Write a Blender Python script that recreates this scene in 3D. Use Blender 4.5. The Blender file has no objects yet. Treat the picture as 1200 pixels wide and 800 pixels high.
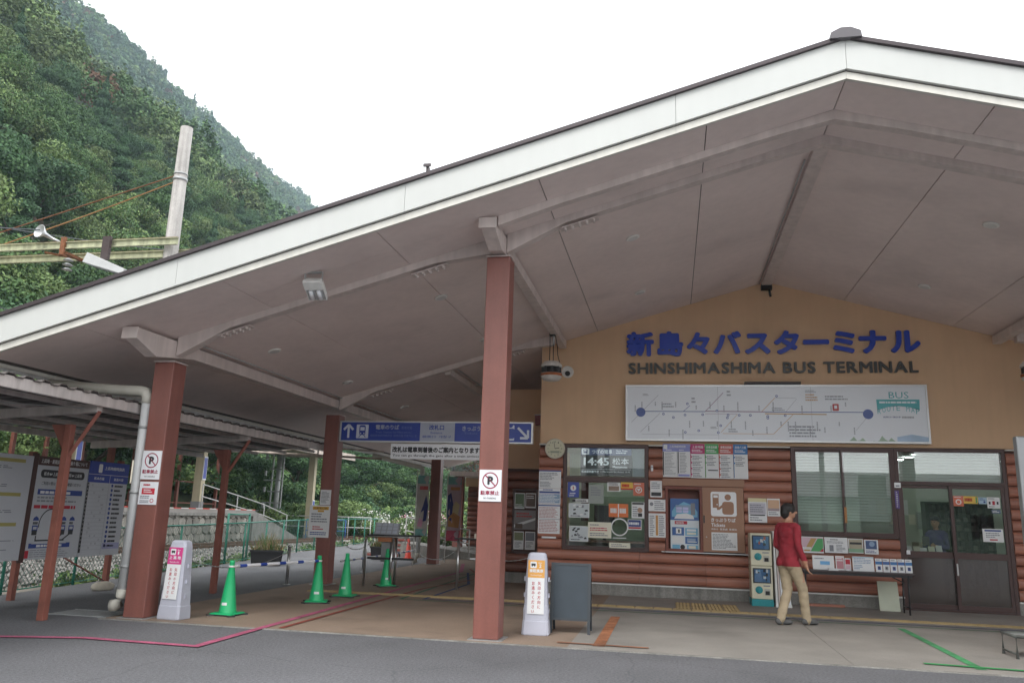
import bpy, bmesh, math, random
import numpy as np
from mathutils import Vector, Matrix, noise
random.seed(7); RN = np.random.default_rng(7)
S = bpy.context.scene
COL = S.collection
PI = math.pi

# ------------------------------------------------------------------ camera
CAM_H = 1.4
yaw, pitch, roll = [math.radians(a) for a in (-11.476, 12.376, 1.781)]
fw = Vector((math.sin(yaw)*math.cos(pitch), math.cos(yaw)*math.cos(pitch), math.sin(pitch)))
rt = Vector((math.cos(yaw), -math.sin(yaw), 0)); up = rt.cross(fw)
r2 = rt*math.cos(roll) + up*math.sin(roll); u2 = -rt*math.sin(roll) + up*math.cos(roll)
cd = bpy.data.cameras.new('camera'); cam = bpy.data.objects.new('camera', cd); COL.objects.link(cam)
cd.sensor_width = 36; cd.lens = 930.26/1200*36; cd.clip_end = 3000; cd.clip_start = 0.05
M4 = Matrix((r2, u2, -fw)).transposed().to_4x4(); M4.translation = (0, 0, CAM_H)
cam.matrix_world = M4; S.camera = cam

# ------------------------------------------------------------------ light
S.view_settings.view_transform = 'Standard'; S.view_settings.look = 'None'
S.view_settings.exposure = 1.2; S.view_settings.gamma = 1
SUN_EL, SUN_AZ = math.radians(52), math.radians(200)     # azimuth clockwise from +Y
W = bpy.data.worlds.new('World'); S.world = W; W.use_nodes = True
nt = W.node_tree; bg = nt.nodes['Background']; bg.inputs[1].default_value = 0.1
sky = nt.nodes.new('ShaderNodeTexSky'); sky.sky_type = 'NISHITA'; sky.sun_disc = False
sky.sun_elevation = SUN_EL; sky.sun_rotation = SUN_AZ; sky.dust_density = 3
cl = nt.nodes.new('ShaderNodeTexNoise'); cl.inputs['Scale'].default_value = 1.6; cl.inputs['Detail'].default_value = 3
cr = nt.nodes.new('ShaderNodeValToRGB'); cr.color_ramp.elements[0].color = (9.4, 9.7, 10.0, 1); cr.color_ramp.elements[1].color = (10.6, 10.7, 10.7, 1)
mx = nt.nodes.new('ShaderNodeMix'); mx.data_type = 'RGBA'; mx.inputs[0].default_value = 0.95
nt.links.new(cl.outputs['Fac'], cr.inputs['Fac']); nt.links.new(sky.outputs[0], mx.inputs[6]); nt.links.new(cr.outputs[0], mx.inputs[7])
nt.links.new(mx.outputs[2], bg.inputs[0])
sl = bpy.data.lights.new('sun', 'SUN'); sl.energy = 0.8; sl.angle = math.radians(25); sl.color = (1, .97, .92)
so = bpy.data.objects.new('sun', sl); COL.objects.link(so)
sd = Vector((math.sin(SUN_AZ)*math.cos(SUN_EL), math.cos(SUN_AZ)*math.cos(SUN_EL), math.sin(SUN_EL)))
so.rotation_euler = sd.to_track_quat('Z', 'Y').to_euler(); so.location = (0, -20, 40)
S.cycles.max_bounces = 8; S.cycles.diffuse_bounces = 5; S.cycles.glossy_bounces = 3; S.cycles.transparent_max_bounces = 16
S.cycles.volume_bounces = 0; S.cycles.use_denoising = True

# ------------------------------------------------------------------ materials
MATS = {}
def lin(c):
    if isinstance(c, str):
        c = c.lstrip('#'); v = [int(c[i:i+2], 16)/255 for i in (0, 2, 4)]
        return tuple(x/12.92 if x <= .04045 else ((x+.055)/1.055)**2.4 for x in v)
    return c
def mat(key, col=None, rough=.6, metal=0, var=.12, scale=2.5, fine=0, fscale=60, bump=0, bscale=50, emit=0, island=0, streak=0, dirt=0, spec=.5, crack=0, grain=0):
    if key in MATS: return MATS[key]
    c = lin(col if col is not None else key)
    m = bpy.data.materials.new(key.strip('#')); m.use_nodes = True; MATS[key] = m
    n = m.node_tree; b = n.nodes['Principled BSDF']; L = n.links.new
    b.inputs['Roughness'].default_value = rough; b.inputs['Metallic'].default_value = metal
    b.inputs['Specular IOR Level'].default_value = spec
    b.inputs['Base Color'].default_value = (*c, 1)
    g = n.nodes.new('ShaderNodeNewGeometry')
    last = None
    def layer(sc, amt, detail=4, vec=None, dark=True):
        nonlocal last
        t = n.nodes.new('ShaderNodeTexNoise'); t.inputs['Scale'].default_value = sc; t.inputs['Detail'].default_value = detail
        L(vec or g.outputs['Position'], t.inputs['Vector'])
        mr = n.nodes.new('ShaderNodeMapRange'); mr.inputs[1].default_value = .3; mr.inputs[2].default_value = .7
        mr.inputs[3].default_value = 1-amt; mr.inputs[4].default_value = 1+amt*(.6 if dark else 1)
        L(t.outputs['Fac'], mr.inputs[0])
        if last is None: last = mr.outputs[0]
        else:
            mm = n.nodes.new('ShaderNodeMath'); mm.operation = 'MULTIPLY'; L(last, mm.inputs[0]); L(mr.outputs[0], mm.inputs[1]); last = mm.outputs[0]
    if var: layer(scale, var)
    if fine: layer(fscale, fine, 2)
    if streak:
        mp = n.nodes.new('ShaderNodeVectorMath'); mp.operation = 'MULTIPLY'; mp.inputs[1].default_value = (9, 9, .7); L(g.outputs['Position'], mp.inputs[0])
        layer(1.0, streak, 3, mp.outputs[0])
    if grain:
        mp = n.nodes.new('ShaderNodeVectorMath'); mp.operation = 'MULTIPLY'; mp.inputs[1].default_value = (.9, 22, 34); L(g.outputs['Position'], mp.inputs[0])
        layer(1.0, grain, 5, mp.outputs[0])
    if crack:
        for sc_ in (.33, .9):
            w = n.nodes.new('ShaderNodeTexNoise'); w.inputs['Scale'].default_value = 1.5; L(g.outputs['Position'], w.inputs['Vector'])
            ad = n.nodes.new('ShaderNodeVectorMath'); ad.operation = 'MULTIPLY_ADD'; ad.inputs[1].default_value = (.5, .5, 0); L(w.outputs['Color'], ad.inputs[0]); L(g.outputs['Position'], ad.inputs[2])
            vo = n.nodes.new('ShaderNodeTexVoronoi'); vo.feature = 'DISTANCE_TO_EDGE'; vo.inputs['Scale'].default_value = sc_; L(ad.outputs[0], vo.inputs['Vector'])
            mr = n.nodes.new('ShaderNodeMapRange'); mr.inputs[1].default_value = .0; mr.inputs[2].default_value = .005; mr.inputs[3].default_value = 1-crack*(1 if sc_ < .5 else .25); mr.inputs[4].default_value = 1; L(vo.outputs['Distance'], mr.inputs[0])
            if last is None: last = mr.outputs[0]
            else:
                mm = n.nodes.new('ShaderNodeMath'); mm.operation = 'MULTIPLY'; L(last, mm.inputs[0]); L(mr.outputs[0], mm.inputs[1]); last = mm.outputs[0]
    if dirt:
        t = n.nodes.new('ShaderNodeTexNoise'); t.inputs['Scale'].default_value = .7; t.inputs['Detail'].default_value = 8; L(g.outputs['Position'], t.inputs['Vector'])
        mr = n.nodes.new('ShaderNodeMapRange'); mr.inputs[1].default_value = .55; mr.inputs[2].default_value = .72; mr.inputs[3].default_value = 1; mr.inputs[4].default_value = 1-dirt
        L(t.outputs['Fac'], mr.inputs[0])
        if last is None: last = mr.outputs[0]
        else:
            mm = n.nodes.new('ShaderNodeMath'); mm.operation = 'MULTIPLY'; L(last, mm.inputs[0]); L(mr.outputs[0], mm.inputs[1]); last = mm.outputs[0]
    if island:
        mr = n.nodes.new('ShaderNodeMapRange'); mr.inputs[3].default_value = 1-island; mr.inputs[4].default_value = 1+island
        oi = n.nodes.new('ShaderNodeObjectInfo'); ad = n.nodes.new('ShaderNodeMath'); ad.operation = 'ADD'; fr_ = n.nodes.new('ShaderNodeMath'); fr_.operation = 'FRACT'
        L(g.outputs['Random Per Island'], ad.inputs[0]); L(oi.outputs['Random'], ad.inputs[1]); L(ad.outputs[0], fr_.inputs[0]); L(fr_.outputs[0], mr.inputs[0])
        if last is None: last = mr.outputs[0]
        else:
            mm = n.nodes.new('ShaderNodeMath'); mm.operation = 'MULTIPLY'; L(last, mm.inputs[0]); L(mr.outputs[0], mm.inputs[1]); last = mm.outputs[0]
    if last is not None:
        v = n.nodes.new('ShaderNodeVectorMath'); v.operation = 'SCALE'; v.inputs[0].default_value = c; L(last, v.inputs['Scale']); L(v.outputs[0], b.inputs['Base Color'])
    if bump:
        t = n.nodes.new('ShaderNodeTexNoise'); t.inputs['Scale'].default_value = bscale; t.inputs['Detail'].default_value = 3; L(g.outputs['Position'], t.inputs['Vector'])
        bp = n.nodes.new('ShaderNodeBump'); bp.inputs['Strength'].default_value = bump; bp.inputs['Distance'].default_value = .01
        L(t.outputs['Fac'], bp.inputs['Height']); L(bp.outputs[0], b.inputs['Normal'])
    if emit:
        b.inputs['Emission Color'].default_value = (*c, 1); b.inputs['Emission Strength'].default_value = emit
    return m
def glass(key, tint=(.85, .9, .88), refl=1.0, rough=0.0, opac=0, ocol=(.3, .3, .3)):
    if key in MATS: return MATS[key]
    m = bpy.data.materials.new(key); m.use_nodes = True; MATS[key] = m
    n = m.node_tree; n.nodes.clear(); L = n.links.new
    o = n.nodes.new('ShaderNodeOutputMaterial'); t = n.nodes.new('ShaderNodeBsdfTransparent'); t.inputs[0].default_value = (*tint, 1)
    g = n.nodes.new('ShaderNodeBsdfGlossy'); g.inputs['Roughness'].default_value = rough
    f = n.nodes.new('ShaderNodeFresnel'); f.inputs[0].default_value = 1.5
    k = n.nodes.new('ShaderNodeMath'); k.operation = 'MULTIPLY_ADD'; k.inputs[1].default_value = 1.6*refl; k.inputs[2].default_value = .02*refl; L(f.outputs[0], k.inputs[0])
    a = t
    if opac:
        d = n.nodes.new('ShaderNodeBsdfDiffuse'); d.inputs[0].default_value = (*ocol, 1)
        m1 = n.nodes.new('ShaderNodeMixShader'); m1.inputs[0].default_value = opac; L(t.outputs[0], m1.inputs[1]); L(d.outputs[0], m1.inputs[2]); a = m1
    m2 = n.nodes.new('ShaderNodeMixShader'); L(k.outputs[0], m2.inputs[0]); L(a.outputs[0], m2.inputs[1]); L(g.outputs[0], m2.inputs[2]); L(m2.outputs[0], o.inputs[0])
    return m

asphalt = mat('asphalt', (.150, .150, .160), .85, var=.18, scale=.55, fine=.30, fscale=38, bump=1.0, bscale=90, dirt=.22, crack=.2)
paving = mat('brown_paving', (.27, .20, .15), .8, var=.12, scale=1.2, fine=.18, fscale=120, bump=.25, bscale=150, dirt=.35)
concrete = mat('concrete', (.28, .26, .235), .8, var=.2, scale=1.0, fine=.12, fscale=90, bump=.2, bscale=120, dirt=.22)
conc_old = mat('old_concrete', (.27, .26, .24), .9, var=.25, scale=3, fine=.2, fscale=50, bump=.6, bscale=40, streak=.25)
white_fascia = mat('white_fascia', (.60, .61, .59), .5, var=.03, scale=1, streak=.02)
cream_trim = mat('cream_trim', (.72, .70, .64), .5, var=.06, scale=2, streak=.08)
soffit_m = mat('soffit_paint', (.80, .69, .66), .7, var=.06, scale=1.0, fine=.035, fscale=9, dirt=.14, island=.03)
soffit_dark = mat('soffit_gap', (.12, .10, .09), .9)
beam_m = mat('beam_paint', (.66, .575, .545), .55, var=.08, scale=3, streak=.12)
roof_m = mat('roof_metal', (.07, .055, .06), .45, var=.15, scale=2, metal=.2)
col_m = mat('column_paint', (.235, .088, .070), .45, var=.08, scale=3, fine=.05, fscale=40, streak=.10, bump=.06, bscale=12, dirt=.14)
col2_m = mat('rusty_red_paint', (.25, .085, .06), .6, var=.2, scale=6, streak=.1)
ochre = mat('ochre_render', (.70, .475, .30), .85, var=.07, scale=1.4, fine=.06, fscale=140, bump=.25, bscale=220, streak=.03, dirt=.1)
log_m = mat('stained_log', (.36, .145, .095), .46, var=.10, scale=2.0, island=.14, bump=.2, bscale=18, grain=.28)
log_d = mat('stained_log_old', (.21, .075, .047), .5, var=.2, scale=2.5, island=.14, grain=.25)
frame_m = mat('bronze_frame', (.065, .032, .028), .4, var=.08, metal=.2)
dark = mat('dark_void', (.02, .018, .018), .8, var=0)
black_m = mat('black_plastic', (.022, .022, .024), .45, var=.1)
steel = mat('stainless', (.55, .55, .55), .28, metal=.95, var=.05)
galv = mat('galvanised', (.42, .43, .43), .5, metal=.5, var=.15, scale=8)
alu = mat('aluminium', (.62, .63, .64), .4, metal=.6, var=.05)
pvc = mat('grey_pipe', (.60, .61, .61), .45, var=.12, scale=3, streak=.15)
green_p = mat('green_cone', (.015, .43, .16), .4, var=.06, scale=6)
white_p = mat('white_paint', (.74, .74, .72), .5, var=.07, scale=4, streak=.08)
paper = mat('paper', (.74, .75, .76), .6, var=.03)
paper_c = mat('cream_paper', (.72, .70, .58), .6, var=.03)
plate = mat('white_plate', (.78, .79, .82), .35, var=.03)
blue_s = mat('sign_blue', (.022, .05, .32), .35, var=.05)
blue_l = mat('letter_blue', (.025, .065, .46), .25, var=.04)
metal_l = mat('letter_metal', (.07, .07, .07), .4, metal=.6, var=.1)
ink = mat('ink', (.03, .03, .035), .6, var=0)
ink_b = mat('ink_blue', (.03, .06, .26), .6, var=0)
ink_g = mat('ink_grey', (.22, .23, .26), .6, var=0)
ink_r = mat('ink_red', (.45, .02, .04), .6, var=0)
beige = mat('beige_steel', (.60, .55, .45), .5, var=.08)
yellow_t = mat('tactile_yellow', (.42, .31, .15), .8, var=.2, scale=4, fine=.15, fscale=80, dirt=.3)
glz = glass('window_glass', (.93, .96, .95), 1.5)
glz_d = glass('dim_glass', (.90, .93, .91), .6)
glz_t = glass('ticket_glass', (.93, .96, .95), .55)
frost = glass('frosted_glass', (.45, .42, .42), 1.1, .10, .35, (.16, .13, .12))
acrylic = glass('acrylic', (.95, .97, .97), .7)

# ------------------------------------------------------------------ builders
def tag(o, label=None, cat=None, group=None, kind=None):
    if label: o['label'] = label
    if cat: o['category'] = cat
    if group: o['group'] = group
    if kind: o['kind'] = kind
    return o
def thing(name, label, cat, loc=(0, 0, 0), rz=0, group=None):
    o = bpy.data.objects.new(name, None); COL.objects.link(o); o.location = loc; o.rotation_euler = (0, 0, rz); o.empty_display_size = .2
    return tag(o, label, cat, group)
def copy_tree(o, parent=None):
    c = o.copy(); COL.objects.link(c); c.parent = parent
    for ch in list(o.children): copy_tree(ch, c)
    return c
class Fr:
    """a plane in space: origin, u (right), v (up), n (towards viewer)"""
    def __init__(s, o, u=(1, 0, 0), v=(0, 0, 1)):
        s.o = Vector(o); s.u = Vector(u).normalized(); s.v = Vector(v).normalized(); s.n = s.u.cross(s.v)
    def p(s, u, v, n=0): return s.o + s.u*u + s.v*v + s.n*n
TXT = {}
def glyphs(body, bold=0, res=2):
    k = (body, bold, res)
    if k in TXT: return TXT[k]
    c = bpy.data.curves.new('txt', 'FONT'); c.body = body; c.size = 1; c.offset = bold; c.resolution_u = res; c.fill_mode = 'FRONT'
    o = bpy.data.objects.new('txt', c); me = o.to_mesh()
    V = [tuple(v.co[:2]) for v in me.vertices]; Fc = [tuple(p.vertices) for p in me.polygons]
    o.to_mesh_clear(); bpy.data.objects.remove(o); bpy.data.curves.remove(c)
    if not V: V = [(0, 0)]
    xs = [v[0] for v in V]; ys = [v[1] for v in V]
    r = (V, Fc, min(xs), max(xs), min(ys), max(ys)); TXT[k] = r
    return r
class MB:
    def __init__(s, m=None): s.v = []; s.f = []; s.mi = []; s.mats = []; s.cur = m; s.sm = []
    def _m(s, m):
        m = m or s.cur
        if m not in s.mats: s.mats.append(m)
        return s.mats.index(m)
    def add(s, V, F, m=None, smooth=False):
        b = len(s.v); s.v += [tuple(x) for x in V]; k = s._m(m)
        for f in F: s.f.append(tuple(b+i for i in f)); s.mi.append(k); s.sm.append(smooth)
        return s
    def box(s, x0, x1, y0, y1, z0, z1, m=None):
        V = [(x, y, z) for x in (x0, x1) for y in (y0, y1) for z in (z0, z1)]
        return s.add(V, [(0, 1, 3, 2), (4, 6, 7, 5), (0, 4, 5, 1), (2, 3, 7, 6), (0, 2, 6, 4), (1, 5, 7, 3)], m)
    def hexa(s, P, m=None):   # P: 4 bottom ring, 4 top ring
        return s.add(P, [(3, 2, 1, 0), (4, 5, 6, 7), (0, 1, 5, 4), (1, 2, 6, 5), (2, 3, 7, 6), (3, 0, 4, 7)], m)
    def fbox(s, fr, u0, v0, u1, v1, n0, n1, m=None):
        P = [fr.p(u, v, n) for n in (n0, n1) for (u, v) in ((u0, v0), (u1, v0), (u1, v1), (u0, v1))]
        return s.hexa(P, m)
    def rect(s, fr, u0, v0, u1, v1, n, m=None):
        return s.add([fr.p(u0, v0, n), fr.p(u1, v0, n), fr.p(u1, v1, n), fr.p(u0, v1, n)], [(0, 1, 2, 3)], m)
    def poly(s, fr, pts, n, m=None):
        return s.add([fr.p(a, b, n) for a, b in pts], [tuple(range(len(pts)))], m)
    def disc(s, fr, u, v, r, n, m=None, seg=20, r2=None, th=0):
        rv = r2 or r
        pts = [(u+r*math.cos(2*PI*i/seg), v+rv*math.sin(2*PI*i/seg)) for i in range(seg)]
        if not th: return s.poly(fr, pts, n, m)
        V = [fr.p(a, b, n) for a, b in pts] + [fr.p(a, b, n+th) for a, b in pts]
        return s.add(V, [tuple(range(seg))[::-1], tuple(range(seg, 2*seg))] + [(i, (i+1) % seg, seg+(i+1) % seg, seg+i) for i in range(seg)], m)
    def ring(s, fr, u, v, r, w, n, m=None, seg=24):
        a = [fr.p(u+r*math.cos(2*PI*i/seg), v+r*math.sin(2*PI*i/seg), n) for i in range(seg)]
        b = [fr.p(u+(r-w)*math.cos(2*PI*i/seg), v+(r-w)*math.sin(2*PI*i/seg), n) for i in range(seg)]
        return s.add(a+b, [(i, (i+1) % seg, seg+(i+1) % seg, seg+i) for i in range(seg)], m)
    def line(s, fr, a, b, w, n, m=None):
        d = Vector((b[0]-a[0], b[1]-a[1])); L = d.length or 1; d /= L; q = Vector((-d.y, d.x))*w/2
        return s.poly(fr, [(a[0]-q.x, a[1]-q.y), (b[0]-q.x, b[1]-q.y), (b[0]+q.x, b[1]+q.y), (a[0]+q.x, a[1]+q.y)], n, m)
    def text(s, fr, body, u, v, w, h, n, m=None, bold=.02, res=2, th=0):
        V, F, x0, x1, y0, y1 = glyphs(body, 0, res)
        sx = w/(x1-x0+2*bold) if x1 > x0 else 1; sy = h/(y1-y0+2*bold) if y1 > y0 else sx
        if bold <= 0: sh = [(0, 0)]
        elif res == 1: sh = [(-bold, 0), (bold*.9, 0)]
        else: sh = [(0, 0)] + [(bold*math.cos(k*PI/4), bold*math.sin(k*PI/4)) for k in range(8)]
        for q, (ox, oy) in enumerate(sh):
            nn = n+q*.00015
            P = [fr.p(u+(a-x0+bold+ox)*sx, v+(b-y0+bold+oy)*sy, nn+th) for a, b in V]
            s.add(P, F, m)
            if th:
                cnt = {}
                for f in F:
                    for i in range(len(f)): cnt[(f[i], f[(i+1) % len(f)])] = 1
                Q = [fr.p(u+(a-x0+bold+ox)*sx, v+(b-y0+bold+oy)*sy, n) for a, b in V]
                s.add(P+Q, [(b_, a_, len(V)+a_, len(V)+b_) for (a_, b_) in cnt if (b_, a_) not in cnt], m)
        return s
    def words(s, fr, u0, v0, u1, v1, rows, n, m=None, seed=0, fill=.8, hh=.5):
        R = random.Random(seed); dv = (v1-v0)/rows
        for i in range(rows):
            vt = v1-dv*i-dv*.2; u = u0; end = u0+(u1-u0)*R.uniform(fill*.7, 1)
            while u < end:
                L = (u1-u0)*R.uniform(.04, .16); L = min(L, end-u)
                s.rect(fr, u, vt-dv*hh, u+L, vt, n, m); u += L+(u1-u0)*.018
        return s
    def tube(s, pts, r, m=None, seg=8, smooth=True, cap=True):
        pts = [Vector(p) for p in pts]; R = r if isinstance(r, (list, tuple)) else [r]*len(pts)
        V = []; prev = None
        for i, p in enumerate(pts):
            d = (pts[min(i+1, len(pts)-1)]-pts[max(i-1, 0)]).normalized()
            a = Vector((0, 0, 1)) if abs(d.z) < .95 else Vector((1, 0, 0))
            if prev is not None and prev.cross(d).length > .1: a = prev.cross(d).cross(d)*-1 if False else a
            x = d.cross(a).normalized(); y = d.cross(x)
            V += [p + (x*math.cos(2*PI*k/seg)+y*math.sin(2*PI*k/seg))*R[i] for k in range(seg)]
        F = []
        for i in range(len(pts)-1):
            for k in range(seg):
                a = i*seg+k; b = i*seg+(k+1) % seg; F.append((a, a+seg, b+seg, b))
        if cap: F += [tuple(range(seg)), tuple(range((len(pts)-1)*seg, len(pts)*seg))[::-1]]
        return s.add(V, F, m, smooth)
    def lathe(s, prof, m=None, seg=20, c=(0, 0, 0), smooth=True, ax=None):
        V = []; n = len(prof)
        for (r, z) in prof:
            for k in range(seg):
                a = 2*PI*k/seg; x, y = r*math.cos(a), r*math.sin(a)
                if ax is None: V.append((c[0]+x, c[1]+y, c[2]+z))
                else: V.append(Vector(c) + ax.o + ax.u*x + ax.v*y + ax.n*z)
        F = [(i*seg+k, i*seg+(k+1) % seg, (i+1)*seg+(k+1) % seg, (i+1)*seg+k) for i in range(n-1) for k in range(seg)]
        F += [tuple(range(seg))[::-1], tuple(range((n-1)*seg, n*seg))]
        return s.add(V, F, m, smooth)
    def build(s, name, parent=None, loc=None, bevel=0):
        me = bpy.data.meshes.new(name); me.from_pydata(s.v, [], s.f)
        for m in s.mats: me.materials.append(m)
        me.polygons.foreach_set('material_index', s.mi); me.polygons.foreach_set('use_smooth', s.sm); me.update()
        o = bpy.data.objects.new(name, me); COL.objects.link(o)
        if parent: o.parent = parent
        if loc: o.location = loc
        if bevel:
            b = o.modifiers.new('bevel', 'BEVEL'); b.width = bevel; b.segments = 2; b.limit_method = 'ANGLE'
        return o
def B(name, m, x0, x1, y0, y1, z0, z1, parent=None, bevel=0): return MB(m).box(x0, x1, y0, y1, z0, z1).build(name, parent, bevel=bevel)
def struct(o): o['kind'] = 'structure'; return o
def np_mesh(name, V, Q, mats, mi=None, parent=None, k=4):
    me = bpy.data.meshes.new(name); me.vertices.add(len(V)); me.vertices.foreach_set('co', V.astype(np.float32).ravel())
    me.loops.add(Q.size); me.loops.foreach_set('vertex_index', Q.astype(np.int32).ravel()); me.polygons.add(len(Q))
    me.polygons.foreach_set('loop_start', np.arange(0, Q.size, k, dtype=np.int32)); me.polygons.foreach_set('loop_total', np.full(len(Q), k, dtype=np.int32))
    for m in mats: me.materials.append(m)
    if mi is not None: me.polygons.foreach_set('material_index', mi.astype(np.int32))
    me.update(calc_edges=True)
    o = bpy.data.objects.new(name, me); COL.objects.link(o)
    if parent: o.parent = parent
    return o

# ------------------------------------------------------------------ ground and setting
def hill_z(x, y):
    d = -19.5 - x
    if d <= 0: return -0.12
    if d < 60: z = d*.92
    elif d < 92: z = 55.2 + (d-60)*.15
    else: z = 60 + (d-92)*1.04
    if d > 245: z = 60 + 153*1.04 - (d-245)*.6
    z += (noise.noise(Vector((x*.012, y*.012, 0)))*7 + noise.noise(Vector((x*.035, y*.035, 3)))*4)*min(1, d/50)
    return z*(.35+.65*min(1, max(0, (y+250)/200))) if y < -50 else z
g = MB(asphalt)
xs = [-600, -60, -20, -10.3]
FENCE = [(-9.6, 3), (-9.75, 8), (-9.95, 10.8), (-10.5, 14.5), (-11.0, 18.5), (-11.6, 22), (-12.3, 25.5), (-13.0, 31), (-13.9, 38)]
gp = [(-9.6, -700), (900, -700), (900, 900), (-13.9, 900)] + FENCE[::-1]
g.add([(a, b, 0) for a, b in gp] + [(a, b, -.5) for a, b in gp], [tuple(range(len(gp))), tuple(range(len(gp), 2*len(gp)))[::-1]] + [(i, i+len(gp), (i+1) % len(gp)+len(gp), (i+1) % len(gp)) for i in range(len(gp))]); struct(g.build('ground'))
bed_m = mat('trackbed_soil', (.17, .15, .125), .95, var=.3, scale=2, fine=.3, fscale=40, bump=.8, bscale=25)
struct(B('trackbed', bed_m, -21, -9.3, -60, 140, -.55, -.10))
# hillside
hx = [-19.5-v for v in (0, 1, 2.5, 4, 6, 9, 13, 18, 25, 33, 42, 52, 60, 70, 80, 92, 105, 120, 140, 165, 190, 215, 235, 250, 280, 320)]
hy = list(np.linspace(-58, 688, 60))
V = [(x, y, hill_z(x, y)) for y in hy for x in hx]
nx = len(hx); F = [(j*nx+i, j*nx+i+1, (j+1)*nx+i+1, (j+1)*nx+i) for j in range(len(hy)-1) for i in range(nx-1)]
soil = mat('hill_soil', (.035, .05, .02), .95, var=.4, scale=.6, fine=.3, fscale=4)
struct(MB(soil).add(V, [f[::-1] for f in F], smooth=True).build('hillside'))
# paving and painted lines
pv = MB(paving).box(-6.98, -1.15, 9.22, 29.4, -.02, .004); struct(pv.build('brown_paving'))
pc = MB(concrete)
for (a, b) in ((-1.15, 1.83), (1.836, 5.6), (5.606, 12)): pc.box(a, b, 9.22, 15.64, -.02, .004)
struct(pc.build('concrete_pavement'))
kerb = MB(conc_old).box(-6.98, 12, 9.16, 9.217, -.02, .009); struct(kerb.build('pavement_edge'))
def stripe(name, col, pts, w, z=.008, fade=.35):
    m = mat('line_'+name, col, .8, var=.35, scale=5, fine=.25, fscale=60, dirt=fade)
    mb = MB(m); fr = Fr((0, 0, 0), (1, 0, 0), (0, 1, 0))
    for k, (a, b) in enumerate(zip(pts[:-1], pts[1:])):
        d = (Vector(b)-Vector(a)).normalized()*w/2
        mb.line(fr, (a[0]-d.x*(k > 0), a[1]-d.y*(k > 0)), (b[0]+d.x*.98, b[1]+d.y*.98), w, z+.0006*k)
    return struct(mb.build(name))
stripe('pink_guide_line', (.42, .10, .18), [(-9.8, 7.2), (-6.91, 7.6), (-6.1, 7.84), (-4.77, 7.80), (-4.90, 12.1), (-5.15, 19.9), (-5.9, 23)], .10, .009)
stripe('orange_guide_line', (.42, .17, .08), [(-.82, 12.3), (-.82, 9.5)], .135, .009, .6)
stripe('orange_line_end', (.36, .16, .09), [(-1.3, 9.52), (-.3, 9.50)], .07, .0135)
stripe('green_guide_line', (.07, .30, .12), [(3.18, 12.75), (3.11, 9.5)], .10, .009, .6)
stripe('green_line_end', (.04, .30, .09), [(2.6, 9.62), (3.9, 9.5)], .08, .0135)
stripe('green_thin_line', (.05, .17, .09), [(12, 12.98), (-1.96, 13.02), (-4.4, 13.1), (-4.7, 19.5)], .05, .0095)
stripe('blue_guide_line', (.03, .06, .17), [(12, 13.25), (-4.05, 13.28), (-4.1, 16.5), (-4.9, 19.6)], .06, .0105)
stripe('red_guide_line', (.28, .06, .04), [(-4.6, 9.3), (-4.62, 15), (-4.2, 18.2), (-5.2, 21)], .06, .0125)
# tactile strip: blocks with bars
tb = MB(yellow_t)
tl = thing('tactile_strip', 'worn yellow tactile paving strip along the front of the terminal', 'tactile paving', (0, 0, 0))
proto = None
i = 0; x = -6.3
bl = MB(yellow_t).box(0, .294, 0, .24, .002, .014)
for q in range(4): bl.box(.012, .282, .025+q*.055, .05+q*.055, .014, .019)
me0 = None
while x < 11.4:
    if me0 is None: o = bl.build('tactile_block', tl); me0 = o.data
    else: o = bpy.data.objects.new('tactile_block', me0); COL.objects.link(o); o.parent = tl
    o.location = (x, 13.6, 0); x += .30
pad = MB(yellow_t)
for i in range(4):
    for j in range(4):
        if i in (0, 3) and j > 1 and False: continue
        x0, y0 = .05+i*.26, 13.86+j*.26
        pad.box(x0, x0+.245, y0, y0+.245, .002, .010)
        for a in range(4):
            for b in range(4): pad.box(x0+.02+a*.058, x0+.05+a*.058, y0+.02+b*.058, y0+.05+b*.058, .010, .016)
pd = pad.build('tactile_pad', tl)
# grating by the left pipe
gr = thing('drain_grating', 'steel drain grating in the asphalt beside the left column', 'grating', (-7.35, 9.55, 0))
mb = MB(galv)
for k in range(14): mb.box(-.45+k*.06, -.44+k*.06, -.25, .25, .002, .012)
mb.box(-.48, .38, -.27, -.25, .002, .013); mb.box(-.48, .38, .25, .27, .002, .013); mb.build('bars', gr)

# ------------------------------------------------------------------ terminal building
RX = 1.88
def sz(x): return 6.05 - .287*abs(x-RX)
T = thing('bus_terminal', 'bus terminal with a wide white gabled roof, ochre gable wall and log siding', 'building', (2, 16, 0))
T.location = (0, 0, 0)
YF, YB = 8.17, 29.5; XL, XR = -8.42, 12.18
def slope_prism(x0, x1, y0, y1, d0, d1, m=None, mb=None):
    """slab following the roof slope between offsets d0 and d1 from the soffit plane"""
    mb = mb or MB(m)
    mb.hexa([(x0, y0, sz(x0)+d0), (x1, y0, sz(x1)+d0), (x1, y1, sz(x1)+d0), (x0, y1, sz(x0)+d0),
             (x0, y0, sz(x0)+d1), (x1, y0, sz(x1)+d1), (x1, y1, sz(x1)+d1), (x0, y1, sz(x0)+d1)], m)
    return mb
seams = [XL+.12, -7.05, -5.2, -3.31, -1.42, .43, RX, 3.30, 5.18, 7.0, 8.9, 10.8, XR-.12]
yseams = [YF+.03, 8.86, 15.02, 22.4, YB-.03]
for a, b in zip(seams[:-1], seams[1:]):
    for c, d in zip(yseams[:-1], yseams[1:]):
        slope_prism(a+.006, b-.006, c+.002, d-.002, .0, .02, soffit_m).build('soffit_panel', T)
mb = slope_prism(XL, RX, YF+.02, YB-.02, .022, .34, soffit_dark); slope_prism(RX, XR, YF+.02, YB-.02, .022, .34, soffit_dark, mb); mb.build('roof_deck', T)
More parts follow.
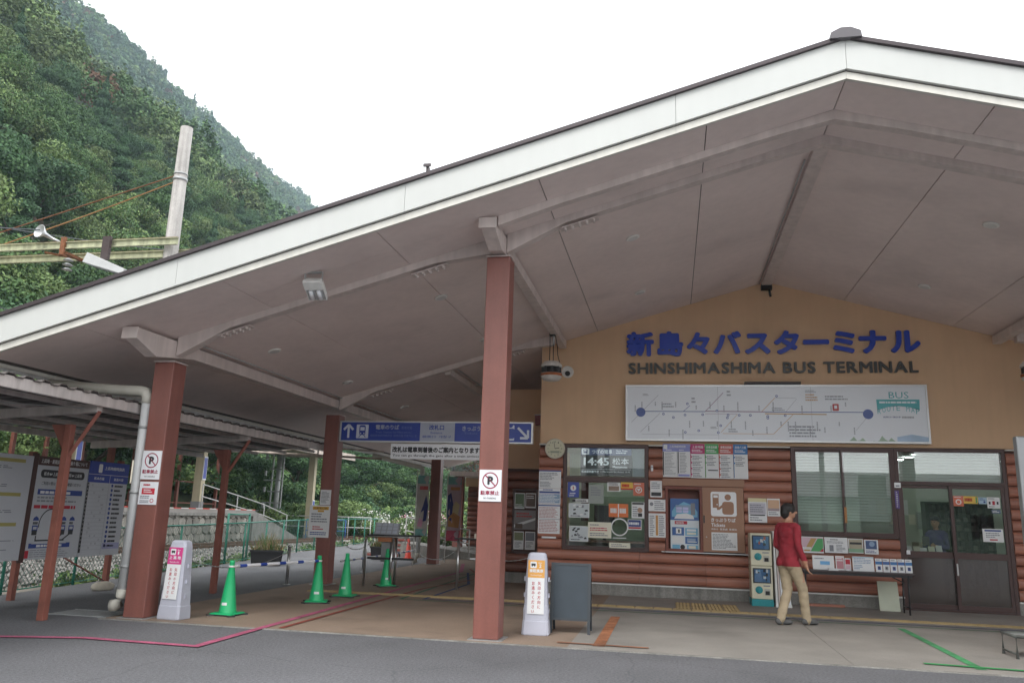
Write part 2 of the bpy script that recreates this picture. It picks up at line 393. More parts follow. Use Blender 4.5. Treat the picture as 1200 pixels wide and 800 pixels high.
mb = slope_prism(XL-.08, RX, YF-.10, YB+.1, .425, .47, roof_m); slope_prism(RX, XR+.08, YF-.10, YB+.1, .425, .47, roof_m, mb)
mb.build('roof_sheet', T)
# fascia boards in lengths with fine joints
fj = [XL, -5.75, -2.95, 0.1, RX, 3.9, 6.9, 9.9, XR]
for a, b in zip(fj[:-1], fj[1:]):
    slope_prism(a+.002, b-.002, YF-.06, YF+.018, .085, .423, white_fascia).build('fascia_board', T)
    slope_prism(a+.001, b-.001, YF-.02, YF+.03, -.012, .070, cream_trim).build('fascia_lip', T)
slope_prism(XL, RX, YF-.015, YF+.01, .070, .086, soffit_dark, None).build('fascia_groove', T)
slope_prism(RX, XR, YF-.015, YF+.01, .070, .086, soffit_dark, None).build('fascia_groove', T)
slope_prism(XL, RX, YB-.018, YB+.06, -.01, .423, white_fascia).build('fascia_board', T)
slope_prism(RX, XR, YB-.018, YB+.06, -.01, .423, white_fascia).build('fascia_board', T)
for x0, x1 in ((XL-.06, XL-.002), (XR+.002, XR+.06)): MB(cream_trim).box(x0, x1, YF-.06, YB+.06, sz(XL)-.02, sz(XL)+.42).build('eave_board', T)
# gutter along left eave
mb = MB(pvc)
mb.tube([(XL-.14, YF-.05, sz(XL)+.02), (XL-.14, YB, sz(XL)-.02)], .07, seg=10); mb.build('eave_gutter', T)
# ridge cap
mb = MB(mat('ridge_grey', (.13, .12, .13), .5)); zr = sz(RX)+.47
prof = [(-.16, zr-.06), (-.15, zr+.01), (-.05, zr+.06), (.05, zr+.06), (.15, zr+.01), (.16, zr-.06)]
V = [(RX+a, y, b) for y in (YF-.13, YB+.1) for a, b in prof]
mb.add(V, [(0, 1, 2, 3, 4, 5), (11, 10, 9, 8, 7, 6)] + [(i, i+6, (i+1) % 6+6, (i+1) % 6) for i in range(6)]); mb.build('ridge_cap', T)
# snow guard stub on the verge
MB(roof_m).box(-2.72, -2.69, YF-.05, YF+.02, sz(-2.7)+.46, sz(-2.7)+.56).box(-2.75, -2.66, YF-.07, YF-.05, sz(-2.7)+.55, sz(-2.7)+.585).build('roof_bracket', T)
# beams -------------------------------------------------
def rafter(y0, y1, x0, x1, h0, h1, hm=.09, haunch=.75):
    """beam following the slope from x0 to x1 with deeper ends"""
    n = 8; xs = [x0+(x1-x0)*t for t in (0, haunch/abs(x1-x0), 1-haunch/abs(x1-x0), 1)]
    hs = [h0, hm, hm, h1]
    mb = MB(beam_m)
    for k in range(3):
        a, b = xs[k], xs[k+1]; ha, hb = hs[k], hs[k+1]
        mb.hexa([(a, y0, sz(a)-ha), (b, y0, sz(b)-hb), (b, y1, sz(b)-hb), (a, y1, sz(a)-ha),
                 (a, y0, sz(a)-.001), (b, y0, sz(b)-.001), (b, y1, sz(b)-.001), (a, y1, sz(a)-.001)])
    return mb.build('rafter', T)
CX1, CX2, CX3, CX4 = -6.64, -2.11, 5.87, 10.4
for y in (9.52, 15.02, 22.4):
    rafter(y-.07, y+.07, CX1+.09, CX2-.09, .26, .20)
    if y < 10:
        rafter(y-.07, y+.07, CX2+.09, RX, .25, .11, haunch=.75)
        rafter(y-.07, y+.07, RX+.001, CX3-.09, .11, .25, haunch=.75)
    rafter(y-.07, y+.07, CX3+.09, CX4-.09, .24, .30)
rafter(8.83, 8.95, CX2+.1, RX, .12, .12); rafter(8.83, 8.95, RX+.001, CX3-.1, .12, .12)
def purlin(x, y0, y1, h, tip=True):
    mb = MB(beam_m); zt = sz(x); ye = y0+1.30
    mb.hexa([(x-.085, y0+.45, zt-h), (x+.085, y0+.45, zt-h), (x+.07, ye, zt-h*.6), (x-.07, ye, zt-h*.6), (x-.085, y0+.45, zt-.03), (x+.085, y0+.45, zt-.03), (x+.07, ye, zt-.03), (x-.07, ye, zt-.03)])
    mb.box(x-.07, x+.07, ye, y1, zt-h*.6, zt-.03)
    mb.hexa([(x-.085, y0, zt-h*.5), (x+.085, y0, zt-h*.5), (x+.085, y0+.449, zt-h), (x-.085, y0+.449, zt-h),
             (x-.085, y0, zt-.03), (x+.085, y0, zt-.03), (x+.085, y0+.449, zt-.03), (x-.085, y0+.449, zt-.03)])
    mb.box(x-.11, x+.11, y0-.012, y0-.001, zt-h*.55, zt-.03)
    return mb.build('longitudinal_beam', T)
purlin(CX1, 8.60, 29.3, .32); purlin(CX2, 8.72, 15.6, .29); purlin(CX3, 8.72, 15.6, .29); purlin(CX4, 8.6, 29.3, .32)
MB(beam_m).box(RX-.09, RX+.09, 9.6, 15.7, sz(RX)-.10, sz(RX)-.03).build('ridge_beam', T)
MB(beam_m).box(-4.42, -4.30, 15.1, 29.2, sz(-4.36)-.14, sz(-4.36)-.02).build('longitudinal_beam', T)
# bolted splice plates on rafters
def splice(x, y, side=-1):
    mb = MB(beam_m); z = sz(x)-.145
    sl_ = -.287 if x > RX else .287
    for i in range(2):
        for j in range(5):
            dx = (j-2)*.09; mb.lathe([(.020, 0), (.020, -.018), (.012, -.03)], c=(x+dx, y-.035+i*.07, z+dx*sl_), seg=7)
    mb.hexa([(x-.24, y-.068, z-.24*sl_-.002), (x+.24, y-.068, z+.24*sl_-.002), (x+.24, y+.068, z+.24*sl_-.002), (x-.24, y+.068, z-.24*sl_-.002),
             (x-.24, y-.068, z-.24*sl_+.01), (x+.24, y-.068, z+.24*sl_+.01), (x+.24, y+.068, z+.24*sl_+.01), (x-.24, y+.068, z-.24*sl_+.01)])
    return mb.build('bolted_splice', T)
for x, y in ((-5.75, 9.52), (-3.05, 9.52), (-1.1, 9.52), (-5.7, 15.02), (-3.0, 15.02), (4.8, 9.52)): splice(x, y)
for (x, y0, y1) in ((-6.50, 9.7, 22), (-2.24, 9.7, 15.5), (1.74, 10.0, 15.6), (-4.22, 15.2, 29)):
    MB(galv).tube([(x, y0, sz(x)-.03), (x, y1, sz(x)-.03)], .011, seg=6).build('conduit', T)
for (xa, xb, y) in ((-6.3, -2.3, 9.62), (-1.9, 1.7, 9.63), (-6.3, -2.6, 15.12)):
    MB(galv).tube([(xa, y, sz(xa)-.02), (xb, y, sz(xb)-.02)], .010, seg=6).build('conduit', T)
# columns
def column(x, y, zt, s=.145):
    c = MB(col_m).box(x-s, x+s, y-s, y+s, .012, zt).build('column', T, bevel=.012)
    MB(galv).box(x-s-.05, x+s+.05, y-s-.05, y+s+.05, .004, .011).build('base_plate', c)
    MB(beam_m).box(x-s-.012, x+s+.012, y-s-.012, y+s+.012, zt+.002, zt+.014).build('cap_plate', c)
    return c
for y in (9.5, 15.02, 22.4, 29.0):
    column(CX1, y, sz(CX1)-.335)
    column(CX4, y, sz(CX4)-.335)
column(CX2, 9.52, sz(CX2)-.305, .15); column(CX3, 9.52, sz(CX3)-.305, .15)
# downlights
for x, y in ((-.5, 10.95), (-.5, 13.8), (-3.33, 10.98), (-3.33, 13.86), (-6.0, 11.09), (-6.0, 14.0), (4.22, 11.0), (4.22, 13.9), (-6.0, 17.35), (-4.3, 17.3), (7.1, 11), (7.1, 13.9)):
    sgn = 1 if x < RX else -1
    fr = Fr((x, y, sz(x)), (1, 0, .287*sgn), (0, -1, 0))
    d = MB(mat('lamp_rim', (.84, .83, .80), .4)).lathe([(.085, .0), (.10, .006), (.10, .018), (.08, .024)], seg=20, ax=fr).build('downlight', T)
    MB(mat('lamp_glass', (.80, .80, .78), .25)).disc(fr, 0, 0, .075, .026, seg=18).build('lamp_lens', d)
# walls
YW = 15.70
def gable(name, x0, x1, y0, y1, z0, m, par):
    xs_ = [x0] + ([RX] if x0 < RX < x1 else []) + [x1]
    bot = [(x, z0) for x in xs_]; top = [(x, sz(x)-.002) for x in xs_[::-1]]; P = bot+top; n = len(P)
    V = [(a, y0, b) for a, b in P] + [(a, y1, b) for a, b in P]
    return MB(m).add(V, [tuple(range(n)), tuple(range(n, 2*n))[::-1]] + [(i, i+n, (i+1) % n+n, (i+1) % n) for i in range(n)]).build(name, par)
gable('gable_wall', -2.55, 9.5, YW, YW+.16, 2.835, ochre, T)
bk = mat('wall_backing', (.10, .05, .04), .8)
for (a, b, z0, z1) in ((-2.55, -2.07, 0, 2.83), (-2.07, -.43, 0, .80), (-.43, -.10, 0, 2.83), (-.10, .57, 0, .84), (-.10, .57, 2.04, 2.83), (.57, 2.2, 0, 2.83), (2.2, 4.0, 0, 1.21), (5.83, 9.5, 0, 2.83)):
    B('wall_panel', bk, a, b, YW+.03, YW+.15, z0, z1, T)
B('side_wall', ochre, -2.55, -2.40, YW+.161, 22.5, 0, sz(-2.55)-.02, T)
for (a, b) in ((-2.56, 4.0), (5.83, 9.5)):
    B('foundation', conc_old, a, b, YW-.05, YW+.029, 0, .195, T)
    B('drip_trim', white_p, a-.002, b+.002, YW-.075, YW+.028, .20, .222, T)
    
LP = .195; Z0 = .226
def log(x0, x1, k, y=YW, m=log_m, par=None, n=7, z0=Z0, d=.075, lp=LP):
    zc = z0+lp*(k+.5); V = []
    pr = [(y+.03, zc-lp/2+.001)] + [(y+.012-d*math.sin(PI*i/n)**.6, zc-math.cos(PI*i/n)*(lp/2-.004)) for i in range(n+1)] + [(y+.03, zc+lp/2-.001)]
    for x in (x0, x1): V += [(x, a, b) for a, b in pr]
    q = len(pr); F = [(i, i+q, i+1+q, i+1) for i in range(q-1)]
    mb = MB(m); mb.add(V, F, smooth=True); mb.add(V, [tuple(range(q))[::-1], tuple(range(q, 2*q))])
    o = mb.build('log', par or T); return o
def segs(k):
    if k <= 2: return [(-2.55, -.6), (-.597, .62), (.623, 2.4), (2.403, 3.99), (5.84, 7.6)]
    r = [(-2.55, -2.08), (5.84, 7.6)]
    if k <= 4: r += [(-.42, -.12), (1.33, 2.6), (2.603, 3.99)]
    elif k <= 8: r += [(-.42, -.12), (1.33, 2.19)]
    else: r += [(-.42, .35), (.353, 2.19)]
    return r
for k in range(13):
    for a, b in segs(k): log(a+.001, b-.001, k)
B('head_trim', cream_trim, -2.56, -2.08, YW-.07, YW+.02, 2.80, 2.822, T); B('head_trim', cream_trim, -.42, 2.19, YW-.07, YW+.02, 2.80, 2.822, T)
B('head_trim', cream_trim, 5.84, 9.4, YW-.07, YW+.02, 2.80, 2.822, T)
# windows
def frame_ring(mb, x0, x1, z0, z1, w, y0, y1):
    mb.box(x0, x1, y0, y1, z1-w, z1); mb.box(x0, x1, y0, y1, z0, z0+w)
    mb.box(x0, x0+w, y0+.002, y1-.002, z0+w, z1-w); mb.box(x1-w, x1, y0+.002, y1-.002, z0+w, z1-w)
def window(x0, x1, z0, z1, panes, name='window', fw_=.055, gm=None, par=T):
    mb = MB(frame_m); frame_ring(mb, x0, x1, z0, z1, fw_, YW-.05, YW+.08); w = mb.build(name, par)
    for (a, b, c, d, s, off) in panes:
        f = MB(frame_m); frame_ring(f, a, b, c, d, s, YW-.03+off, YW+.01+off); f.build('sash', w)
        B('pane', gm or glz, a+s+.001, b-s-.001, YW-.012+off, YW-.007+off, c+s+.001, d-s-.001, w)
    return w
w1 = window(-2.07, -.43, .81, 2.82, [(-2.015, -.485, .866, 2.10, .02, 0), (-2.015, -.485, 2.19, 2.765, .015, 0)], gm=glz_t)
B('transom', frame_m, -2.014, -.486, YW-.045, YW+.07, 2.105, 2.185, w1)
w2 = window(2.2, 3.99, 1.215, 2.82, [(2.26, 3.13, 1.27, 2.765, .03, .03), (3.07, 3.935, 1.27, 2.765, .03, -.012)])
B('meeting_rail_pull', mat('wood_pull', (.45, .20, .06), .5), 3.085, 3.125, YW-.065, YW-.045, 1.46, 1.74, w2)
# transom light + doors
dw = MB(frame_m); frame_ring(dw, 3.995, 5.83, 2.17, 2.82, .06, YW-.05, YW+.08)
dw.box(3.995, 4.055, YW-.05, YW+.08, 0, 2.17); dw.box(5.77, 5.83, YW-.05, YW+.08, 0, 2.17); dw.box(4.055, 5.77, YW-.04, YW+.07, .004, .03)
dwo = dw.build('door_frame', T)
B('pane', glz, 4.056, 5.769, YW, YW+.005, 2.231, 2.759, dwo)
def door(x0, x1, off, lab):
    mb = MB(frame_m); y0, y1 = YW-.03+off, YW+.012+off
    frame_ring(mb, x0, x1, .035, 2.165, .055, y0, y1); mb.box(x0+.055, x1-.055, y0+.002, y1-.002, .90, 1.01); mb.box(x0+.055, x1-.055, y0+.002, y1-.002, .09, .12)
    d = mb.build('sliding_door', T); d['label'] = lab
    B('pane', glz_d, x0+.056, x1-.056, YW-.01+off, YW-.005+off, 1.011, 2.109, d)
    B('frosted_pane', frost, x0+.056, x1-.056, YW-.01+off, YW-.005+off, .121, .899, d)
    return d
d1 = door(4.057, 4.93, .03, 'left sliding door leaf'); d2 = door(4.87, 5.768, -.012, 'right sliding door leaf with stickers')
MB(steel).box(4.885, 4.905, YW-.075, YW-.045, .62, .82).build('handle', d2)
# blinds (many thin slats)
bm_ = mat('blind_slat', (.68, .75, .69), .6, var=.05)
def blind(x0, x1, z0, z1, par):
    mb = MB(bm_); z = z1
    while z > z0: mb.box(x0, x1, YW+.12, YW+.124, z-.032, z-.003) if False else mb.hexa([(x0, YW+.11, z-.03), (x1, YW+.11, z-.03), (x1, YW+.112, z-.03), (x0, YW+.112, z-.03), (x0, YW+.135, z+.012), (x1, YW+.135, z+.012), (x1, YW+.137, z+.012), (x0, YW+.137, z+.012)]); z -= .052
    o = mb.build('blind', par); o['kind'] = 'stuff'; return o
blind(2.27, 3.09, 1.45, 2.78, w2); blind(3.11, 3.92, 1.52, 2.78, w2); blind(4.07, 5.76, 2.23, 2.76, dwo)
MB(mat('blind_rail', (.45, .5, .45), .5)).box(2.27, 3.92, YW+.105, YW+.13, 1.425, 1.445).build('blind_rail', w2)
# interior
inw = mat('office_wall', (.50, .55, .47), .8, var=.06)
rm = MB(inw).box(-2.38, 9.4, 19.2, 19.3, 0, 2.9).box(-2.38, 9.4, YW+.17, 19.2, 2.9, 2.95).box(-.2, -.1, 16.2, 19.2, 0, 2.9).box(9.3, 9.4, YW+.2, 19.2, 0, 2.9)
rm.build('office_wall', T); B('office_floor', mat('office_floor', (.18, .16, .13), .6), -2.38, 9.4, YW+.16, 19.2, .002, .02, T)
B('office_partition', mat('office_partition', (.42, .47, .38), .7), .0, 3.9, 16.6, 16.66, .02, 1.25, T)
# ticket recess
B('recess_lining', mat('recess_wood', (.20, .05, .03), .5), -.10, .57, YW+.28, YW+.30, .85, 2.04, T)
mb = MB(mat('recess_wood')); frame_ring(mb, -.11, .575, .845, 2.05, .05, YW-.075, YW+.28); mb.build('recess_frame', T)
sdm = mat('sliding_panel_brown', (.33, .17, .10), .5, var=.05)
sp = MB(sdm).box(.575, 1.32, YW-.10, YW-.06, .865, 2.04).build('sliding_panel', T); sp['label'] = 'brown sliding shutter with a ticket pictogram'
B('shutter_track', sdm, -.16, 1.34, YW-.115, YW-.02, 2.055, 2.185, T)
B('window_sill', alu, -.19, 1.37, YW-.15, YW-.02, .832, .845, T)
fr = Fr((.575, YW-.101, .865)); mb = MB(plate)
# pictogram
def rrect(mb, fr, u0, v0, u1, v1, r, n, m):
    pts = []
    for (cx, cy, a0) in ((u1-r, v0+r, -90), (u1-r, v1-r, 0), (u0+r, v1-r, 90), (u0+r, v0+r, 180)):
        for k in range(5): a = math.radians(a0+k*22.5); pts.append((cx+r*math.cos(a), cy+r*math.sin(a)))
    mb.poly(fr, pts, n, m)
rrect(mb, fr, .15, .645, .615, 1.095, .04, .002, plate)
def person_icon(mb, fr, u, v, s, n, m):
    mb.disc(fr, u, v+.30*s, .055*s, n, m, 14)
    rrect(mb, fr, u-.10*s, v, u+.10*s, v+.225*s, .05*s, n, m)
    mb.line(fr, (u-.08*s, v+.16*s), (u-.17*s, v+.09*s), .04*s, n+.0004, m); mb.line(fr, (u-.17*s, v+.08*s), (u-.19*s, v+.18*s), .035*s, n+.0008, m)
person_icon(mb, fr, .46, .68, 1.05, .0035, sdm)
mb.rect(fr, .185, .80, .295, 1.05, .0035, sdm); mb.rect(fr, .20, .985, .28, 1.03, .005, plate); mb.disc(fr, .265, .86, .012, .005, plate, 8)
mb.text(fr, 'きっぷうりば', .15, .545, .44, .07, .002, plate, .02); mb.text(fr, 'Tickets', .15, .455, .25, .065, .002, plate, .02)
mb.text(fr, '매표소  售票處  售票处', .15, .395, .46, .035, .002, plate, .01, 1)
mb.rect(fr, .15, .035, .61, .355, .002, paper); mb.words(fr, .17, .06, .59, .33, 11, .0035, ink_g, 3)
mb.build('shutter_print', sp)
MB(black_m).box(.585, .61, YW-.112, YW-.1, 1.38, 1.52).build('pull', sp)
MB(alu).lathe([(.012, 0), (.012, .01)], c=(.635, YW-.102, 1.13), ax=Fr((0, 0, 0)), seg=10).build('lock', sp)
# recessed side wing on the left (logs + poster window)
YR = 17.5
B('wing_wall', ochre, -4.05, -2.551, YR, YR+.15, 2.43, 4.2, T); B('wing_wall_panel', bk, -4.05, -2.551, YR+.03, YR+.15, 0, 2.43, T)
for k in range(11):
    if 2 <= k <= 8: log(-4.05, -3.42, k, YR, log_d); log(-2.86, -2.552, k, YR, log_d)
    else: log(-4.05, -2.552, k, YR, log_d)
B('foundation', conc_old, -4.06, -2.552, YR-.04, YR+.029, 0, .22, T)
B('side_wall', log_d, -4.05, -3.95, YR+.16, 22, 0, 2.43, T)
mb = MB(frame_m); frame_ring(mb, -3.41, -2.87, .62, 1.98, .03, YR-.05, YR+.05); mb.build('notice_case', T)
CASE = True
# upper bulkhead behind
B('bulkhead', ochre, -4.05, -3.95, YR+.15, 22, 2.432, 4.3, T)

# ------------------------------------------------------------------ signs and lettering on the gable
fw0 = Fr((0, YW, 0))
def letters(name, label, body, x0, x1, z0, z1, m, th, bold, halo=None, res=3, space=.08, base=None, minh=None):
    t = thing(name, label, 'lettering', (0, 0, 0))
    ws = []
    for ch in body:
        if ch == ' ': ws.append((None, .22)); continue
        V, F, a, b, c, d = glyphs(ch, 0, res); ws.append((ch, b-a+2*bold, a, b, c-bold, d+bold))
    gap = space; tot = sum(w[1] for w in ws)+gap*(len(ws)-1)
    fs = (x1-x0)/tot; ylo = min(w[4] for w in ws if w[0]); yhi = max(w[5] for w in ws if w[0]); vs = (z1-z0)/(yhi-ylo)
    x = x0
    for w in ws:
        if w[0]:
            c, d = w[4], w[5]
            mb = MB(m); mb.text(fw0, w[0], x, z0+(c-ylo)*vs, w[1]*fs, (d-c)*vs, .012, m, bold, res, th)
            mb.build('letter', t)
        x += (w[1]+gap)*fs
    return t
letters('station_name_lettering', 'large raised blue Japanese lettering across the ochre gable wall', '新島々バスターミナル', -.84, 4.60, 4.57, 5.07, blue_l, .05, .045, space=.12)
letters('english_name_lettering', 'small dark metal capital lettering below the blue characters on the gable', 'SHINSHIMASHIMA BUS TERMINAL', -.80, 4.53, 4.22, 4.44, metal_l, .04, .025, space=.10)

# route map board
t = thing('route_map_board', 'long white illuminated bus route map board in aluminium frame above the ticket window', 'map board', (0, 0, 0))
x0, x1, z0, z1 = -.85, 4.61, 2.895, 3.975
mb = MB(alu); 
for a in ((x0, x1, z1-.035, z1), (x0, x1, z0, z0+.035), (x0, x0+.035, z0+.036, z1-.036), (x1-.035, x1, z0+.036, z1-.036)): mb.box(a[0], a[1], YW-.165, YW-.0, a[2], a[3])
mb.build('frame', t)
board_m = mat('map_board_white', (.78, .82, .88), .3, var=.03, scale=1)
B('panel', board_m, x0+.036, x1-.036, YW-.155, YW-.01, z0+.036, z1-.036, t)
fr = Fr((x0, YW-.156, z0)); W_, H_ = x1-x0, z1-z0
mb = MB(ink_b); pl = mat('map_line_purple', (.40, .30, .42), .5); po = mat('map_line_orange', (.62, .42, .26), .5); pk = mat('map_grey', (.35, .37, .42), .5); ld = mat('map_dot_blue', (.12, .17, .42), .5)
def mp(px, py): return ((px-734)/348*W_, (517-(py))/65*H_)     # the board's own drawing grid
def ml(a, b, w, m, n=.002): mb.line(fr, mp(*a), mp(*b), w*.62, n, m)
ml((753, 483), (812, 483), .022, ld); ml((812, 483), (830, 483), .022, ld); ml((830, 482.5), (900, 483), .03, pl); ml((900, 483), (1012, 483), .022, ld); ml((900, 485), (970, 485.5), .035, po, .003)
ml((830, 485.5), (868, 485.5), .012, pl); ml((752, 485), (774, 464), .01, pk); ml((741, 496), (752, 485), .01, pk); ml((752, 507), (776, 485), .01, pk); ml((804, 483), (812, 476), .014, ld)
ml((830, 483), (852, 461), .018, pl); ml((896, 483), (912, 467), .016, po); ml((921, 467), (936, 467), .008, pk); ml((912, 467), (936, 467), .008, pk); ml((924, 483), (937, 468), .008, pk)
ml((848, 507), (868, 486), .012, po); ml((850, 508), (909, 508), .014, po, .003); ml((909, 508), (933, 485), .016, po); ml((1002, 503), (1016, 487), .008, pk)
ml((754, 509.5), (845, 509.5), .008, pk)
for p, r in (((752.5, 484), .09), ((1016, 485), .09)): mb.disc(fr, *mp(*p), r, .0045, ld)
for p in ((780, 486), (806, 487), (792, 490), (827, 486.5), (857, 487), (856, 490), (870, 487), (883, 487), (903, 488), (848, 499), (845, 507), (822, 505), (806, 507), (809, 474), (844, 482), (923, 487), (903, 490), (914, 465)):
    mb.disc(fr, *mp(*p), .024, .006, ld, 12); mb.disc(fr, *mp(*p), .012, .0075, board_m, 10)
R = random.Random(4)
for i in range(34):
    px = 745+i*8.2; 
    if px > 1006: break
    py = R.choice((472, 476, 494, 500, 504)); 
    for k in range(R.randint(3, 7)): mb.rect(fr, mp(px, 0)[0], mp(0, py+k*1.6)[1]-.018, mp(px, 0)[0]+.022, mp(0, py+k*1.6)[1], .003, pk)
for a in ((755, 462, 764, 465), (778, 473, 796, 479), (814, 466, 820, 474), (856, 458, 862, 466), (908, 478, 926, 482), (947, 458, 962, 461), (969, 464, 1000, 470), (836, 500, 846, 503), (857, 502, 870, 507), (927, 498, 970, 512)):
    u0, v1 = mp(a[0], a[1]); u1, v0 = mp(a[2], a[3]); mb.words(fr, u0, v0, u1, v1, max(2, int((v1-v0)/.05)), .003, pk, i, .9)
mb.words(fr, mp(947, 0)[0], mp(0, 471)[1], mp(962, 0)[0], mp(0, 462)[1], 3, .003, po, 4); u0, v0 = mp(977, 481.5); rrect(mb, fr, u0, v0, u0+.11, v0+.13, .015, .003, mat('map_red', (.55, .10, .10), .5)); mb.rect(fr, u0+.03, v0+.04, u0+.08, v0+.10, .0045, board_m)
teal = mat('map_teal', (.12, .48, .52), .5)
mb.text(fr, 'BUS', 3.95-x0, 3.72-z0, .34, .12, .003, teal, .0)
u0, u1, va, vb = 3.73-x0, 4.47-x0, 3.55-z0, 3.70-z0
mb.poly(fr, [(u0+.01, va-.05), (u0+.18, va+.01), (u0+.37, va+.03), (u0+.56, va+.01), (u1-.01, va-.05), (u1, vb), (u0, vb)], .003, teal)
mb.words(fr, u0+.05, vb-.07, u1-.05, vb-.03, 1, .0045, board_m, 2, 1, .8)
for i, ch in enumerate('ROUTE MAP'):
    if ch != ' ':
        uu = u0+.01+i*.082; k = (i-4)/4; mb.text(fr, ch, uu, va-.115+.06*(1-k*k), .06, .095, .003, teal, .0)
mb.text(fr, 'ALPICO GROUP', u0+.10, va-.19, .30, .03, .003, ink_b, .03, 1); mb.words(fr, u0+.42, va-.19, u1-.08, va-.155, 1, .003, pk, 9, 1, .9)
# landscape print along the foot
hillg = mat('map_hill_green', (.38, .52, .40), .5)
def hm(a, b, h): 
    pts = [mp(a, 516.0)] + [(mp(a+(b-a)*k/8, 0)[0], mp(0, 516)[1]+h*(.55+.45*math.sin(k*1.9+a))*math.sin(PI*min(1, max(.08, k/8)))) for k in range(9)] + [mp(b, 516.0)]
    mb.poly(fr, pts, .003, hillg)
hm(989, 1015, .11); hm(1020, 1046, .13)
mb.poly(fr, [mp(1046, 516), mp(1046, 510), mp(1062, 507), mp(1080, 510), mp(1080, 516)], .003, mat('map_pale_blue', (.45, .60, .78), .5))
mb.line(fr, (2.73*0+W_*.63, .04), (W_*.63, H_-.04), .004, .002, pk); mb.line(fr, (W_*.32, .04), (W_*.32, H_-.04), .004, .002, pk)
mb.build('map_print', t)
B('lamp_bar', mat('lamp_bar_bronze', (.04, .03, .03), .5), 1.40, 2.42, YW-.20, YW-.0, 3.985, 4.03, t)

# ------------------------------------------------------------------ posters and notices
YP = YW-.075
def C(h): return mat(h, h, .55, var=.02)
def sheet(label, x0, x1, z0, z1, el=(), base=None, y=YP, th=.006, name='poster', cat='poster', group=None, fr=None, seed=0, tilt=0, parent=None):
    w, h = x1-x0, z1-z0
    if fr is None: fr = Fr((x0, y, z0), (math.cos(tilt), 0, math.sin(tilt)), (-math.sin(tilt), 0, math.cos(tilt)))
    mb = MB(base or paper); mb.fbox(fr, 0, 0, w, h, -th, 0, base or paper); n = .001
    for e in el:
        n += .0006
        k = e[0]
        if k == 'r': mb.rect(fr, e[1]*w, e[2]*h, e[3]*w, e[4]*h, n, e[5])
        elif k == 't': mb.text(fr, e[5], e[1]*w, e[2]*h, (e[3]-e[1])*w, (e[4]-e[2])*h, n, e[6], .02, 1)
        elif k == 'w': mb.words(fr, e[1]*w, e[2]*h, e[3]*w, e[4]*h, e[5], n, e[6], seed+int(n*1e5), *(e[7:] or ()))
        elif k == 'd': mb.disc(fr, e[1]*w, e[2]*h, e[3]*min(w, h), n, e[4], 16)
        elif k == 'o': mb.ring(fr, e[1]*w, e[2]*h, e[3]*min(w, h), e[4]*min(w, h), n, e[5])
        elif k == 'p': mb.poly(fr, [(a*w, b*h) for a, b in e[1]], n, e[2])
    o = mb.build(name)
    if parent is not None: o.parent = parent
    else: tag(o, label, cat, group)
    return o
G1, G2 = ink_g, mat('grid_blue', (.25, .35, .50), .6)
LP_ = 'notices taped left of the ticket office window'
sheet('topmost white notice sheet on the log pillar under the clock', -2.545, -2.11, 1.95, 2.30, [('r', 0, .93, 1, 1, ink_b), ('w', .05, .45, .95, .88, 5, G1), ('w', .05, .05, .6, .38, 4, G1)], group=LP_)
sheet('blue gridded timetable sheet in the middle of the log pillar', -2.545, -2.115, 1.655, 1.945, [('w', .2, .88, .8, .97, 1, ink_b, 1, .7), ('r', .03, .70, .97, .82, ink_b), ('r', .03, .05, .97, .66, G2), ('w', .05, .07, .95, .64, 6, paper, 1)], group=LP_)
sheet('long red lined fare table sheet at the bottom of the log pillar', -2.545, -2.12, 1.09, 1.65, [('r', 0, .93, 1, .97, ink_b), ('w', .04, .52, .96, .90, 8, mat('print_red_pale', (.45, .22, .22), .6), 1), ('w', .04, .05, .96, .46, 8, mat('print_red_pale'), 1), ('r', 0, .48, 1, .495, G1)], group=LP_)
sheet('thin white strip label under the sheets on the log pillar', -2.47, -2.19, 1.0, 1.035, name='label_strip', cat='label')
YC = YR-.055
G5 = 'posters in the notice case of the recessed wing'
sheet('dark green photo poster in the top left of the recessed notice case', -3.37, -3.15, 1.56, 1.90, [('r', .06, .1, .94, .94, mat('poster_green', (.10, .16, .08), .5)), ('w', .1, .12, .9, .3, 2, paper)], y=YC, group=G5)
sheet('dark brown photo poster in the top right of the recessed notice case', -3.13, -2.90, 1.58, 1.90, [('r', .06, .1, .94, .94, mat('poster_brown', (.12, .08, .06), .5)), ('w', .1, .6, .9, .85, 2, paper)], y=YC, group=G5)
sheet('large grey poster with red lettering in the middle of the recessed notice case', -3.37, -2.90, 1.12, 1.53, [('r', .0, .0, 1, 1, mat('poster_grey', (.24, .22, .22), .5)), ('p', [(.0, .1), (1, .5), (1, .62), (.0, .25)], paper), ('w', .1, .6, .9, .9, 2, C('#b04040')), ('r', .05, .05, .4, .3, mat('poster_brown'))], y=YC, group=G5)
sheet('pale leaflet low in the left of the recessed notice case', -3.37, -3.15, .70, 1.08, [('r', .06, .5, .94, .94, mat('poster_olive', (.20, .22, .12), .5)), ('w', .1, .08, .9, .44, 5, G1)], y=YC, group=G5)
sheet('pale leaflet low in the right of the recessed notice case', -3.12, -2.90, .70, 1.08, [('r', .06, .5, .94, .94, G1), ('w', .1, .08, .9, .44, 5, G1)], y=YC, group=G5)
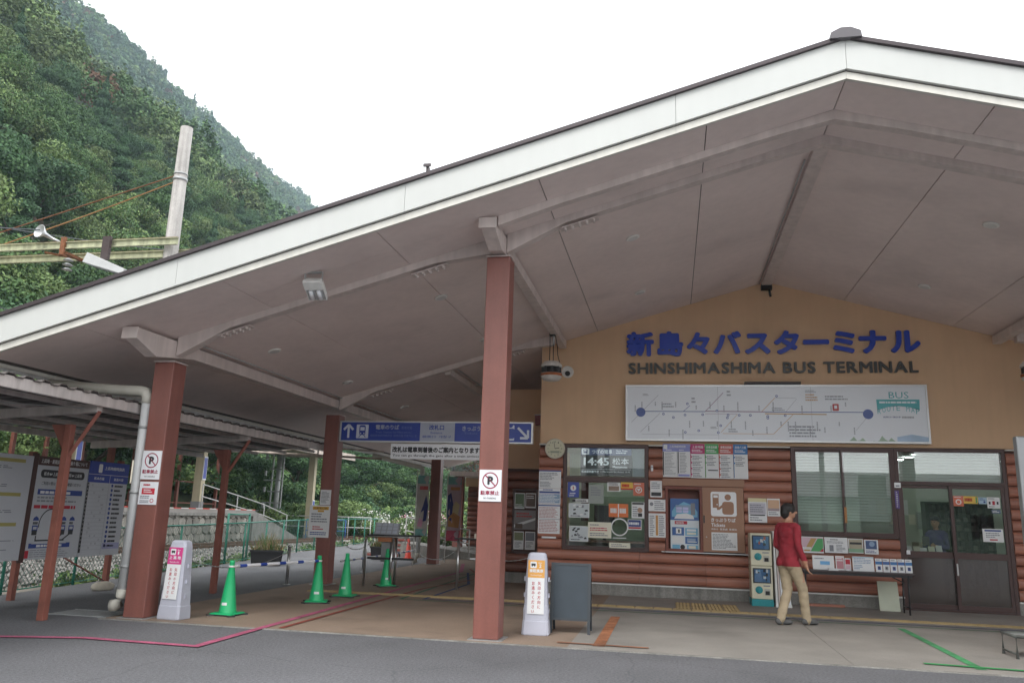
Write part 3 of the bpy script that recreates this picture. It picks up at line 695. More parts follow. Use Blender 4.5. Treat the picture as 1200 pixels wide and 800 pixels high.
# ticket window pane items (inside face of the glass side)
YG = YW-.035
dg = mat('display_dark', (.045, .055, .062), .3); dw_ = mat('display_white', (.8, .85, .9), .5, var=0, emit=.10); 
t = thing('departure_display', 'dark departure display reading 14:45 in the upper ticket window', 'display', (0, 0, 0))
B('screen', dg, -1.74, -.735, YW+.02, YW+.06, 2.215, 2.765, t)
B('side_panel', mat('display_side', (.30, .36, .40), .5), -.73, -.505, YW+.025, YW+.05, 2.215, 2.765, t)
fr = Fr((-1.74, YW+.019, 2.215)); mb = MB(dw_)
hdr = mat('display_header', (.10, .13, .25), .4, emit=.1); mb.rect(fr, .01, .40, .99, .54, .001, hdr); rrect(mb, fr, .02, .41, .17, .53, .02, .002, dw_)
mb.rect(fr, .055, .435, .135, .51, .003, hdr); mb.rect(fr, .07, .475, .12, .50, .004, dw_)
mb.text(fr, 'つぎの電車', .22, .425, .40, .085, .003, dw_, .02); mb.rect(fr, .65, .42, .654, .52, .003, dw_); mb.text(fr, 'Next Train', .69, .47, .22, .04, .003, dw_, .02); mb.words(fr, .69, .43, .95, .46, 1, .003, dw_, 3, 1, .6)
mb.text(fr, '14:45', .06, .20, .50, .155, .003, dw_, .03); mb.text(fr, '松本', .62, .22, .32, .13, .003, dw_, .01); mb.text(fr, 'Matsumoto', .63, .155, .28, .045, .003, dw_, .02)
mb.rect(fr, .02, .125, .98, .13, .003, dw_); mb.text(fr, '松本駅到着予定', .02, .055, .34, .05, .003, dw_, .02); mb.text(fr, '|  Matsumoto Sta. Arrival  15:15', .40, .06, .56, .035, .003, dw_, .01, 1)
mb.build('display_print', t)
def win(label, x0, x1, z0, z1, el, base=None, **k): return sheet(label, x0, x1, z0, z1, el, base, y=YG-.004*k.pop('lay', 0), th=.003, **k)
win('blue sticker sheet with a white round symbol in the top left of the ticket window', -1.98, -1.76, 1.79, 2.08, [('d', .5, .62, .26, paper), ('r', .46, .52, .54, .72, ink_r), ('w', .2, .22, .8, .32, 1, paper, 1, .7), ('w', .15, .06, .85, .18, 2, paper)], blue_s, name='sticker_sheet', cat='sticker')
win('small dark headed strip above the upper cartoon notice in the ticket window', -1.885, -1.575, 1.70, 1.765, [('r', .0, .1, .2, .9, ink), ('w', .25, .1, .95, .9, 2, ink)], name='notice_strip', cat='notice')
def sketch(label, x0, x1, z0, z1, s):
    R = random.Random(s); el = [('r', .03, .04, .97, .96, mat('sketch_grey', (.55, .60, .62), .6))]
    for i in range(11):
        a, b = R.uniform(.06, .8), R.uniform(.1, .8); el.append(('p', [(a, b), (a+.13*R.random()+.05, b+.03), (a+.15*R.random()+.03, b+.15), (a-.02, b+.1)], R.choice((ink, ink, paper, G1))))
    el.append(('w', .1, .06, .9, .16, 1, ink)); return win(label, x0, x1, z0, z1, el, name='notice', cat='notice')
sketch('upper black and white cartoon style notice at the left of the ticket window', -1.955, -1.555, 1.41, 1.68, 3)
sketch('lower black and white cartoon style notice at the left of the ticket window', -1.935, -1.57, .965, 1.25, 8)
win('pale grey sheet taped high in the ticket window beside the blue sticker', -1.57, -1.28, 1.68, 2.04, [('w', .15, .4, .85, .9, 4, G1)], mat('grey_sheet', (.32, .35, .33), .6), name='notice', cat='notice')
win('white photo leaflet at the top edge of the ticket window', -1.21, -.96, 1.92, 2.09, [('r', .1, .1, .9, .6, mat('photo_brown', (.28, .2, .15), .6)), ('w', .1, .68, .9, .95, 2, ink)], name='leaflet', cat='leaflet')
win('yellow and orange sale sticker at the top edge of the ticket window', -.95, -.72, 1.96, 2.10, [('w', .08, .35, .92, .85, 1, C('#c02010'), 1, .8), ('r', .0, .0, 1, .2, C('#c02010'))], mat('print_yellow', (.75, .50, .08), .5), name='sticker_sheet', cat='sticker')
win('orange red sticker with a white heart ring at the top right of the ticket window', -.715, -.505, 1.85, 2.10, [('o', .5, .45, .30, .08, paper), ('p', [(.5, .32), (.66, .50), (.58, .58), (.5, .52), (.42, .58), (.34, .50)], paper), ('w', .1, .8, .9, .95, 1, paper)], mat('print_coral', (.62, .16, .09), .5), name='sticker_sheet', cat='sticker')
win('bright orange notice with white bold characters in the middle of the ticket window', -1.18, -.81, 1.44, 1.69, [('r', .47, .0, .52, 1, paper), ('w', .08, .3, .44, .75, 1, paper, 1, .8), ('w', .56, .3, .95, .75, 1, paper, 1, .8)], mat('print_orange', (.68, .17, .04), .5), name='notice', cat='notice')
win('white leaflet with a portrait photo at the right edge of the ticket window', -.745, -.505, 1.43, 1.73, [('r', .05, .85, .95, .97, ink), ('d', .65, .5, .2, mat('portrait_skin', (.45, .28, .2), .6)), ('w', .08, .08, .55, .75, 5, G1), ('r', .5, .1, .82, .32, ink)], name='leaflet', cat='leaflet')
win('small landscape picture card low at the right of the ticket window', -.82, -.56, 1.215, 1.405, [('r', .05, .3, .95, .95, C('#2a3d80')), ('w', .1, .45, .9, .8, 1, paper, 1, .7), ('r', .05, .1, .95, .26, C('#b02a30'))], name='picture_card', cat='card')
win('cream notice with red lines low in the middle of the ticket window', -1.575, -1.13, 1.04, 1.335, [('w', .08, .75, .7, .88, 1, G1), ('w', .08, .42, .92, .68, 2, ink_r), ('w', .08, .1, .92, .34, 2, G1)], paper_c, lay=1, name='notice', cat='notice')
win('cream paper strip at the foot of the ticket window', -1.17, -.77, .865, .965, [('w', .1, .2, .9, .8, 2, G1)], paper_c, name='notice_strip', cat='notice')
# speaking hole
t = thing('speaking_hole', 'round clear speaking hole ring in the ticket window glass', 'window ring', (0, 0, 0))
fr = Fr((-.975, YW-.014, 1.255)); mb = MB(alu).ring(fr, 0, 0, .165, .022, .012, alu, 32); mb.ring(fr, 0, 0, .150, .006, .016, white_p, 32); mb.build('ring', t)
MB(alu).box(-1.10, -.85, YW-.05, YW-.013, 1.045, 1.06).build('tray_lip', t)
# behind the glass: counter, curtain, dark monitor
t = thing('ticket_counter', 'ticket clerk counter behind the ticket window', 'counter', (0, 0, 0))
B('counter_top', mat('counter_wood', (.22, .13, .08), .5), -2.0, -.5, YW+.18, YW+.75, .95, .99, t); B('counter_front', inw, -2.0, -.5, YW+.70, YW+.74, .02, .949, t)
tag(B('curtain', mat('dark_curtain', (.09, .025, .02), .8), -1.74, -1.60, YW+.2, YW+.26, 1.35, 2.1), 'dark red curtain drawn at the left behind the ticket window', 'curtain')
t = thing('computer_monitor', 'black computer monitor on the counter behind the ticket window', 'monitor', (0, 0, 0))
B('screen', black_m, -1.50, -1.10, YW+.40, YW+.45, 1.30, 1.66, t); B('stand', black_m, -1.33, -1.27, YW+.42, YW+.46, .991, 1.299, t)
t = thing('office_cabinet', 'pale green cabinet against the back wall of the ticket office', 'cabinet', (0, 0, 0))
gc = mat('cabinet_green', (.26, .33, .24), .5); B('cabinet_body', gc, -1.9, -.6, 18.5, 19.1, .021, 1.9, t)
for k in range(3): B('cabinet_door', gc, -1.89+k*.43, -1.48+k*.43, 18.48, 18.499, .08, 1.86, t)
# right of the ticket window
YL = YW-.078
sheet('white notice with a dark picture, topmost of three beside the ticket window', -.39, -.17, 1.83, 2.14, [('w', .1, .5, .9, .92, 4, G1), ('r', .08, .08, .92, .3, ink)], y=YL, name='notice', cat='notice')
sheet('small wide notice between two others on the logs beside the ticket window', -.425, -.11, 1.57, 1.79, [('w', .35, .1, .95, .9, 5, G1), ('d', .18, .6, .16, ink_g)], y=YL, name='notice', cat='notice')
sheet('large notice with an orange stripe, lowest of three beside the ticket window', -.425, -.11, 1.09, 1.53, [('r', .42, .08, .56, .92, mat('stripe_orange', (.55, .28, .08), .5)), ('w', .06, .05, .38, .92, 11, G1), ('w', .6, .05, .95, .92, 11, G1)], y=YL, name='notice', cat='notice')
t = thing('intercom', 'small white intercom box on the logs right of the ticket window', 'intercom', (0, 0, 0)); MB(plate).box(-.375, -.335, YL-.02, YL+.01, 2.32, 2.43).build('case', t); MB(G1).box(-.365, -.345, YL-.022, YL-.0201, 2.38, 2.41).build('grille', t)
# timetable row
TG = 'timetable panels in a row above the ticket machine'
lav = mat('print_lavender', (.28, .30, .62), .5); mag = mat('print_magenta', (.48, .04, .17), .5); grn = mat('print_green', (.08, .36, .12), .5); red = mat('print_red', (.52, .10, .08), .5); blu = mat('print_blue', (.04, .17, .42), .5)
el = [('r', 0, .77, 1, 1, lav), ('r', .03, .84, .17, .97, paper), ('t', .24, .88, .85, .96, '上高地線時刻表', paper), ('w', .12, .79, .45, .84, 1, paper), ('w', .6, .79, .9, .84, 1, paper), ('r', .52, .02, .53, .77, G1), ('r', .01, .05, .045, .76, ink), ('r', .55, .12, .58, .76, ink)]
el += [('w', .08, .05, .5, .74, 16, G1, .6, .3), ('w', .62, .12, .9, .74, 14, G1, .9, .35), ('r', .56, .03, .97, .09, lav)]
sheet('wide lavender headed timetable panel, leftmost above the ticket machine', -.15, .365, 2.215, 2.845, el, y=YL, group=TG)
for (a, b, m, c, nm, n4) in ((.37, .635, mag, '上高地線', 'magenta headed timetable panel next to the wide lavender one', 4), (.64, .89, grn, '白骨温泉線', 'green headed timetable panel above the ticket machine', 1), (.895, 1.155, red, '乗鞍高原線', 'red headed timetable panel above the ticket shutter', 4), (1.16, 1.42, blu, '高速バス線', 'blue headed timetable panel, rightmost above the ticket shutter', 1)):
    el = [('r', 0, .71, 1, 1, m), ('t', .12, .87, .9, .95, c, paper), ('w', .1, .75, .9, .84, 2, paper), ('r', .0, .03, .05, .70, m)]
    for q in range(4 if n4 > 1 else 2): el += [('w', .14, .52-q*.165, .95, .66-q*.165, 3, G1)]; el += [('d', .06, .62-q*.17, .06, m)]
    if m is grn: el.append(('r', .2, .22, .92, .25, ink))
    sheet(nm, a, b, 2.205, 2.85, el, y=YL, group=TG)
# ticket machine in the recess
t = thing('ticket_machine', 'blue and white ticket vending machine in the wooden recess', 'ticket machine', (0, 0, 0))
wht = mat('machine_white', (.66, .72, .76), .35); mbl = mat('machine_blue', (.03, .11, .34), .35); cyb = mat('machine_cyan', (.16, .42, .62), .4)
B('machine_body', wht, -.02, .51, YW+.02, YW+.27, .86, 1.82, t)
fr = Fr((-.02, YW+.0195, .86)); mb = MB(wht)
mb.rect(fr, .0, .56, .53, .96, .001, mbl); mb.poly(fr, [(.03, .62), (.5, .62), (.5, .72), (.42, .84), (.25, .9), (.08, .80), (.03, .72)], .002, cyb)
mb.rect(fr, .10, .74, .44, .84, .003, G2); mb.rect(fr, .38, .66, .46, .88, .0035, G1)
for a in range(2):
    for b in range(2): mb.rect(fr, .11+a*.12, .70+b*.055, .215+a*.12, .745+b*.055, .004, mat('button_lilac', (.5, .52, .78), .4))
mb.poly(fr, [(.07, .585), (.44, .585), (.42, .65), (.30, .69), (.12, .67)], .0045, paper)
mb.rect(fr, .08, .485, .31, .545, .003, ink_r); mb.words(fr, .10, .495, .29, .535, 2, .004, paper, 3, 1)
mb.rect(fr, .03, .28, .25, .43, .003, mbl); mb.rect(fr, .10, .31, .20, .41, .004, paper); mb.rect(fr, .14, .33, .17, .39, .005, ink)
mb.rect(fr, .27, .28, .50, .42, .003, cyb); mb.rect(fr, .30, .30, .47, .34, .004, paper_c); mb.rect(fr, .30, .36, .47, .40, .004, paper)
mb.rect(fr, .27, .13, .50, .26, .003, mbl); mb.rect(fr, .30, .15, .46, .23, .004, G2); mb.rect(fr, .30, .03, .50, .11, .003, cyb); mb.rect(fr, .33, .045, .46, .095, .004, paper_c)
mb.rect(fr, .03, .03, .17, .11, .003, cyb); mb.disc(fr, .22, .07, .045, .0035, ink, 14); mb.rect(fr, .03, .14, .24, .25, .003, paper)
mb.build('machine_panel', t)
MB(alu).box(.30, .46, YW-.005, YW+.0185, 1.02, 1.035).build('coin_tray', t)
# wall notices right of shutter
sheet('white map notice with cream header on the logs behind the man', 1.40, 1.73, 1.42, 1.86, [('r', 0, .85, 1, 1, mat('header_cream', (.66, .60, .38), .6)), ('r', .06, .35, .94, .80, mat('map_pale', (.50, .48, .55), .6)), ('w', .1, .4, .9, .75, 4, G1), ('r', .1, .28, .9, .33, ink), ('w', .08, .05, .9, .24, 2, G1)], y=YL, name='notice', cat='notice')
sheet('small sunset coloured picture notice just left of the office window', 1.74, 1.965, 1.54, 1.86, [('r', .05, .45, .95, .92, mat('sunset', (.62, .40, .26), .6)), ('r', .05, .30, .95, .45, mat('sunset_low', (.35, .28, .3), .6)), ('w', .1, .06, .9, .26, 2, G1)], y=YL, name='notice', cat='notice')
# office window print & table leaflets
YT = 14.95
# clock
t = thing('wall_clock', 'round cream faced wall clock at the top of the log pillar', 'clock', (0, 0, 0))
fr = Fr((-2.235, YW-.08, 2.72)); MB(beige).lathe([(.185, -.02), (.20, .0), (.20, .03), (.185, .04), (.175, .03), (.172, .028)], ax=fr, seg=32).build('case', t)
face = mat('clock_face', (.62, .60, .44), .5); mb = MB(face).disc(fr, 0, 0, .172, .029, seg=30); mb.build('dial', t)
mb = MB(ink)
for k in range(12):
    a = PI/2-k*PI/6; s_ = str(12 if k == 0 else k); mb.text(fr, s_, .135*math.cos(a)-.013*len(s_), .135*math.sin(a)-.014, .022*len(s_), .028, .030, ink, .01, 1)
mb.rect(fr, -.09, -.085, .09, -.045, .030, mat('clock_lcd', (.30, .33, .25), .4)); mb.build('numerals', t)
mb = MB(ink).line(fr, (0, 0), (.085*math.cos(math.radians(10)), .085*math.sin(math.radians(10))), .012, .032).build('hour_hand', t)
MB(ink).line(fr, (0, 0), (-.02, .13), .008, .034).build('minute_hand', t)

# door stickers
t_ = YW-.012-.012
def dst(label, x0, x1, z0, z1, el, base): return sheet(label, x0, x1, z0, z1, el, base, y=YW-.03, th=.002, name='sticker_sheet', cat='sticker')
dst('coral red round symbol sticker at the top left of the right door leaf', 4.93, 5.10, 1.81, 1.99, [('o', .5, .42, .28, .10, paper), ('w', .1, .82, .9, .95, 1, paper)], mat('print_coral'))
dst('yellow sticker with red lettering at the top of the right door leaf', 5.105, 5.33, 1.86, 1.99, [('w', .05, .3, .8, .85, 1, C('#a01808'), 1, .8), ('r', .85, .1, .95, .9, mat('print_green'))], mat('print_yellow'))
dst('pale blue square sticker at the top of the right door leaf', 5.345, 5.475, 1.86, 1.975, [('w', .1, .5, .9, .9, 2, ink_b), ('d', .7, .3, .15, ink_b)], mat('print_paleblue', (.40, .55, .68), .5))
dst('white sticker with three small figures at the top right of the right door leaf', 5.48, 5.685, 1.79, 1.98, [('w', .1, .8, .9, .92, 1, ink), ('r', .12, .35, .26, .6, ink), ('r', .4, .3, .6, .65, ink_r), ('r', .74, .35, .88, .6, ink), ('w', .1, .08, .9, .2, 1, ink)], paper)
dst('small dark blue sticker strip under the three figure sticker', 5.54, 5.68, 1.70, 1.765, [('w', .1, .2, .9, .8, 2, paper)], mat('strip_blue', (.10, .14, .22), .5))
dst('white notice with a blue bar and red line on the right door leaf', 5.36, 5.69, 1.21, 1.435, [('r', .1, .80, .9, .92, ink_b), ('w', .15, .30, .9, .72, 3, G1), ('r', .32, .12, .7, .22, ink_r)], paper)
sheet('small white switch box on the door frame beside the table', 4.09, 4.15, .95, 1.02, [], plate, y=YW-.052, th=.02, name='switch_box', cat='switch')
sheet('small silver sensor box at the top corner of the door frame', 3.965, 4.07, 2.11, 2.20, [('r', .2, .2, .8, .5, G1)], alu, y=YW-.056, th=.06, name='door_sensor', cat='sensor')
sheet('narrow purple vertical nameplate on the post left of the doors', 3.96, 4.03, 1.74, 2.06, [('w', .3, .05, .7, .95, 8, paper)], mat('print_purple', (.10, .06, .25), .5), y=YW-.055, th=.004, name='nameplate', cat='nameplate')

# ------------------------------------------------------------------ leaflet table
t = thing('folding_table', 'long dark folding table with leaflets under the office window', 'table', (2.95, 14.9, 0))
bt = mat('dark_tabletop', (.05, .035, .035), .4, var=.1)
MB(bt).box(-.80, 1.0, -.24, .22, .635, .665).build('tabletop', t, bevel=.006)
MB(black_m).box(-.75, .95, -.20, -.17, .595, .634).box(-.75, .95, .15, .18, .595, .634).build('apron', t)
for x in (-.74, .88):
    for y in (-.19, .16): MB(black_m).tube([(x, y, 0), (x+.01, y, .634)], .0145, seg=8).build('leg', t)
    MB(black_m).tube([(x, -.19, .12), (x, .16, .12)], .01, seg=6).build('stretcher', t)
MB(black_m).tube([(.88, -.0, .50), (.62, -.0, .62)], .01, seg=6).build('brace', t)
LG = 'leaflets and notices standing on the dark table'
def leaf(label, x0, x1, z0, z1, el, y, base=None, lean=.12, **k):
    fr = Fr((x0, y, z0), (1, 0, 0), (0, math.sin(lean), math.cos(lean))); return sheet(label, x0, x1, z0, z1, el, base, fr=fr, th=.012, name='leaflet', cat='leaflet', group=LG, **k)
YLo = 15.55
leaf('colourful striped poster beside the man above the table', 2.30, 2.68, .915, 1.20, [('r', .02, .1, .98, .95, mat('pale_pink', (.62, .45, .52), .6)), ('p', [(.1, .1), (.45, .9), (.7, .9), (.35, .1)], mat('ochre_print', (.50, .32, .12), .6)), ('p', [(.4, .1), (.75, .9), (.98, .9), (.98, .35), (.85, .1)], mat('print_green')), ('p', [(.8, .1), (.98, .1), (.98, .3)], ink_r), ('w', .05, .2, .6, .4, 1, paper, 1, .8)], YLo, lean=.02)
leaf('large white form with a diagram behind the table', 2.70, 3.09, .93, 1.20, [('w', .25, .8, .8, .9, 1, ink), ('w', .1, .6, .9, .76, 2, G1), ('r', .2, .1, .38, .5, G1), ('w', .5, .1, .9, .55, 5, G1)], YLo, lean=.02)
leaf('green footed portrait leaflet behind the table', 3.10, 3.35, .94, 1.19, [('r', .05, .3, .95, .95, mat('photo_beige', (.42, .38, .28), .6)), ('r', .1, .6, .9, .75, ink), ('r', 0, .05, 1, .3, mat('leaf_green', (.25, .42, .28), .6))], YLo, lean=.02)
leaf('dark landscape photo leaflet rightmost on the logs behind the table', 3.37, 3.60, .93, 1.18, [('r', .1, .35, .9, .93, mat('photo_night', (.06, .10, .22), .6)), ('d', .55, .7, .2, G2), ('w', .1, .06, .9, .28, 2, ink_b)], YLo, lean=.02)
leaf('white box of leaflets with a blue emblem at the left of the table', 2.38, 2.73, .666, .90, [('r', .35, .35, .8, .6, mat('emblem_blue', (.15, .40, .70), .6)), ('w', .1, .7, .6, .85, 1, G1)], 14.92)
leaf('narrow pink magazine on the table beside the white leaflet box', 2.76, 2.90, .666, .90, [('r', .1, .1, .9, .9, mat('pink_photo', (.50, .22, .25), .6)), ('w', .1, .6, .9, .9, 2, paper)], 14.94)
leaf('dark covered magazine in the middle of the table', 2.905, 3.00, .666, .87, [('r', .1, .5, .9, .9, ink_r), ('r', .1, .1, .9, .45, mat('pale_pink'))], 14.92)
leaf('wide blue lined information sheet in the middle of the table', 3.03, 3.37, .666, .905, [('w', .06, .5, .94, .92, 4, G2), ('w', .06, .1, .5, .45, 3, G2), ('r', .0, .93, 1, .97, cyb)], 14.92)
for q in range(5):
    leaf(['first','second','third','fourth','last'][q]+' of five blue banded brochures from the left on the table', 3.395+q*.118, 3.395+q*.118+.105, .666, .885, [('r', 0, .55, 1, .78, mbl if q % 2 else blu), ('r', .3, .15, .75, .42, ink_g if q % 2 else ink_b), ('w', .1, .82, .9, .95, 1, G1), ('d', .5, .3, .12, ink)], 14.92)
t = thing('paper_stack', 'small stack of grey papers on the table before the leaflet box', 'papers', (0, 0, 0))
for q in range(4): MB(paper).box(2.60+q*.004, 2.76+q*.003, 14.74+q*.003, 14.84, .666+q*.008, .673+q*.008).build('paper_sheet', t)
o = tag(MB(mat('pale_board', (.50, .53, .42), .5)).fbox(Fr((3.50, 15.28, 0), (1, 0, 0), (0, .22, 1)), 0, 0, .33, .50, -.02, 0).build('spare_board', bevel=.004), 'pale cream board leaning under the right end of the table', 'board')
o = tag(MB(log_m).box(2.25, 2.98, 15.5, 15.62, .0, .045).build('wooden_plank', bevel=.01), 'red brown plank lying on the ground under the table', 'plank')

# ------------------------------------------------------------------ capsule machines
cm = mat('machine_cream', (.66, .63, .48), .4); tl_ = mat('machine_teal', (.02, .27, .30), .4)
def capsule(z, label):
    t = thing('capsule_machine', label, 'capsule machine', (1.36, 15.02, z), 0, 'stacked capsule toy machines')
    MB(cm).box(0, .36, 0, .42, 0, .555).build('cabinet', t, bevel=.015)
    fr = Fr((0, -.002, 0)); mb = MB(black_m); mb.fbox(fr, .03, .27, .33, .52, -.0, .012); mb.build('window_frame', t)
    mb = MB(mat('toy_print_blue', (.06, .18, .38), .4)); mb.rect(fr, .05, .285, .31, .50, .013)
    R = random.Random(int(z*10))
    for i in range(9): a, b = R.uniform(.07, .26), R.uniform(.30, .46); mb.rect(fr, a, b, a+R.uniform(.02, .05), b+R.uniform(.02, .06), .0136+i*.0003, R.choice((paper, mat('print_coral'), cyb, ink, paper)))
    mb.build('toy_poster', t); B('window_pane', acrylic, .04, .32, -.024, -.021, .28, .51, t)
    dl = MB(tl_).lathe([(.062, .0), (.062, .012), (.045, .018)], ax=Fr((.125, -.002, .155)), seg=20).build('dial', t); MB(tl_).box(.115, .135, -.045, -.02, .105, .205).build('knob', dl)
    MB(mat('dial_frame', (.45, .45, .40), .4)).fbox(fr, .215, .07, .315, .175, 0, .010).build('outlet_frame', t); MB(dark).fbox(fr, .23, .075, .30, .14, .0102, .012).build('outlet', t)
    MB(G1).fbox(fr, .20, .215, .31, .235, 0, .004).build('price_label', t)
    return t
capsule(.12, 'lower cream capsule machine standing on the teal base'); capsule(.68, 'upper cream capsule machine at the top of the stack')
tag(MB(tl_).box(1.355, 1.725, 15.01, 15.45, .0, .118).build('machine_base', bevel=.01), 'teal plinth under the two cream capsule machines', 'plinth')
t = thing('folded_panels', 'white folded display panels leaning upright beside the capsule machines', 'display panel', (1.76, 15.0, 0))
for q, (a, w, h, m) in enumerate(((0, .035, 1.28, white_p), (.045, .03, 1.22, beam_m), (.085, .17, .98, plate))):
    MB(m).hexa([(a, 0, 0), (a+w, 0, 0), (a+w, .4, 0), (a, .4, 0), (a-.01, .06, h), (a+w*.5, .06, h), (a+w*.5, .4, h), (a-.01, .4, h)]).build('panel', t)
MB(white_p).box(-.01, .26, -.02, .01, 0, .05).build('foot', t)

# ------------------------------------------------------------------ figures (one continuous body each, voxel-fused from tapered limbs)
def ellip(V, F, c, r, rot=None, nu=16, nv=10):
    b = len(V); M = rot or Matrix.Identity(3)
    for j in range(nv+1):
        ph = -PI/2+PI*j/nv
        for i in range(nu):
            th = 2*PI*i/nu; p = Vector((r[0]*math.cos(ph)*math.cos(th), r[1]*math.cos(ph)*math.sin(th), r[2]*math.sin(ph)))
            V.append(tuple(M @ p + Vector(c)))
    for j in range(nv):
        for i in range(nu): F.append((b+j*nu+i, b+j*nu+(i+1) % nu, b+(j+1)*nu+(i+1) % nu, b+(j+1)*nu+i))
def cone_(V, F, p0, p1, r0, r1, sq=1.0):
    mb = MB(); p0, p1 = Vector(p0), Vector(p1)
    for p, r in ((p0, r0), (p1, r1)): ellip(V, F, p, (r, r, r) if not isinstance(r, tuple) else r)
    b = len(V); n = 14; d = (p1-p0).normalized(); a = Vector((0, 1, 0)) if abs(d.y) < .9 else Vector((1, 0, 0)); x = d.cross(a).normalized(); y = d.cross(x)
    if isinstance(r0, tuple): x, y = Vector((1, 0, 0)), Vector((0, 1, 0)); R0, R1 = r0, r1
    else: R0, R1 = (r0, r0), (r1, r1)
    for p, r in ((p0, R0), (p1, R1)):
        for i in range(n): V.append(tuple(p + x*r[0]*math.cos(2*PI*i/n) + y*r[1]*math.sin(2*PI*i/n)))
    for i in range(n): F.append((b+i, b+(i+1) % n, b+n+(i+1) % n, b+n+i))
    F.append(tuple(range(b, b+n))[::-1]); F.append(tuple(range(b+n, b+2*n)))
JOBS = []
def run_jobs():
    dg = bpy.context.evaluated_depsgraph_get()
    for (o, me, mats, matfn, disp) in JOBS:
        nm = bpy.data.meshes.new_from_object(o.evaluated_get(dg)); name = me.name
        nm.materials.clear()
        for m in mats: nm.materials.append(m)
        if disp:
            vs_ = [(v.co.copy(), v.normal.copy()) for v in nm.vertices]
            nm.vertices.foreach_set('co', [c for q, n_ in vs_ for c in (q + n_*disp*noise.noise(q*14)*(1 if q.z < 1.4 else .2))])
        nm.polygons.foreach_set('material_index', [matfn(p.center) for p in nm.polygons]); nm.polygons.foreach_set('use_smooth', [True]*len(nm.polygons))
        JOBS2.append((o, nm, me))
    for o, nm, me in JOBS2: o.modifiers.clear(); o.data = nm; bpy.data.meshes.remove(me)
JOBS2 = []
def fuse(name, prims, voxel, matfn, mats, parent, smooth=3, disp=0):
    V, F = [], []
    for p in prims:
        if p[0] == 'e': ellip(V, F, *p[1:])
        else: cone_(V, F, *p[1:])
    me = bpy.data.meshes.new(name); me.from_pydata(V, [], F); me.update()
    o = bpy.data.objects.new(name, me); COL.objects.link(o)
    bmx = bmesh.new(); bmx.from_mesh(me); bmesh.ops.recalc_face_normals(bmx, faces=bmx.faces); bmx.to_mesh(me); bmx.free()
    r = o.modifiers.new('r', 'REMESH'); r.mode = 'VOXEL'; r.voxel_size = voxel
    s = o.modifiers.new('s', 'SMOOTH'); s.iterations = smooth; s.factor = .5
    JOBS.append((o, me, mats, matfn, disp))
    o.parent = parent; return o
skin = mat('skin', (.42, .22, .14), .55, var=.08, scale=12)
def hand(P, w, d, side, curl):
    """palm and five bent fingers; w wrist point, d direction of the hand, side +-1 towards the thumb"""
    w, d = Vector(w), Vector(d).normalized(); s = Vector(side).normalized(); n = d.cross(s)
    P.append(('c', w, w+d*.03, .026, .028)); P.append(('c', w+d*.03+s*.014, w+d*.085+s*.018, .020, .017)); P.append(('c', w+d*.03-s*.014, w+d*.08-s*.020, .019, .016))
    for k, (o_, L) in enumerate(((.027, .072), (.009, .082), (-.010, .076), (-.028, .058))):
        a = w+d*.085+s*o_; b = a+d*L*.5+n*curl*.4*L; c = b+d*L*.38+n*curl*L*.9
        P.append(('c', a, b, .0095, .0085)); P.append(('c', b, c, .0085, .0075))
    a = w+d*.03+s*.030; b = a+d*.035+s*.022+n*curl*.01; P.append(('c', a, b, .012, .010)); P.append(('c', b, b+d*.032+n*curl*.02, .010, .0085))
# man in red seen from behind
man = thing('person', 'person in a dark red long sleeved shirt and khaki trousers, walking past the leaflet table, seen from behind', 'person', (1.66, 12.45, 0.004), math.radians(-54))
man['label'] = 'person in dark red shirt and khaki trousers walking past the leaflet table'
redc = mat('red_shirt', (.27, .018, .030), .85, var=.16, scale=9, fine=.05, fscale=200, bump=1.0, bscale=9); khaki = mat('khaki_trousers', (.40, .32, .215), .85, var=.12, scale=10, fine=.06, fscale=180, bump=1.0, bscale=11)
P = []
P += [('e', (0, .0, .90), (.165, .125, .12)), ('c', (0, 0, .84), (0, .005, 1.10), (.172, .128, .05), (.150, .110, .05)), ('c', (0, .0, 1.08), (0, .01, 1.28), (.152, .110, .05), (.178, .120, .06)),
      ('e', (0, .0, 1.27), (.180, .122, .135)), ('c', (-.135, .0, 1.365), (.135, .0, 1.365), .068, .068), ('c', (-.05, .0, 1.39), (.05, 0, 1.39), .062, .062), ('c', (0, .0, 1.38), (0, .02, 1.50), .058, .052)]
hr = Matrix.Rotation(math.radians(-22), 3, 'Z')
P += [('e', (0, .03, 1.585), (.074, .092, .105), hr), ('e', hr @ Vector((0, .055, 0)) + Vector((0, .02, 1.535)), (.052, .05, .055), hr), ('e', hr @ Vector((0, .122, 0)) + Vector((0, .02, 1.57)), (.012, .018, .020), hr),
      ('e', hr @ Vector((.076, -.005, 0)) + Vector((0, .03, 1.575)), (.012, .022, .032), hr), ('e', hr @ Vector((-.076, -.005, 0)) + Vector((0, .03, 1.575)), (.012, .022, .032), hr)]
# arms
P += [('c', (.175, 0, 1.35), (.225, -.03, 1.10), .060, .047), ('c', (.225, -.03, 1.10), (.245, .06, .89), .047, .040), ('c', (.245, .06, .89), (.25, .075, .855), .030, .026)]
hand(P, (.25, .075, .855), (.06, .25, -1), (-.9, .45, .1), .5)
P += [('c', (-.175, 0, 1.35), (-.225, -.02, 1.10), .060, .047), ('c', (-.225, -.02, 1.10), (-.20, .14, .955), .045, .038), ('c', (-.20, .14, .955), (-.185, .185, .93), .030, .026)]
hand(P, (-.185, .185, .93), (.25, .85, -.3), (.1, .2, 1), -.5)
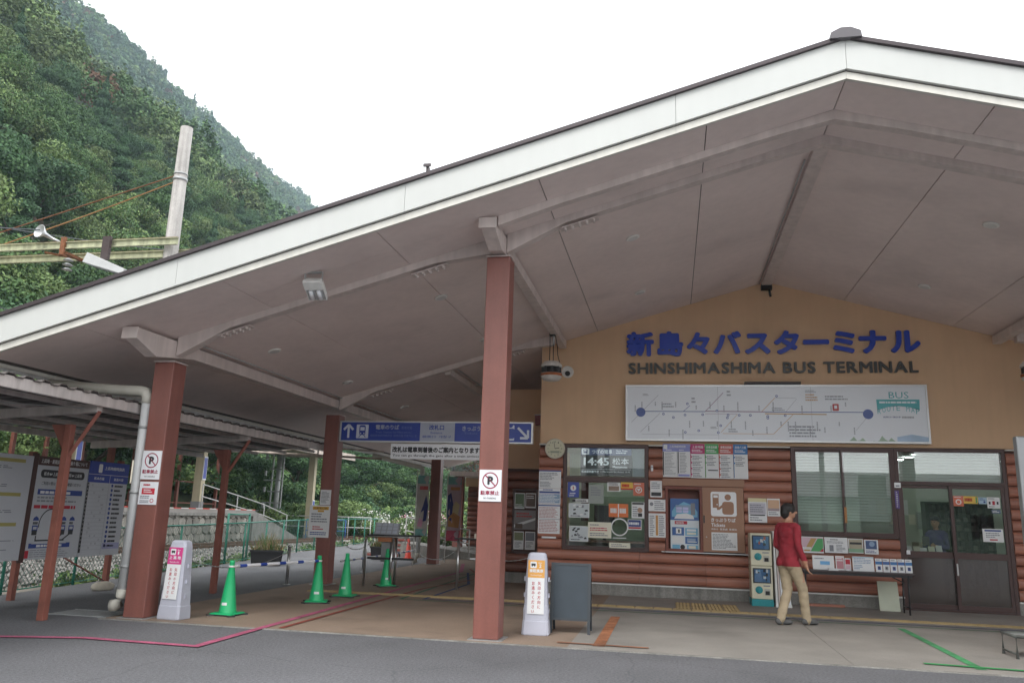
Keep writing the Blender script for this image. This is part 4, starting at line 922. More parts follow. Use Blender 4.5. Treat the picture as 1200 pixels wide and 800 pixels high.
# legs
P += [('e', (.075, -.045, .86), (.098, .10, .10)), ('e', (-.075, -.045, .86), (.098, .10, .10)),
      ('c', (.085, .005, .83), (.075, .165, .48), .098, .072), ('c', (.075, .165, .48), (.062, .225, .085), .072, .062),
      ('c', (-.085, -.005, .83), (-.07, .015, .47), .098, .072), ('c', (-.07, .015, .47), (-.05, -.155, .085), .070, .062),
      ('c', (.062, .225, .085), (.062, .24, .05), .045, .042), ('c', (-.05, -.155, .085), (-.05, -.145, .05), .045, .042)]
def mf(c):
    if c.z > 1.425: return 2
    if abs(c.x) > .155 and c.z < .985 and (abs(c.x) > .19 or c.y > .09) and c.z > .6:
        return 2 if (c.x > 0 and c.z < .90) or (c.x < 0 and c.y > .155) else 0
    if c.z > .812: return 0
    return 1
body = fuse('body', P, .0085, mf, [redc, khaki, skin], man, 3, .010)
hairm = mat('black_hair', (.012, .010, .010), .5, var=.2, scale=60, bump=.8, bscale=120)
hp = [('e', (0, .018, 1.615), (.092, .106, .095), hr), ('e', hr @ Vector((0, -.045, 0)) + Vector((0, .02, 1.57)), (.082, .066, .095), hr), ('e', hr @ Vector((0, .06, 0)) + Vector((0, .02, 1.655)), (.06, .045, .04), hr)]
hair = fuse('hair', hp, .008, lambda c: 0, [hairm], man, 1, .012)
shoe_m = mat('shoe_grey', (.10, .10, .10), .7, var=.2, scale=20); sole_m = mat('shoe_sole', (.03, .03, .03), .7)
def shoe(x, y, par, toe=0.0, name='shoe', heel=0):
    pr_ = [('c', (x, y-.05, .052), (x, y+.12, .045), .043, .040), ('e', (x, y+.13, .040), (.046, .07, .036)), ('e', (x, y-.06, .06), (.042, .045, .045)), ('c', (x, y-.03, .08), (x, y, .10), .043, .046)]
    o = fuse(name, pr_, .009, lambda c: 1 if c.z < .026 else 0, [shoe_m, sole_m], par, 2); return o
shoe(.062, .245, man); shoe(-.05, -.14, man)
# clerk in the office
wm = thing('person', 'person in a dark cap and purple blue jacket working behind the left door pane', 'person', (5.0, 17.0, .02), math.radians(140))
purp = mat('purple_jacket', (.07, .055, .22), .8, var=.12, scale=9); navy = mat('navy_trousers', (.02, .022, .04), .8)
Q = [('e', (0, 0, .88), (.16, .115, .12)), ('c', (0, 0, .84), (0, 0, 1.08), (.165, .12, .05), (.14, .10, .05)), ('e', (0, .0, 1.18), (.165, .112, .15)), ('c', (-.12, 0, 1.30), (.12, 0, 1.30), .062, .062),
     ('c', (0, 0, 1.32), (0, .02, 1.43), .05, .046), ('e', (0, .03, 1.505), (.070, .086, .10)), ('e', (0, .07, 1.465), (.048, .045, .05)), ('e', (0, .118, 1.495), (.010, .016, .018)), ('e', (0, .108, 1.455), (.022, .008, .007)),
     ('e', (.071, .02, 1.50), (.01, .02, .028)), ('e', (-.071, .02, 1.50), (.01, .02, .028)),
     ('c', (.155, 0, 1.28), (.21, .05, 1.05), .055, .045), ('c', (.21, .05, 1.05), (.12, .26, 1.10), .043, .034), ('c', (-.155, 0, 1.28), (-.21, .06, 1.05), .055, .045), ('c', (-.21, .06, 1.05), (-.10, .28, 1.06), .043, .034),
     ('c', (.085, 0, .82), (.085, .02, .46), .09, .066), ('c', (.085, .02, .46), (.085, 0, .07), .066, .05), ('c', (-.085, 0, .82), (-.085, .02, .46), .09, .066), ('c', (-.085, .02, .46), (-.085, 0, .07), .066, .05)]
hand(Q, (.12, .26, 1.10), (-.4, .9, .1), (0, 0, 1), .5); hand(Q, (-.10, .28, 1.06), (.4, .9, .1), (0, 0, 1), -.5)
def wf(c):
    if c.z > 1.365 or (c.y > .27 and c.z > .9): return 2
    return 0 if c.z > .80 else 1
fuse('body', Q, .009, wf, [purp, navy, skin], wm, 3, .006)
fuse('hair', [('e', (0, .005, 1.525), (.079, .088, .088)), ('e', (0, -.10, 1.46), (.035, .045, .07))], .009, lambda c: 0, [hairm], wm, 1, .008)
cap = fuse('cap', [('e', (0, .02, 1.57), (.083, .10, .058)), ('c', (-.03, .11, 1.553), (.03, .11, 1.553), (.02, .055, .008), (.02, .055, .008))], .008, lambda c: 0, [navy], wm, 1)
for e in (-.028, .028): MB(dark).lathe([(.009, 0), (.009, .004)], ax=Fr((e, .112, 1.512), (-1, 0, 0)), seg=8).build('eye', wm)
shoe(.085, .03, wm); shoe(-.085, .03, wm)
tag(MB(black_m).box(4.66, 4.78, 16.70, 16.74, 1.10, 1.26).build('handset', bevel=.008), 'black handset held up in front of the clerk in the cap', 'handset')
run_jobs()
# office furniture behind the doors
t = thing('office_desk', 'office desk with papers in front of the clerk behind the door', 'desk', (0, 0, 0))
dk = mat('desk_grey', (.30, .31, .28), .5)
B('desktop', dk, 4.05, 4.95, 16.15, 16.6, .93, .96, t); B('desk_panel', dk, 4.06, 4.94, 16.56, 16.59, .02, .929, t)
R = random.Random(11)
for q in range(6):
    x = 4.12+q*.13; o = MB(paper if q % 2 else paper_c).fbox(Fr((x, 16.25+R.uniform(0, .1), .962), (1, R.uniform(-.3, .3), 0), (0, .4, 1)), 0, 0, .11, R.uniform(.08, .16), -.02, 0).build('paper_bundle'); tag(o, ['first', 'second', 'third', 'fourth', 'fifth', 'last'][q]+' paper bundle from the left on the desk behind the left door', 'papers', 'paper bundles on the office desk')
t = thing('key_shelf', 'tall dark green rack of pigeonholes behind the right door', 'rack', (0, 0, 0)); rk = mat('rack_green', (.05, .085, .06), .6); rk2 = mat('rack_paper', (.16, .19, .16), .7)
B('rack_back', rk, 5.05, 6.3, 18.0, 18.05, .02, 1.95, t)
for k in range(11): B('rack_shelf', rk, 5.05, 6.3, 17.75, 17.999, .1+k*.18, .115+k*.18, t)
for k in range(10): B('rack_divider', rk, 5.05+k*.1375, 5.06+k*.1375, 17.76, 17.998, .117, 1.9, t)
mb = MB(rk2)
for k in range(10):
    for j in range(9):
        if R.random() < .6: mb.box(5.075+j*.1375, 5.16+j*.1375, 17.80, 17.99, .118+k*.18, .118+k*.18+R.uniform(.03, .14))
o = mb.build('filed_papers', t); o['kind'] = 'stuff'
t = thing('wall_papers', 'pale sheets pinned to the back wall of the office', 'papers', (0, 0, 0))
for q in range(8):
    x = 4.3+q*.20+R.uniform(-.03, .03); z = R.uniform(1.35, 1.7); MB(R.choice((paper, mat('grey_sheet'), paper_c))).box(x, x+R.uniform(.13, .19), 19.17, 19.19, z, z+R.uniform(.2, .42)).build('pinned_sheet', t)
t = thing('filing_cabinet', 'beige filing cabinet low behind the clerk', 'cabinet', (0, 0, 0)); B('cabinet_body', beige, 5.0, 5.9, 18.2, 18.7, .02, 1.12, t)
for k in range(4): B('drawer', beige, 5.02, 5.88, 18.18, 18.199, .06+k*.26, .30+k*.26, t)
for x in (4.8, 7.0, -1.2):
    t = thing('ceiling_lamp', 'lit fluorescent ceiling lamp above the clerk in the cap' if x == 4.8 else 'lit fluorescent ceiling lamp right of the doors inside the office' if x > 4 else 'lit fluorescent ceiling lamp above the ticket counter', 'lamp', (x, 17.9, 2.82), group='fluorescent lamps in the offices')
    MB(white_p).box(-.08, .08, -.6, .6, .03, .09).build('housing', t); MB(mat('tube_light', (.9, 1, .95), .5, var=0, emit=11)).tube([(0, -.58, .0), (0, .58, .0)], .02, seg=8).build('tube', t)

# ------------------------------------------------------------------ free standing signs
grey_pl = mat('sign_body_grey', (.47, .48, .56), .5, var=.06, scale=5, dirt=.12)
def tower(x, y, rz, label, hm_, num, l1, l2, icon):
    t = thing('tower_sign', label, 'standing sign', (x, y, .005), rz, 'tower shaped standing signs')
    H = .96; mb = MB(grey_pl)
    prof = [(0, .185, .15), (.012, .19, .155), (.16, .180, .145), (.165, .175, .14), (.34, .166, .13), (.345, .162, .127), (.52, .155, .12), (.525, .152, .117), (.70, .147, .11), (.88, .137, .10), (H-.02, .125, .09), (H, .10, .07)]
    ring = lambda z, a, b: [(-a+.03, -b, z), (a-.03, -b, z), (a, -b+.03, z), (a, b-.03, z), (a-.03, b, z), (-a+.03, b, z), (-a, b-.03, z), (-a, -b+.03, z)]
    V = []; 
    for z, a, b in prof: V += ring(z, a, b)
    n = len(prof); F = [(i*8+k, i*8+(k+1) % 8, (i+1)*8+(k+1) % 8, (i+1)*8+k) for i in range(n-1) for k in range(8)] + [tuple(range(8))[::-1], tuple(range(8*(n-1), 8*n))]
    mb.add(V, F); b = mb.build('body', t)
    MB(dark).box(-.085, .085, -.0925, -.080, .895, .925).build('grip_slot', t)
    for s in (-1, 1):
        for z in (.25, .43, .62): MB(grey_pl).box(s*.17-.012, s*.17+.012, -.03, .03, z, z+.05).build('clip', t)
    # leaning front panel
    sl_ = (.126-.098)/.62; fr = Fr((-.118, -.1455, .245), (1, 0, 0), (0, .064, 1)); w = .236; h = .63
    mb = MB(paper); mb.fbox(fr, 0, 0, w, h, -.004, .003)
    mb.rect(fr, 0, h*.67, w, h, .004, hm_)
    rrect(mb, fr, .03, h*.85, .12, h*.97, .01, .005, paper)
    if icon: mb.rect(fr, .045, h*.895, .105, h*.935, .006, ink); mb.disc(fr, .058, h*.89, .008, .006, ink, 8); mb.disc(fr, .092, h*.89, .008, .006, ink, 8)
    mb.text(fr, 'Bus', .145, h*.935, .05, .018, .005, paper, .02, 1); mb.text(fr, num, .155, h*.86, .022 if num == '1' else .034, .04, .005, paper, .02)
    n = len(l1); mb.text(fr, l1, .02, h*.765, .196, .042, .005, paper, .03); mb.text(fr, l2, .04, h*.70, .156, .02, .005, paper, .01, 1)
    for c, (body, top) in enumerate((('矢印の方向に', .60), ('お進みください', .60))):
        for i, ch in enumerate(body):
            V_, F_, a, b_, c_, d_ = glyphs(ch, .02, 1); cw = .046
            ww, hh = (b_-a)*cw*1.02, (d_-c_)*cw*1.02
            mb.text(fr, ch, .165-c*.085-ww/2+(0), h*top-.022-i*.0545-hh/2, ww, hh, .005, ink_r, .02, 1)
    mb.build('sign_panel', t); t.scale = (.87, .87, 1.0); return t
tower(-6.20, 9.55, math.radians(-4), 'grey tower sign with a pink header standing beside the left column', mat('header_pink', (.62, .05, .24), .5), '1', '上 高 地', 'Kamikochi', True)
tower(-1.64, 10.1, math.radians(3), 'grey tower sign with an orange header standing beside the blackboard', mat('header_orange', (.72, .36, .08), .5), '2', '乗鞍高原', 'Norikura Kogen', True)
# blackboard
t = thing('blackboard', 'empty dark grey A frame blackboard standing right of the tower sign', 'blackboard', (-1.255, 10.42, .005), math.radians(2)); t.scale = (1.17, 1, 1)
slate = mat('slate', (.045, .058, .072), .35, var=.12, scale=5, spec=.3); bf = mat('blackboard_frame', (.035, .042, .05), .4)
for nm_, y0, dy in (('front', -.13, .13), ('rear', .25, -.24)):
    s = 1 if dy > 0 else -1
    fr = Fr((-.215, y0+dy*.18, .15), (1, 0, 0), (0, dy, 1.0)) if s > 0 else Fr((.215, y0+dy*.18, .15), (-1, 0, 0), (0, dy, 1.0))
    MB(slate).fbox(fr, .03, .03, .40, .66, -.006, .004).build('board', t)
    mb = MB(bf); mb.fbox(fr, 0, .66, .43, .69, -.012, .012); mb.fbox(fr, 0, 0, .43, .03, -.012, .012); mb.fbox(fr, 0, .03, .03, .66, -.012, .012); mb.fbox(fr, .40, .03, .43, .66, -.012, .012); mb.build('frame', t)
    for u in (0, .40): MB(bf).fbox(Fr(fr.o, fr.u, fr.v), u, -.152, u+.028, -.001, -.01, .01).build('leg', t)
# no parking signs
def nopark(name_label, x, y, z0, w=.27, h=.37):
    t = thing('no_parking_sign', name_label, 'sign', (0, 0, 0)); fr = Fr((x, y, z0)); MB(plate).fbox(fr, 0, 0, w, h, -.012, 0).build('plate', t)
    mb = MB(ink_r); cr_ = mat('sign_crimson', (.30, .02, .06), .4)
    mb.ring(fr, w/2, h*.66, .098, .014, .001, cr_, 28); mb.text(fr, 'P', w/2-.035, h*.66-.05, .07, .10, .0015, ink, .06); mb.line(fr, (w/2-.066, h*.66+.066), (w/2+.066, h*.66-.066), .014, .0025, cr_)
    mb.text(fr, '駐車禁止', .02, h*.20, w-.04, .052, .001, cr_, .03); mb.text(fr, 'NO PARKING', .06, h*.07, w-.12, .022, .001, ink, .02, 1)
    mb.build('print', t)
nopark('white no parking sign fixed to the far left column', -6.775, 9.34, 1.72); nopark('white no parking sign fixed to the middle front column', -2.245, 9.355, 1.56)
sheet('small white and red warning sign under the no parking sign on the left column', -6.765, -6.50, 1.40, 1.69, [('w', .2, .78, .8, .93, 1, ink_r), ('r', .15, .45, .85, .72, C('#c03040')), ('w', .25, .5, .75, .68, 2, paper), ('w', .1, .25, .9, .40, 2, G1), ('o', .75, .18, .1, .03, ink_r), ('w', .1, .06, .6, .2, 2, G1)], plate, y=9.34, th=.005, name='warning_sign', cat='sign')
sheet('large notice with an orange title on the second left column', -6.95, -6.52, .88, 1.49, [('r', .15, .86, .92, .96, mat('title_orange', (.62, .35, .04), .5)), ('t', .2, .875, .85, .945, 'バス乗り場のご案内', ink), ('r', .4, .79, .7, .85, mat('title_orange')), ('w', .1, .45, .9, .76, 4, G1), ('w', .2, .22, .85, .36, 2, ink_r), ('w', .1, .06, .9, .18, 2, ink_b)], paper, y=14.84, name='notice', cat='notice')
sheet('small faded sheet above the orange titled notice on the second left column', -6.76, -6.54, 1.50, 1.79, [('w', .1, .1, .9, .9, 9, G1)], paper, y=14.86, name='notice', cat='notice')
# hanging direction sign
t = thing('direction_sign', 'long blue and white hanging direction sign between the column and the terminal', 'sign', (0, 0, 0))
x0, x1, z0, z1 = -6.46, -2.56, 2.74, 3.15; YS = 14.86
MB(alu).box(x0, x1, YS, YS+.12, z1-.025, z1).box(x0, x1, YS, YS+.12, z0, z0+.025).box(x0, x0+.03, YS+.002, YS+.118, z0+.026, z1-.026).box(x1-.03, x1, YS+.002, YS+.118, z0+.026, z1-.026).build('frame', t)
fr = Fr((x0, YS+.01, z0)); W_, H_ = x1-x0, z1-z0; sg = mat('sign_grey', (.40, .43, .52), .4)
MB(blue_s).box(x0+.031, x1-.031, YS+.012, YS+.11, z0+.026, z1-.026).build('panel', t)
def su(px): return (px-397)/234*W_
mb = MB(plate); pw = mat('sign_white', (.58, .62, .72), .4); pf = mat('sign_faded', (.12, .17, .42), .4)
mb.rect(fr, su(497), .026, su(539), H_-.026, .001, sg)
def arrow(u, v, L, ang, n=.002, w=.045):
    d = Vector((math.cos(ang), math.sin(ang))); q = Vector((-d.y, d.x)); a = Vector((u, v))-d*L/2; b = Vector((u, v))+d*L/2
    mb.line(fr, a, b-d*.02, w, n, pw); mb.line(fr, b, b-(d*.62-q*.62)*L*.62, w, n+.0006, pw); mb.line(fr, b, b-(d*.62+q*.62)*L*.62, w, n+.0012, pw)
arrow(su(408), H_/2, .26, PI/2); arrow(su(619.5), H_/2, .28, -PI/4)
rrect(mb, fr, su(418), .07, su(433), H_-.07, .015, .002, pw)
cx = su(425.5); rrect(mb, fr, cx-.065, .135, cx+.065, .325, .03, .0032, blue_s); mb.rect(fr, cx-.045, .22, cx+.045, .29, .0044, pw); mb.disc(fr, cx-.035, .165, .014, .0044, pw, 10); mb.disc(fr, cx+.035, .165, .014, .0044, pw, 10)
mb.line(fr, (cx-.03, .135), (cx-.07, .09), .015, .0032, blue_s); mb.line(fr, (cx+.03, .135), (cx+.07, .09), .015, .0032, blue_s)
mb.text(fr, '電車のりば', su(442), .245, su(471)-su(442), .095, .002, sg, .02); mb.text(fr, '松本方面', su(474), .255, su(487)-su(474), .06, .002, pf, .01, 1)
mb.text(fr, 'Train Station for Matsumoto', su(442), .175, su(487)-su(442), .04, .002, pf, .01, 1); mb.text(fr, '前往松本的列車月台  松本方面 전철 타는 곳', su(436), .105, su(493)-su(436), .045, .002, pf, .01, 1)
mb.text(fr, '改札口', su(508), .245, su(526)-su(508), .10, .002, blue_s, .03); mb.text(fr, 'Entrance', su(510), .17, su(524)-su(510), .045, .002, blue_s, .01, 1); mb.text(fr, '検票口  개찰구', su(500), .09, su(535)-su(500), .05, .002, blue_s, .01, 1)
mb.text(fr, 'きっぷうりば', su(548), .235, su(582)-su(548), .095, .002, sg, .02); mb.text(fr, 'Tickets', su(550), .17, su(566)-su(550), .04, .002, pf, .01, 1)
rrect(mb, fr, su(597), .06, su(609.5), H_-.06, .015, .002, pw); person_icon(mb, fr, su(605), .095, .85, .0032, blue_s); mb.rect(fr, su(598.2), .20, su(601.2), .33, .0032, blue_s)
mb.build('print', t)
t = thing('hanging_notice', 'white hanging notice with black bold characters under the blue direction sign', 'sign', (0, 0, 0))
B('plate', plate, -5.38, -3.52, 14.90, 14.93, 2.42, 2.715, t); fr = Fr((-5.38, 14.899, 2.42)); mb = MB(ink)
mb.text(fr, '改札は電車到着後のご案内となります。', .03, .125, 1.80, .115, .001, ink, .05, 2); mb.text(fr, 'You can go through the gate after a train arrives.', .04, .035, 1.76, .06, .001, ink, .02, 1); mb.build('print', t)
for x in (-5.2, -3.7): MB(alu).tube([(x, 14.915, 2.715), (x, 14.915, 2.74)], .006, seg=6).build('hanger', t)
# exit light
t = thing('alarm_lamp', 'small dark red alarm box high above the right end of the direction sign', 'alarm lamp', (-2.85, 17.38, 3.50)); MB(mat('alarm_red', (.20, .02, .02), .4)).box(-.09, .09, -.07, .1, -.12, .10).build('box', t); MB(alu).box(-.11, .11, -.02, .1, .101, .12).build('bracket', t)

# ------------------------------------------------------------------ cones, bars, posts
def cone():
    t = thing('traffic_cone', 'x', 'traffic cone', (0, 0, 0.005))
    V = [(math.cos(a)*(r), math.sin(a)*r, z) for (r, z) in ((.115, .02), (.118, .035), (.112, .05), (.032, .66), (.034, .665), (.034, .69), (.024, .70)) for a in [2*PI*k/24 for k in range(24)]]
    n = 7; F = [(i*24+k, i*24+(k+1) % 24, (i+1)*24+(k+1) % 24, (i+1)*24+k) for i in range(n-1) for k in range(24)] + [tuple(range((n-1)*24, n*24))]
    MB(green_p).add(V, F, smooth=True).build('cone_body', t)
    b = MB(green_p); s = .17; b.hexa([(-s, -s, .018), (s, -s, .018), (s, s, .018), (-s, s, .018), (-s+.02, -s+.02, .036), (s-.02, -s+.02, .036), (s-.02, s-.02, .036), (-s+.02, s-.02, .036)]); b.build('cone_foot', t, bevel=.006)
    w = MB(black_m); 
    for a in range(4):
        c, q = math.cos(a*PI/2+PI/4), math.sin(a*PI/2+PI/4); w.add([(Vector((c*r+q*e, q*r-c*e, z))) for (r, e, z) in ((.10, -.07, 0), (.26, -.045, 0), (.26, .045, 0), (.10, .07, 0), (.10, -.07, .019), (.26, -.04, .017), (.26, .04, .017), (.10, .07, .019))], [(3, 2, 1, 0), (4, 5, 6, 7), (0, 1, 5, 4), (1, 2, 6, 5), (2, 3, 7, 6), (3, 0, 4, 7)])
    w.box(-.165, .165, -.165, .165, 0, .0175); w.build('cone_weight', t)
    mb = MB(paper); a0 = -PI/2; z0_, z1_ = .13, .165
    for k in range(6):
        a1, a2 = a0+(k-3)*.13, a0+(k-2)*.13
        mb.add([(math.cos(a)*(.119-.131*z_), math.sin(a)*(.119-.131*z_), z_) for a, z_ in ((a1, z0_), (a2, z0_), (a2, z1_), (a1, z1_))], [(0, 1, 2, 3)], paper)
    mb.build('cone_label', t)
    return t
c0 = cone()
for i, (x, y, a, lb) in enumerate(((-5.80, 10.14, .1, 'green traffic cone nearest the pink headed tower sign'), (-5.41, 12.05, .5, 'green traffic cone holding the far end of the blue striped bar'), (-5.36, 13.05, .2, 'green traffic cone with no bar just before the yellow strip'), (-5.42, 15.2, .75, 'green traffic cone inside the steel frame beyond the yellow strip'))):
    c = c0 if i == 0 else copy_tree(c0)
    c.location = (x, y, .005); c.rotation_euler = (0, 0, a-.15); c['label'] = lb; c['group'] = 'green traffic cones'
def bar(label, a, b, z, n=12, caps=True):
    t = thing('striped_bar', label, 'barrier bar', (0, 0, 0)); a, b = Vector((*a, z)), Vector((*b, z)); L = b-a
    for k in range(n):
        p, q = a+L*(k/n), a+L*((k+.998)/n); MB(mat('bar_blue', (.02, .06, .34), .4) if k % 3 == 1 else plate).tube([p, q], .022, seg=12, cap=(k in (0, n-1))).build('bar_segment', t)
    if caps:
        for p in (a, b): MB(white_p).lathe([(.045, -.012), (.045, .012)], c=p, seg=14).build('ring_end', t)
    return t
bar('blue and white striped bar resting between two green cones', (-5.80, 10.14), (-5.41, 12.05), .625, 14)
bar('blue and white striped bar along the paving edge beyond the second column', (-7.05, 16.8), (-7.12, 20.2), .33, 20, False); bar('far blue and white striped bar near the second planter', (-7.2, 20.4), (-7.4, 23.2), .33, 16, False)
def chain(label, pts, sag=.18, n=26, r=.006):
    mb = MB(steel)
    for (a, b) in zip(pts[:-1], pts[1:]):
        a, b = Vector(a), Vector(b); N = max(8, int((b-a).length/.045)); pr_ = None
        for k in range(N):
            t0, t1 = k/N, (k+1.15)/N; p = a.lerp(b, t0)-Vector((0, 0, sag*4*t0*(1-t0))); q = a.lerp(b, t1)-Vector((0, 0, sag*4*t1*(1-t1))); mb.tube([p, q], .009 if k % 2 else .006, seg=5)
    return tag(mb.build('chain'), label, 'chain')
def post(x, y, h, label):
    t = thing('steel_post', label, 'post', (x, y, .004), group='steel chain posts'); MB(steel).tube([(0, 0, 0), (0, 0, h)], .03, seg=12).build('pole', t); MB(steel).lathe([(.07, 0), (.07, .01), (.03, .012)], seg=14).build('base', t); MB(steel).lathe([(.034, h-.01), (.034, h+.01), (.01, h+.03)], seg=12).build('cap', t)
post(-7.16, 14.55, .70, 'steel post before the planter left of the second column'); post(-7.1, 10.95, .75, 'steel post partly behind the first green cone')
post(-7.15, 18.4, .70, 'steel post seen behind the second column')
chain('chain hanging between the two left steel posts', [(-7.1, 10.95, .66), (-7.16, 14.55, .62)], .22); chain('chain from the second column to the steel frame', [(-6.5, 15.1, .98), (-5.85, 15.5, .85)], .25); chain('chain behind the column to the right steel frame', [(-5.15, 15.5, .86), (-4.0, 15.3, .80)], .30)
chain('chain between the middle column and the log pillar', [(-3.6, 15.2, .70), (-2.62, 15.6, .66)], .12)
# steel frames at the gate
t = thing('gate_frame', 'chrome steel gate frame with a tilted timetable rack on top', 'gate frame', (-5.86, 15.15, .004))
MB(steel).tube([(0, 0, 0), (.0, 0, .86), (.03, 0, .92), (.08, 0, .935), (.86, 0, .935)], .024, seg=10).build('tube', t); MB(steel).tube([(.50, .35, 0), (.50, .35, .93)], .024, seg=10).build('tube', t); MB(steel).tube([(.50, 0, 0), (.56, 0, .90)], .024, seg=10).build('tube', t)
MB(black_m).box(.04, 1.0, -.06, .42, .94, .965).build('top_rail', t); MB(black_m).box(.05, .98, -.02, .03, .50, .54).build('lower_rail', t)
MB(mat('tray_grey', (.22, .23, .23), .5)).box(.30, .48, .05, .30, .45, .82).build('grey_box', t); MB(mat('tray_orange', (.35, .13, .05), .5)).box(.24, .52, .0, .25, .83, .935).build('orange_tray', t)
fr = Fr((.14, .02, .97), (1, 0, 0), (0, .45, 1)); mb = MB(mat('rack_grey', (.30, .31, .33), .5)); mb.fbox(fr, 0, 0, .50, .24, -.02, 0); mb.build('rack_plate', t)
mb = MB(mat('rack_card', (.40, .43, .50), .5))
for a in range(4):
    for b in range(3): mb.rect(fr, .03+a*.115, .02+b*.075, .12+a*.115, .08+b*.075, .003)
mb.build('cards', t)
t = thing('gate_frame', 'chrome steel gate frame with a dark top left of the middle column', 'gate frame', (-4.02, 15.25, .004))
MB(steel).tube([(0, 0, 0), (0, 0, .92)], .024, seg=10).build('tube', t); MB(steel).tube([(.62, .1, 0), (.62, .1, .92)], .024, seg=10).build('tube', t); MB(black_m).box(-.08, .75, -.04, .3, .925, .95).build('top_rail', t)
MB(beige).box(.30, .52, .02, .26, .951, 1.04).build('ticket_box', t); MB(alu).box(.24, .62, -.03, .0, .56, .59).build('shelf', t); MB(alu).box(.42, .58, -.02, .1, .15, .56).build('side_panel', t)

# ------------------------------------------------------------------ lamps and loudspeakers on the canopy
t = thing('floodlight', 'white floodlight with two lamps hanging under the front edge of the roof', 'floodlight', (-4.30, 8.75, sz(-4.3)-.005), math.radians(4))
MB(galv).box(-.11, .11, -.02, .02, -.02, .0).box(-.115, -.105, -.015, .015, -.13, -.021).box(.105, .115, -.015, .015, -.13, -.021).build('bracket', t)
fr = Fr((0, .10, -.235), (1.15, 0, 0), (0, -.82, .57)); 
MB(white_p).hexa([fr.p(a, b, n) for n, k in ((-.10, .8), (0, 1)) for a, b in ((-.125*k, -.13*k), (.125*k, -.13*k), (.125*k, .19*k), (-.125*k, .19*k))]).build('housing', t, bevel=.006)
mb = MB(alu); mb.fbox(fr, -.11, -.115, .11, .06, .001, .006, mat('reflector', (.6, .62, .64), .2, metal=.8)); mb.build('reflector', t)
for s in (-.05, .05): MB(plate).tube([fr.p(s, -.09, .02), fr.p(s, .04, .02)], .024, seg=8).build('lamp', t)
MB(white_p).fbox(fr, -.115, .062, .115, .18, .001, .03).build('ballast_cover', t)
def lantern(x, y, zt, label, rusty=True):
    t = thing('pendant_lamp', label, 'pendant lamp', (x, y, zt)); wh = mat('lantern_white', (.62, .59, .55), .5, var=.15, scale=14)
    MB(wh).lathe([(.02, -.58), (.14, -.60), (.195, -.66), (.20, -.70)], seg=24).build('upper_shell', t); MB(wh).lathe([(.20, -.82), (.195, -.88), (.15, -.945), (.05, -.965), (.0, -.965)], seg=24).build('lower_shell', t)
    if rusty: MB(mat('rust_orange', (.40, .12, .04), .7, var=.3, scale=20)).lathe([(.2015, -.825), (.198, -.868), (.18, -.90)], seg=24).build('rust_band', t)
    MB(dark).lathe([(.15, -.70), (.15, -.82)], seg=16).build('core', t)
    for k in range(8): a = k*PI/4+.2; MB(black_m).box(.16*math.cos(a)-.02, .16*math.cos(a)+.02, .16*math.sin(a)-.02, .16*math.sin(a)+.02, -.819, -.701).build('grille', t)
    for dx in (-.04, .03): MB(dark).tube([(dx, 0, -.0), (dx*.9, 0, -.30), (dx, 0, -.58)], .009, seg=6).build('hanging_rod', t)
    MB(dark).tube([(.05, 0, -.02), (.09, .1, -.30), (.10, .08, -.45), (.17, .05, -.70)], .007, seg=5).build('cable', t)
    MB(dark).box(-.05, .06, -.04, .04, -.10, -.005).build('junction_box', t); MB(galv).tube([(-.02, 0, -.30), (.04, .0, -.27), (.03, 0, -.12), (.02, 0, -.1)], .02, seg=6).build('conduit', t)
    fr = Fr((.28, .16, -.76), (1, .25, 0), (0, 0, 1)); MB(wh).lathe([(.03, -.14), (.05, -.06), (.11, .0), (.115, .006), (.10, .006), (.05, -.03)], ax=fr, seg=22).build('horn', t); MB(dark).disc(fr, .0, -.03, .05, .008, seg=14).build('horn_mouth', t)
    return t
lantern(-2.15, 14.35, sz(-2.15)-.08, 'rust streaked round pendant lamp with a horn at the left end of the gable')
lantern(5.92, 14.35, sz(5.92)-.12, 'round pendant lamp with a horn at the right edge of the gable')
t = thing('ridge_fixture', 'dark corroded fitting where the ridge beam meets the gable wall', 'fitting', (RX, 15.62, sz(RX)-.06)); MB(dark).box(-.10, .10, -.06, .06, -.12, -.02).build('plate', t); MB(dark).tube([(.05, 0, -.1), (.07, 0, -.26)], .022, seg=8).build('stub', t)
# downpipes
def pipe(label, pts, r, elbows, brackets):
    t = thing('downpipe', label, 'downpipe', (0, 0, 0)); MB(pvc).tube(pts, r, seg=14).build('pipe', t)
    el = mat('elbow_beige', (.50, .48, .42), .5, var=.1, scale=6)
    for e in elbows: MB(el).tube(e, r+.008, seg=14).build('elbow', t)
    for b in brackets: MB(galv).lathe([(r+.012, -.015), (r+.012, .015)], c=b, seg=14).build('bracket', t)
    return t
ax, ay = -6.875, 9.42
pipe('thick grey downpipe from the eave to the ground left of the first column', [(ax, ay, .32), (ax, ay, 2.78)], .065, [[(ax, ay, 2.72), (ax, ay, 2.81), (ax-.04, ay, 2.87), (ax-.10, ay, 2.885), (ax-.45, ay, 2.90), (ax-1.55, ay, 2.98)], [(ax, ay, .34), (ax, ay, .24), (ax-.03, ay, .17), (ax-.08, ay-.01, .14), (ax-.13, ay-.02, .135)]], [(ax, ay, .62), (ax, ay, 1.55), (ax, ay, 2.4)])
bx, by = -6.93, 21.9
pipe('slimmer grey downpipe beside the banner on the far column', [(bx, by, .3), (bx, by, 2.55)], .06, [[(bx, by, 2.5), (bx, by, 2.62), (bx-.06, by, 2.68), (bx-.3, by, 2.72), (bx-1.5, by, 2.98)], [(bx, by, .32), (bx, by, .20), (bx-.04, by, .12), (bx-.14, by, .08)]], [(bx, by, 1.3)])
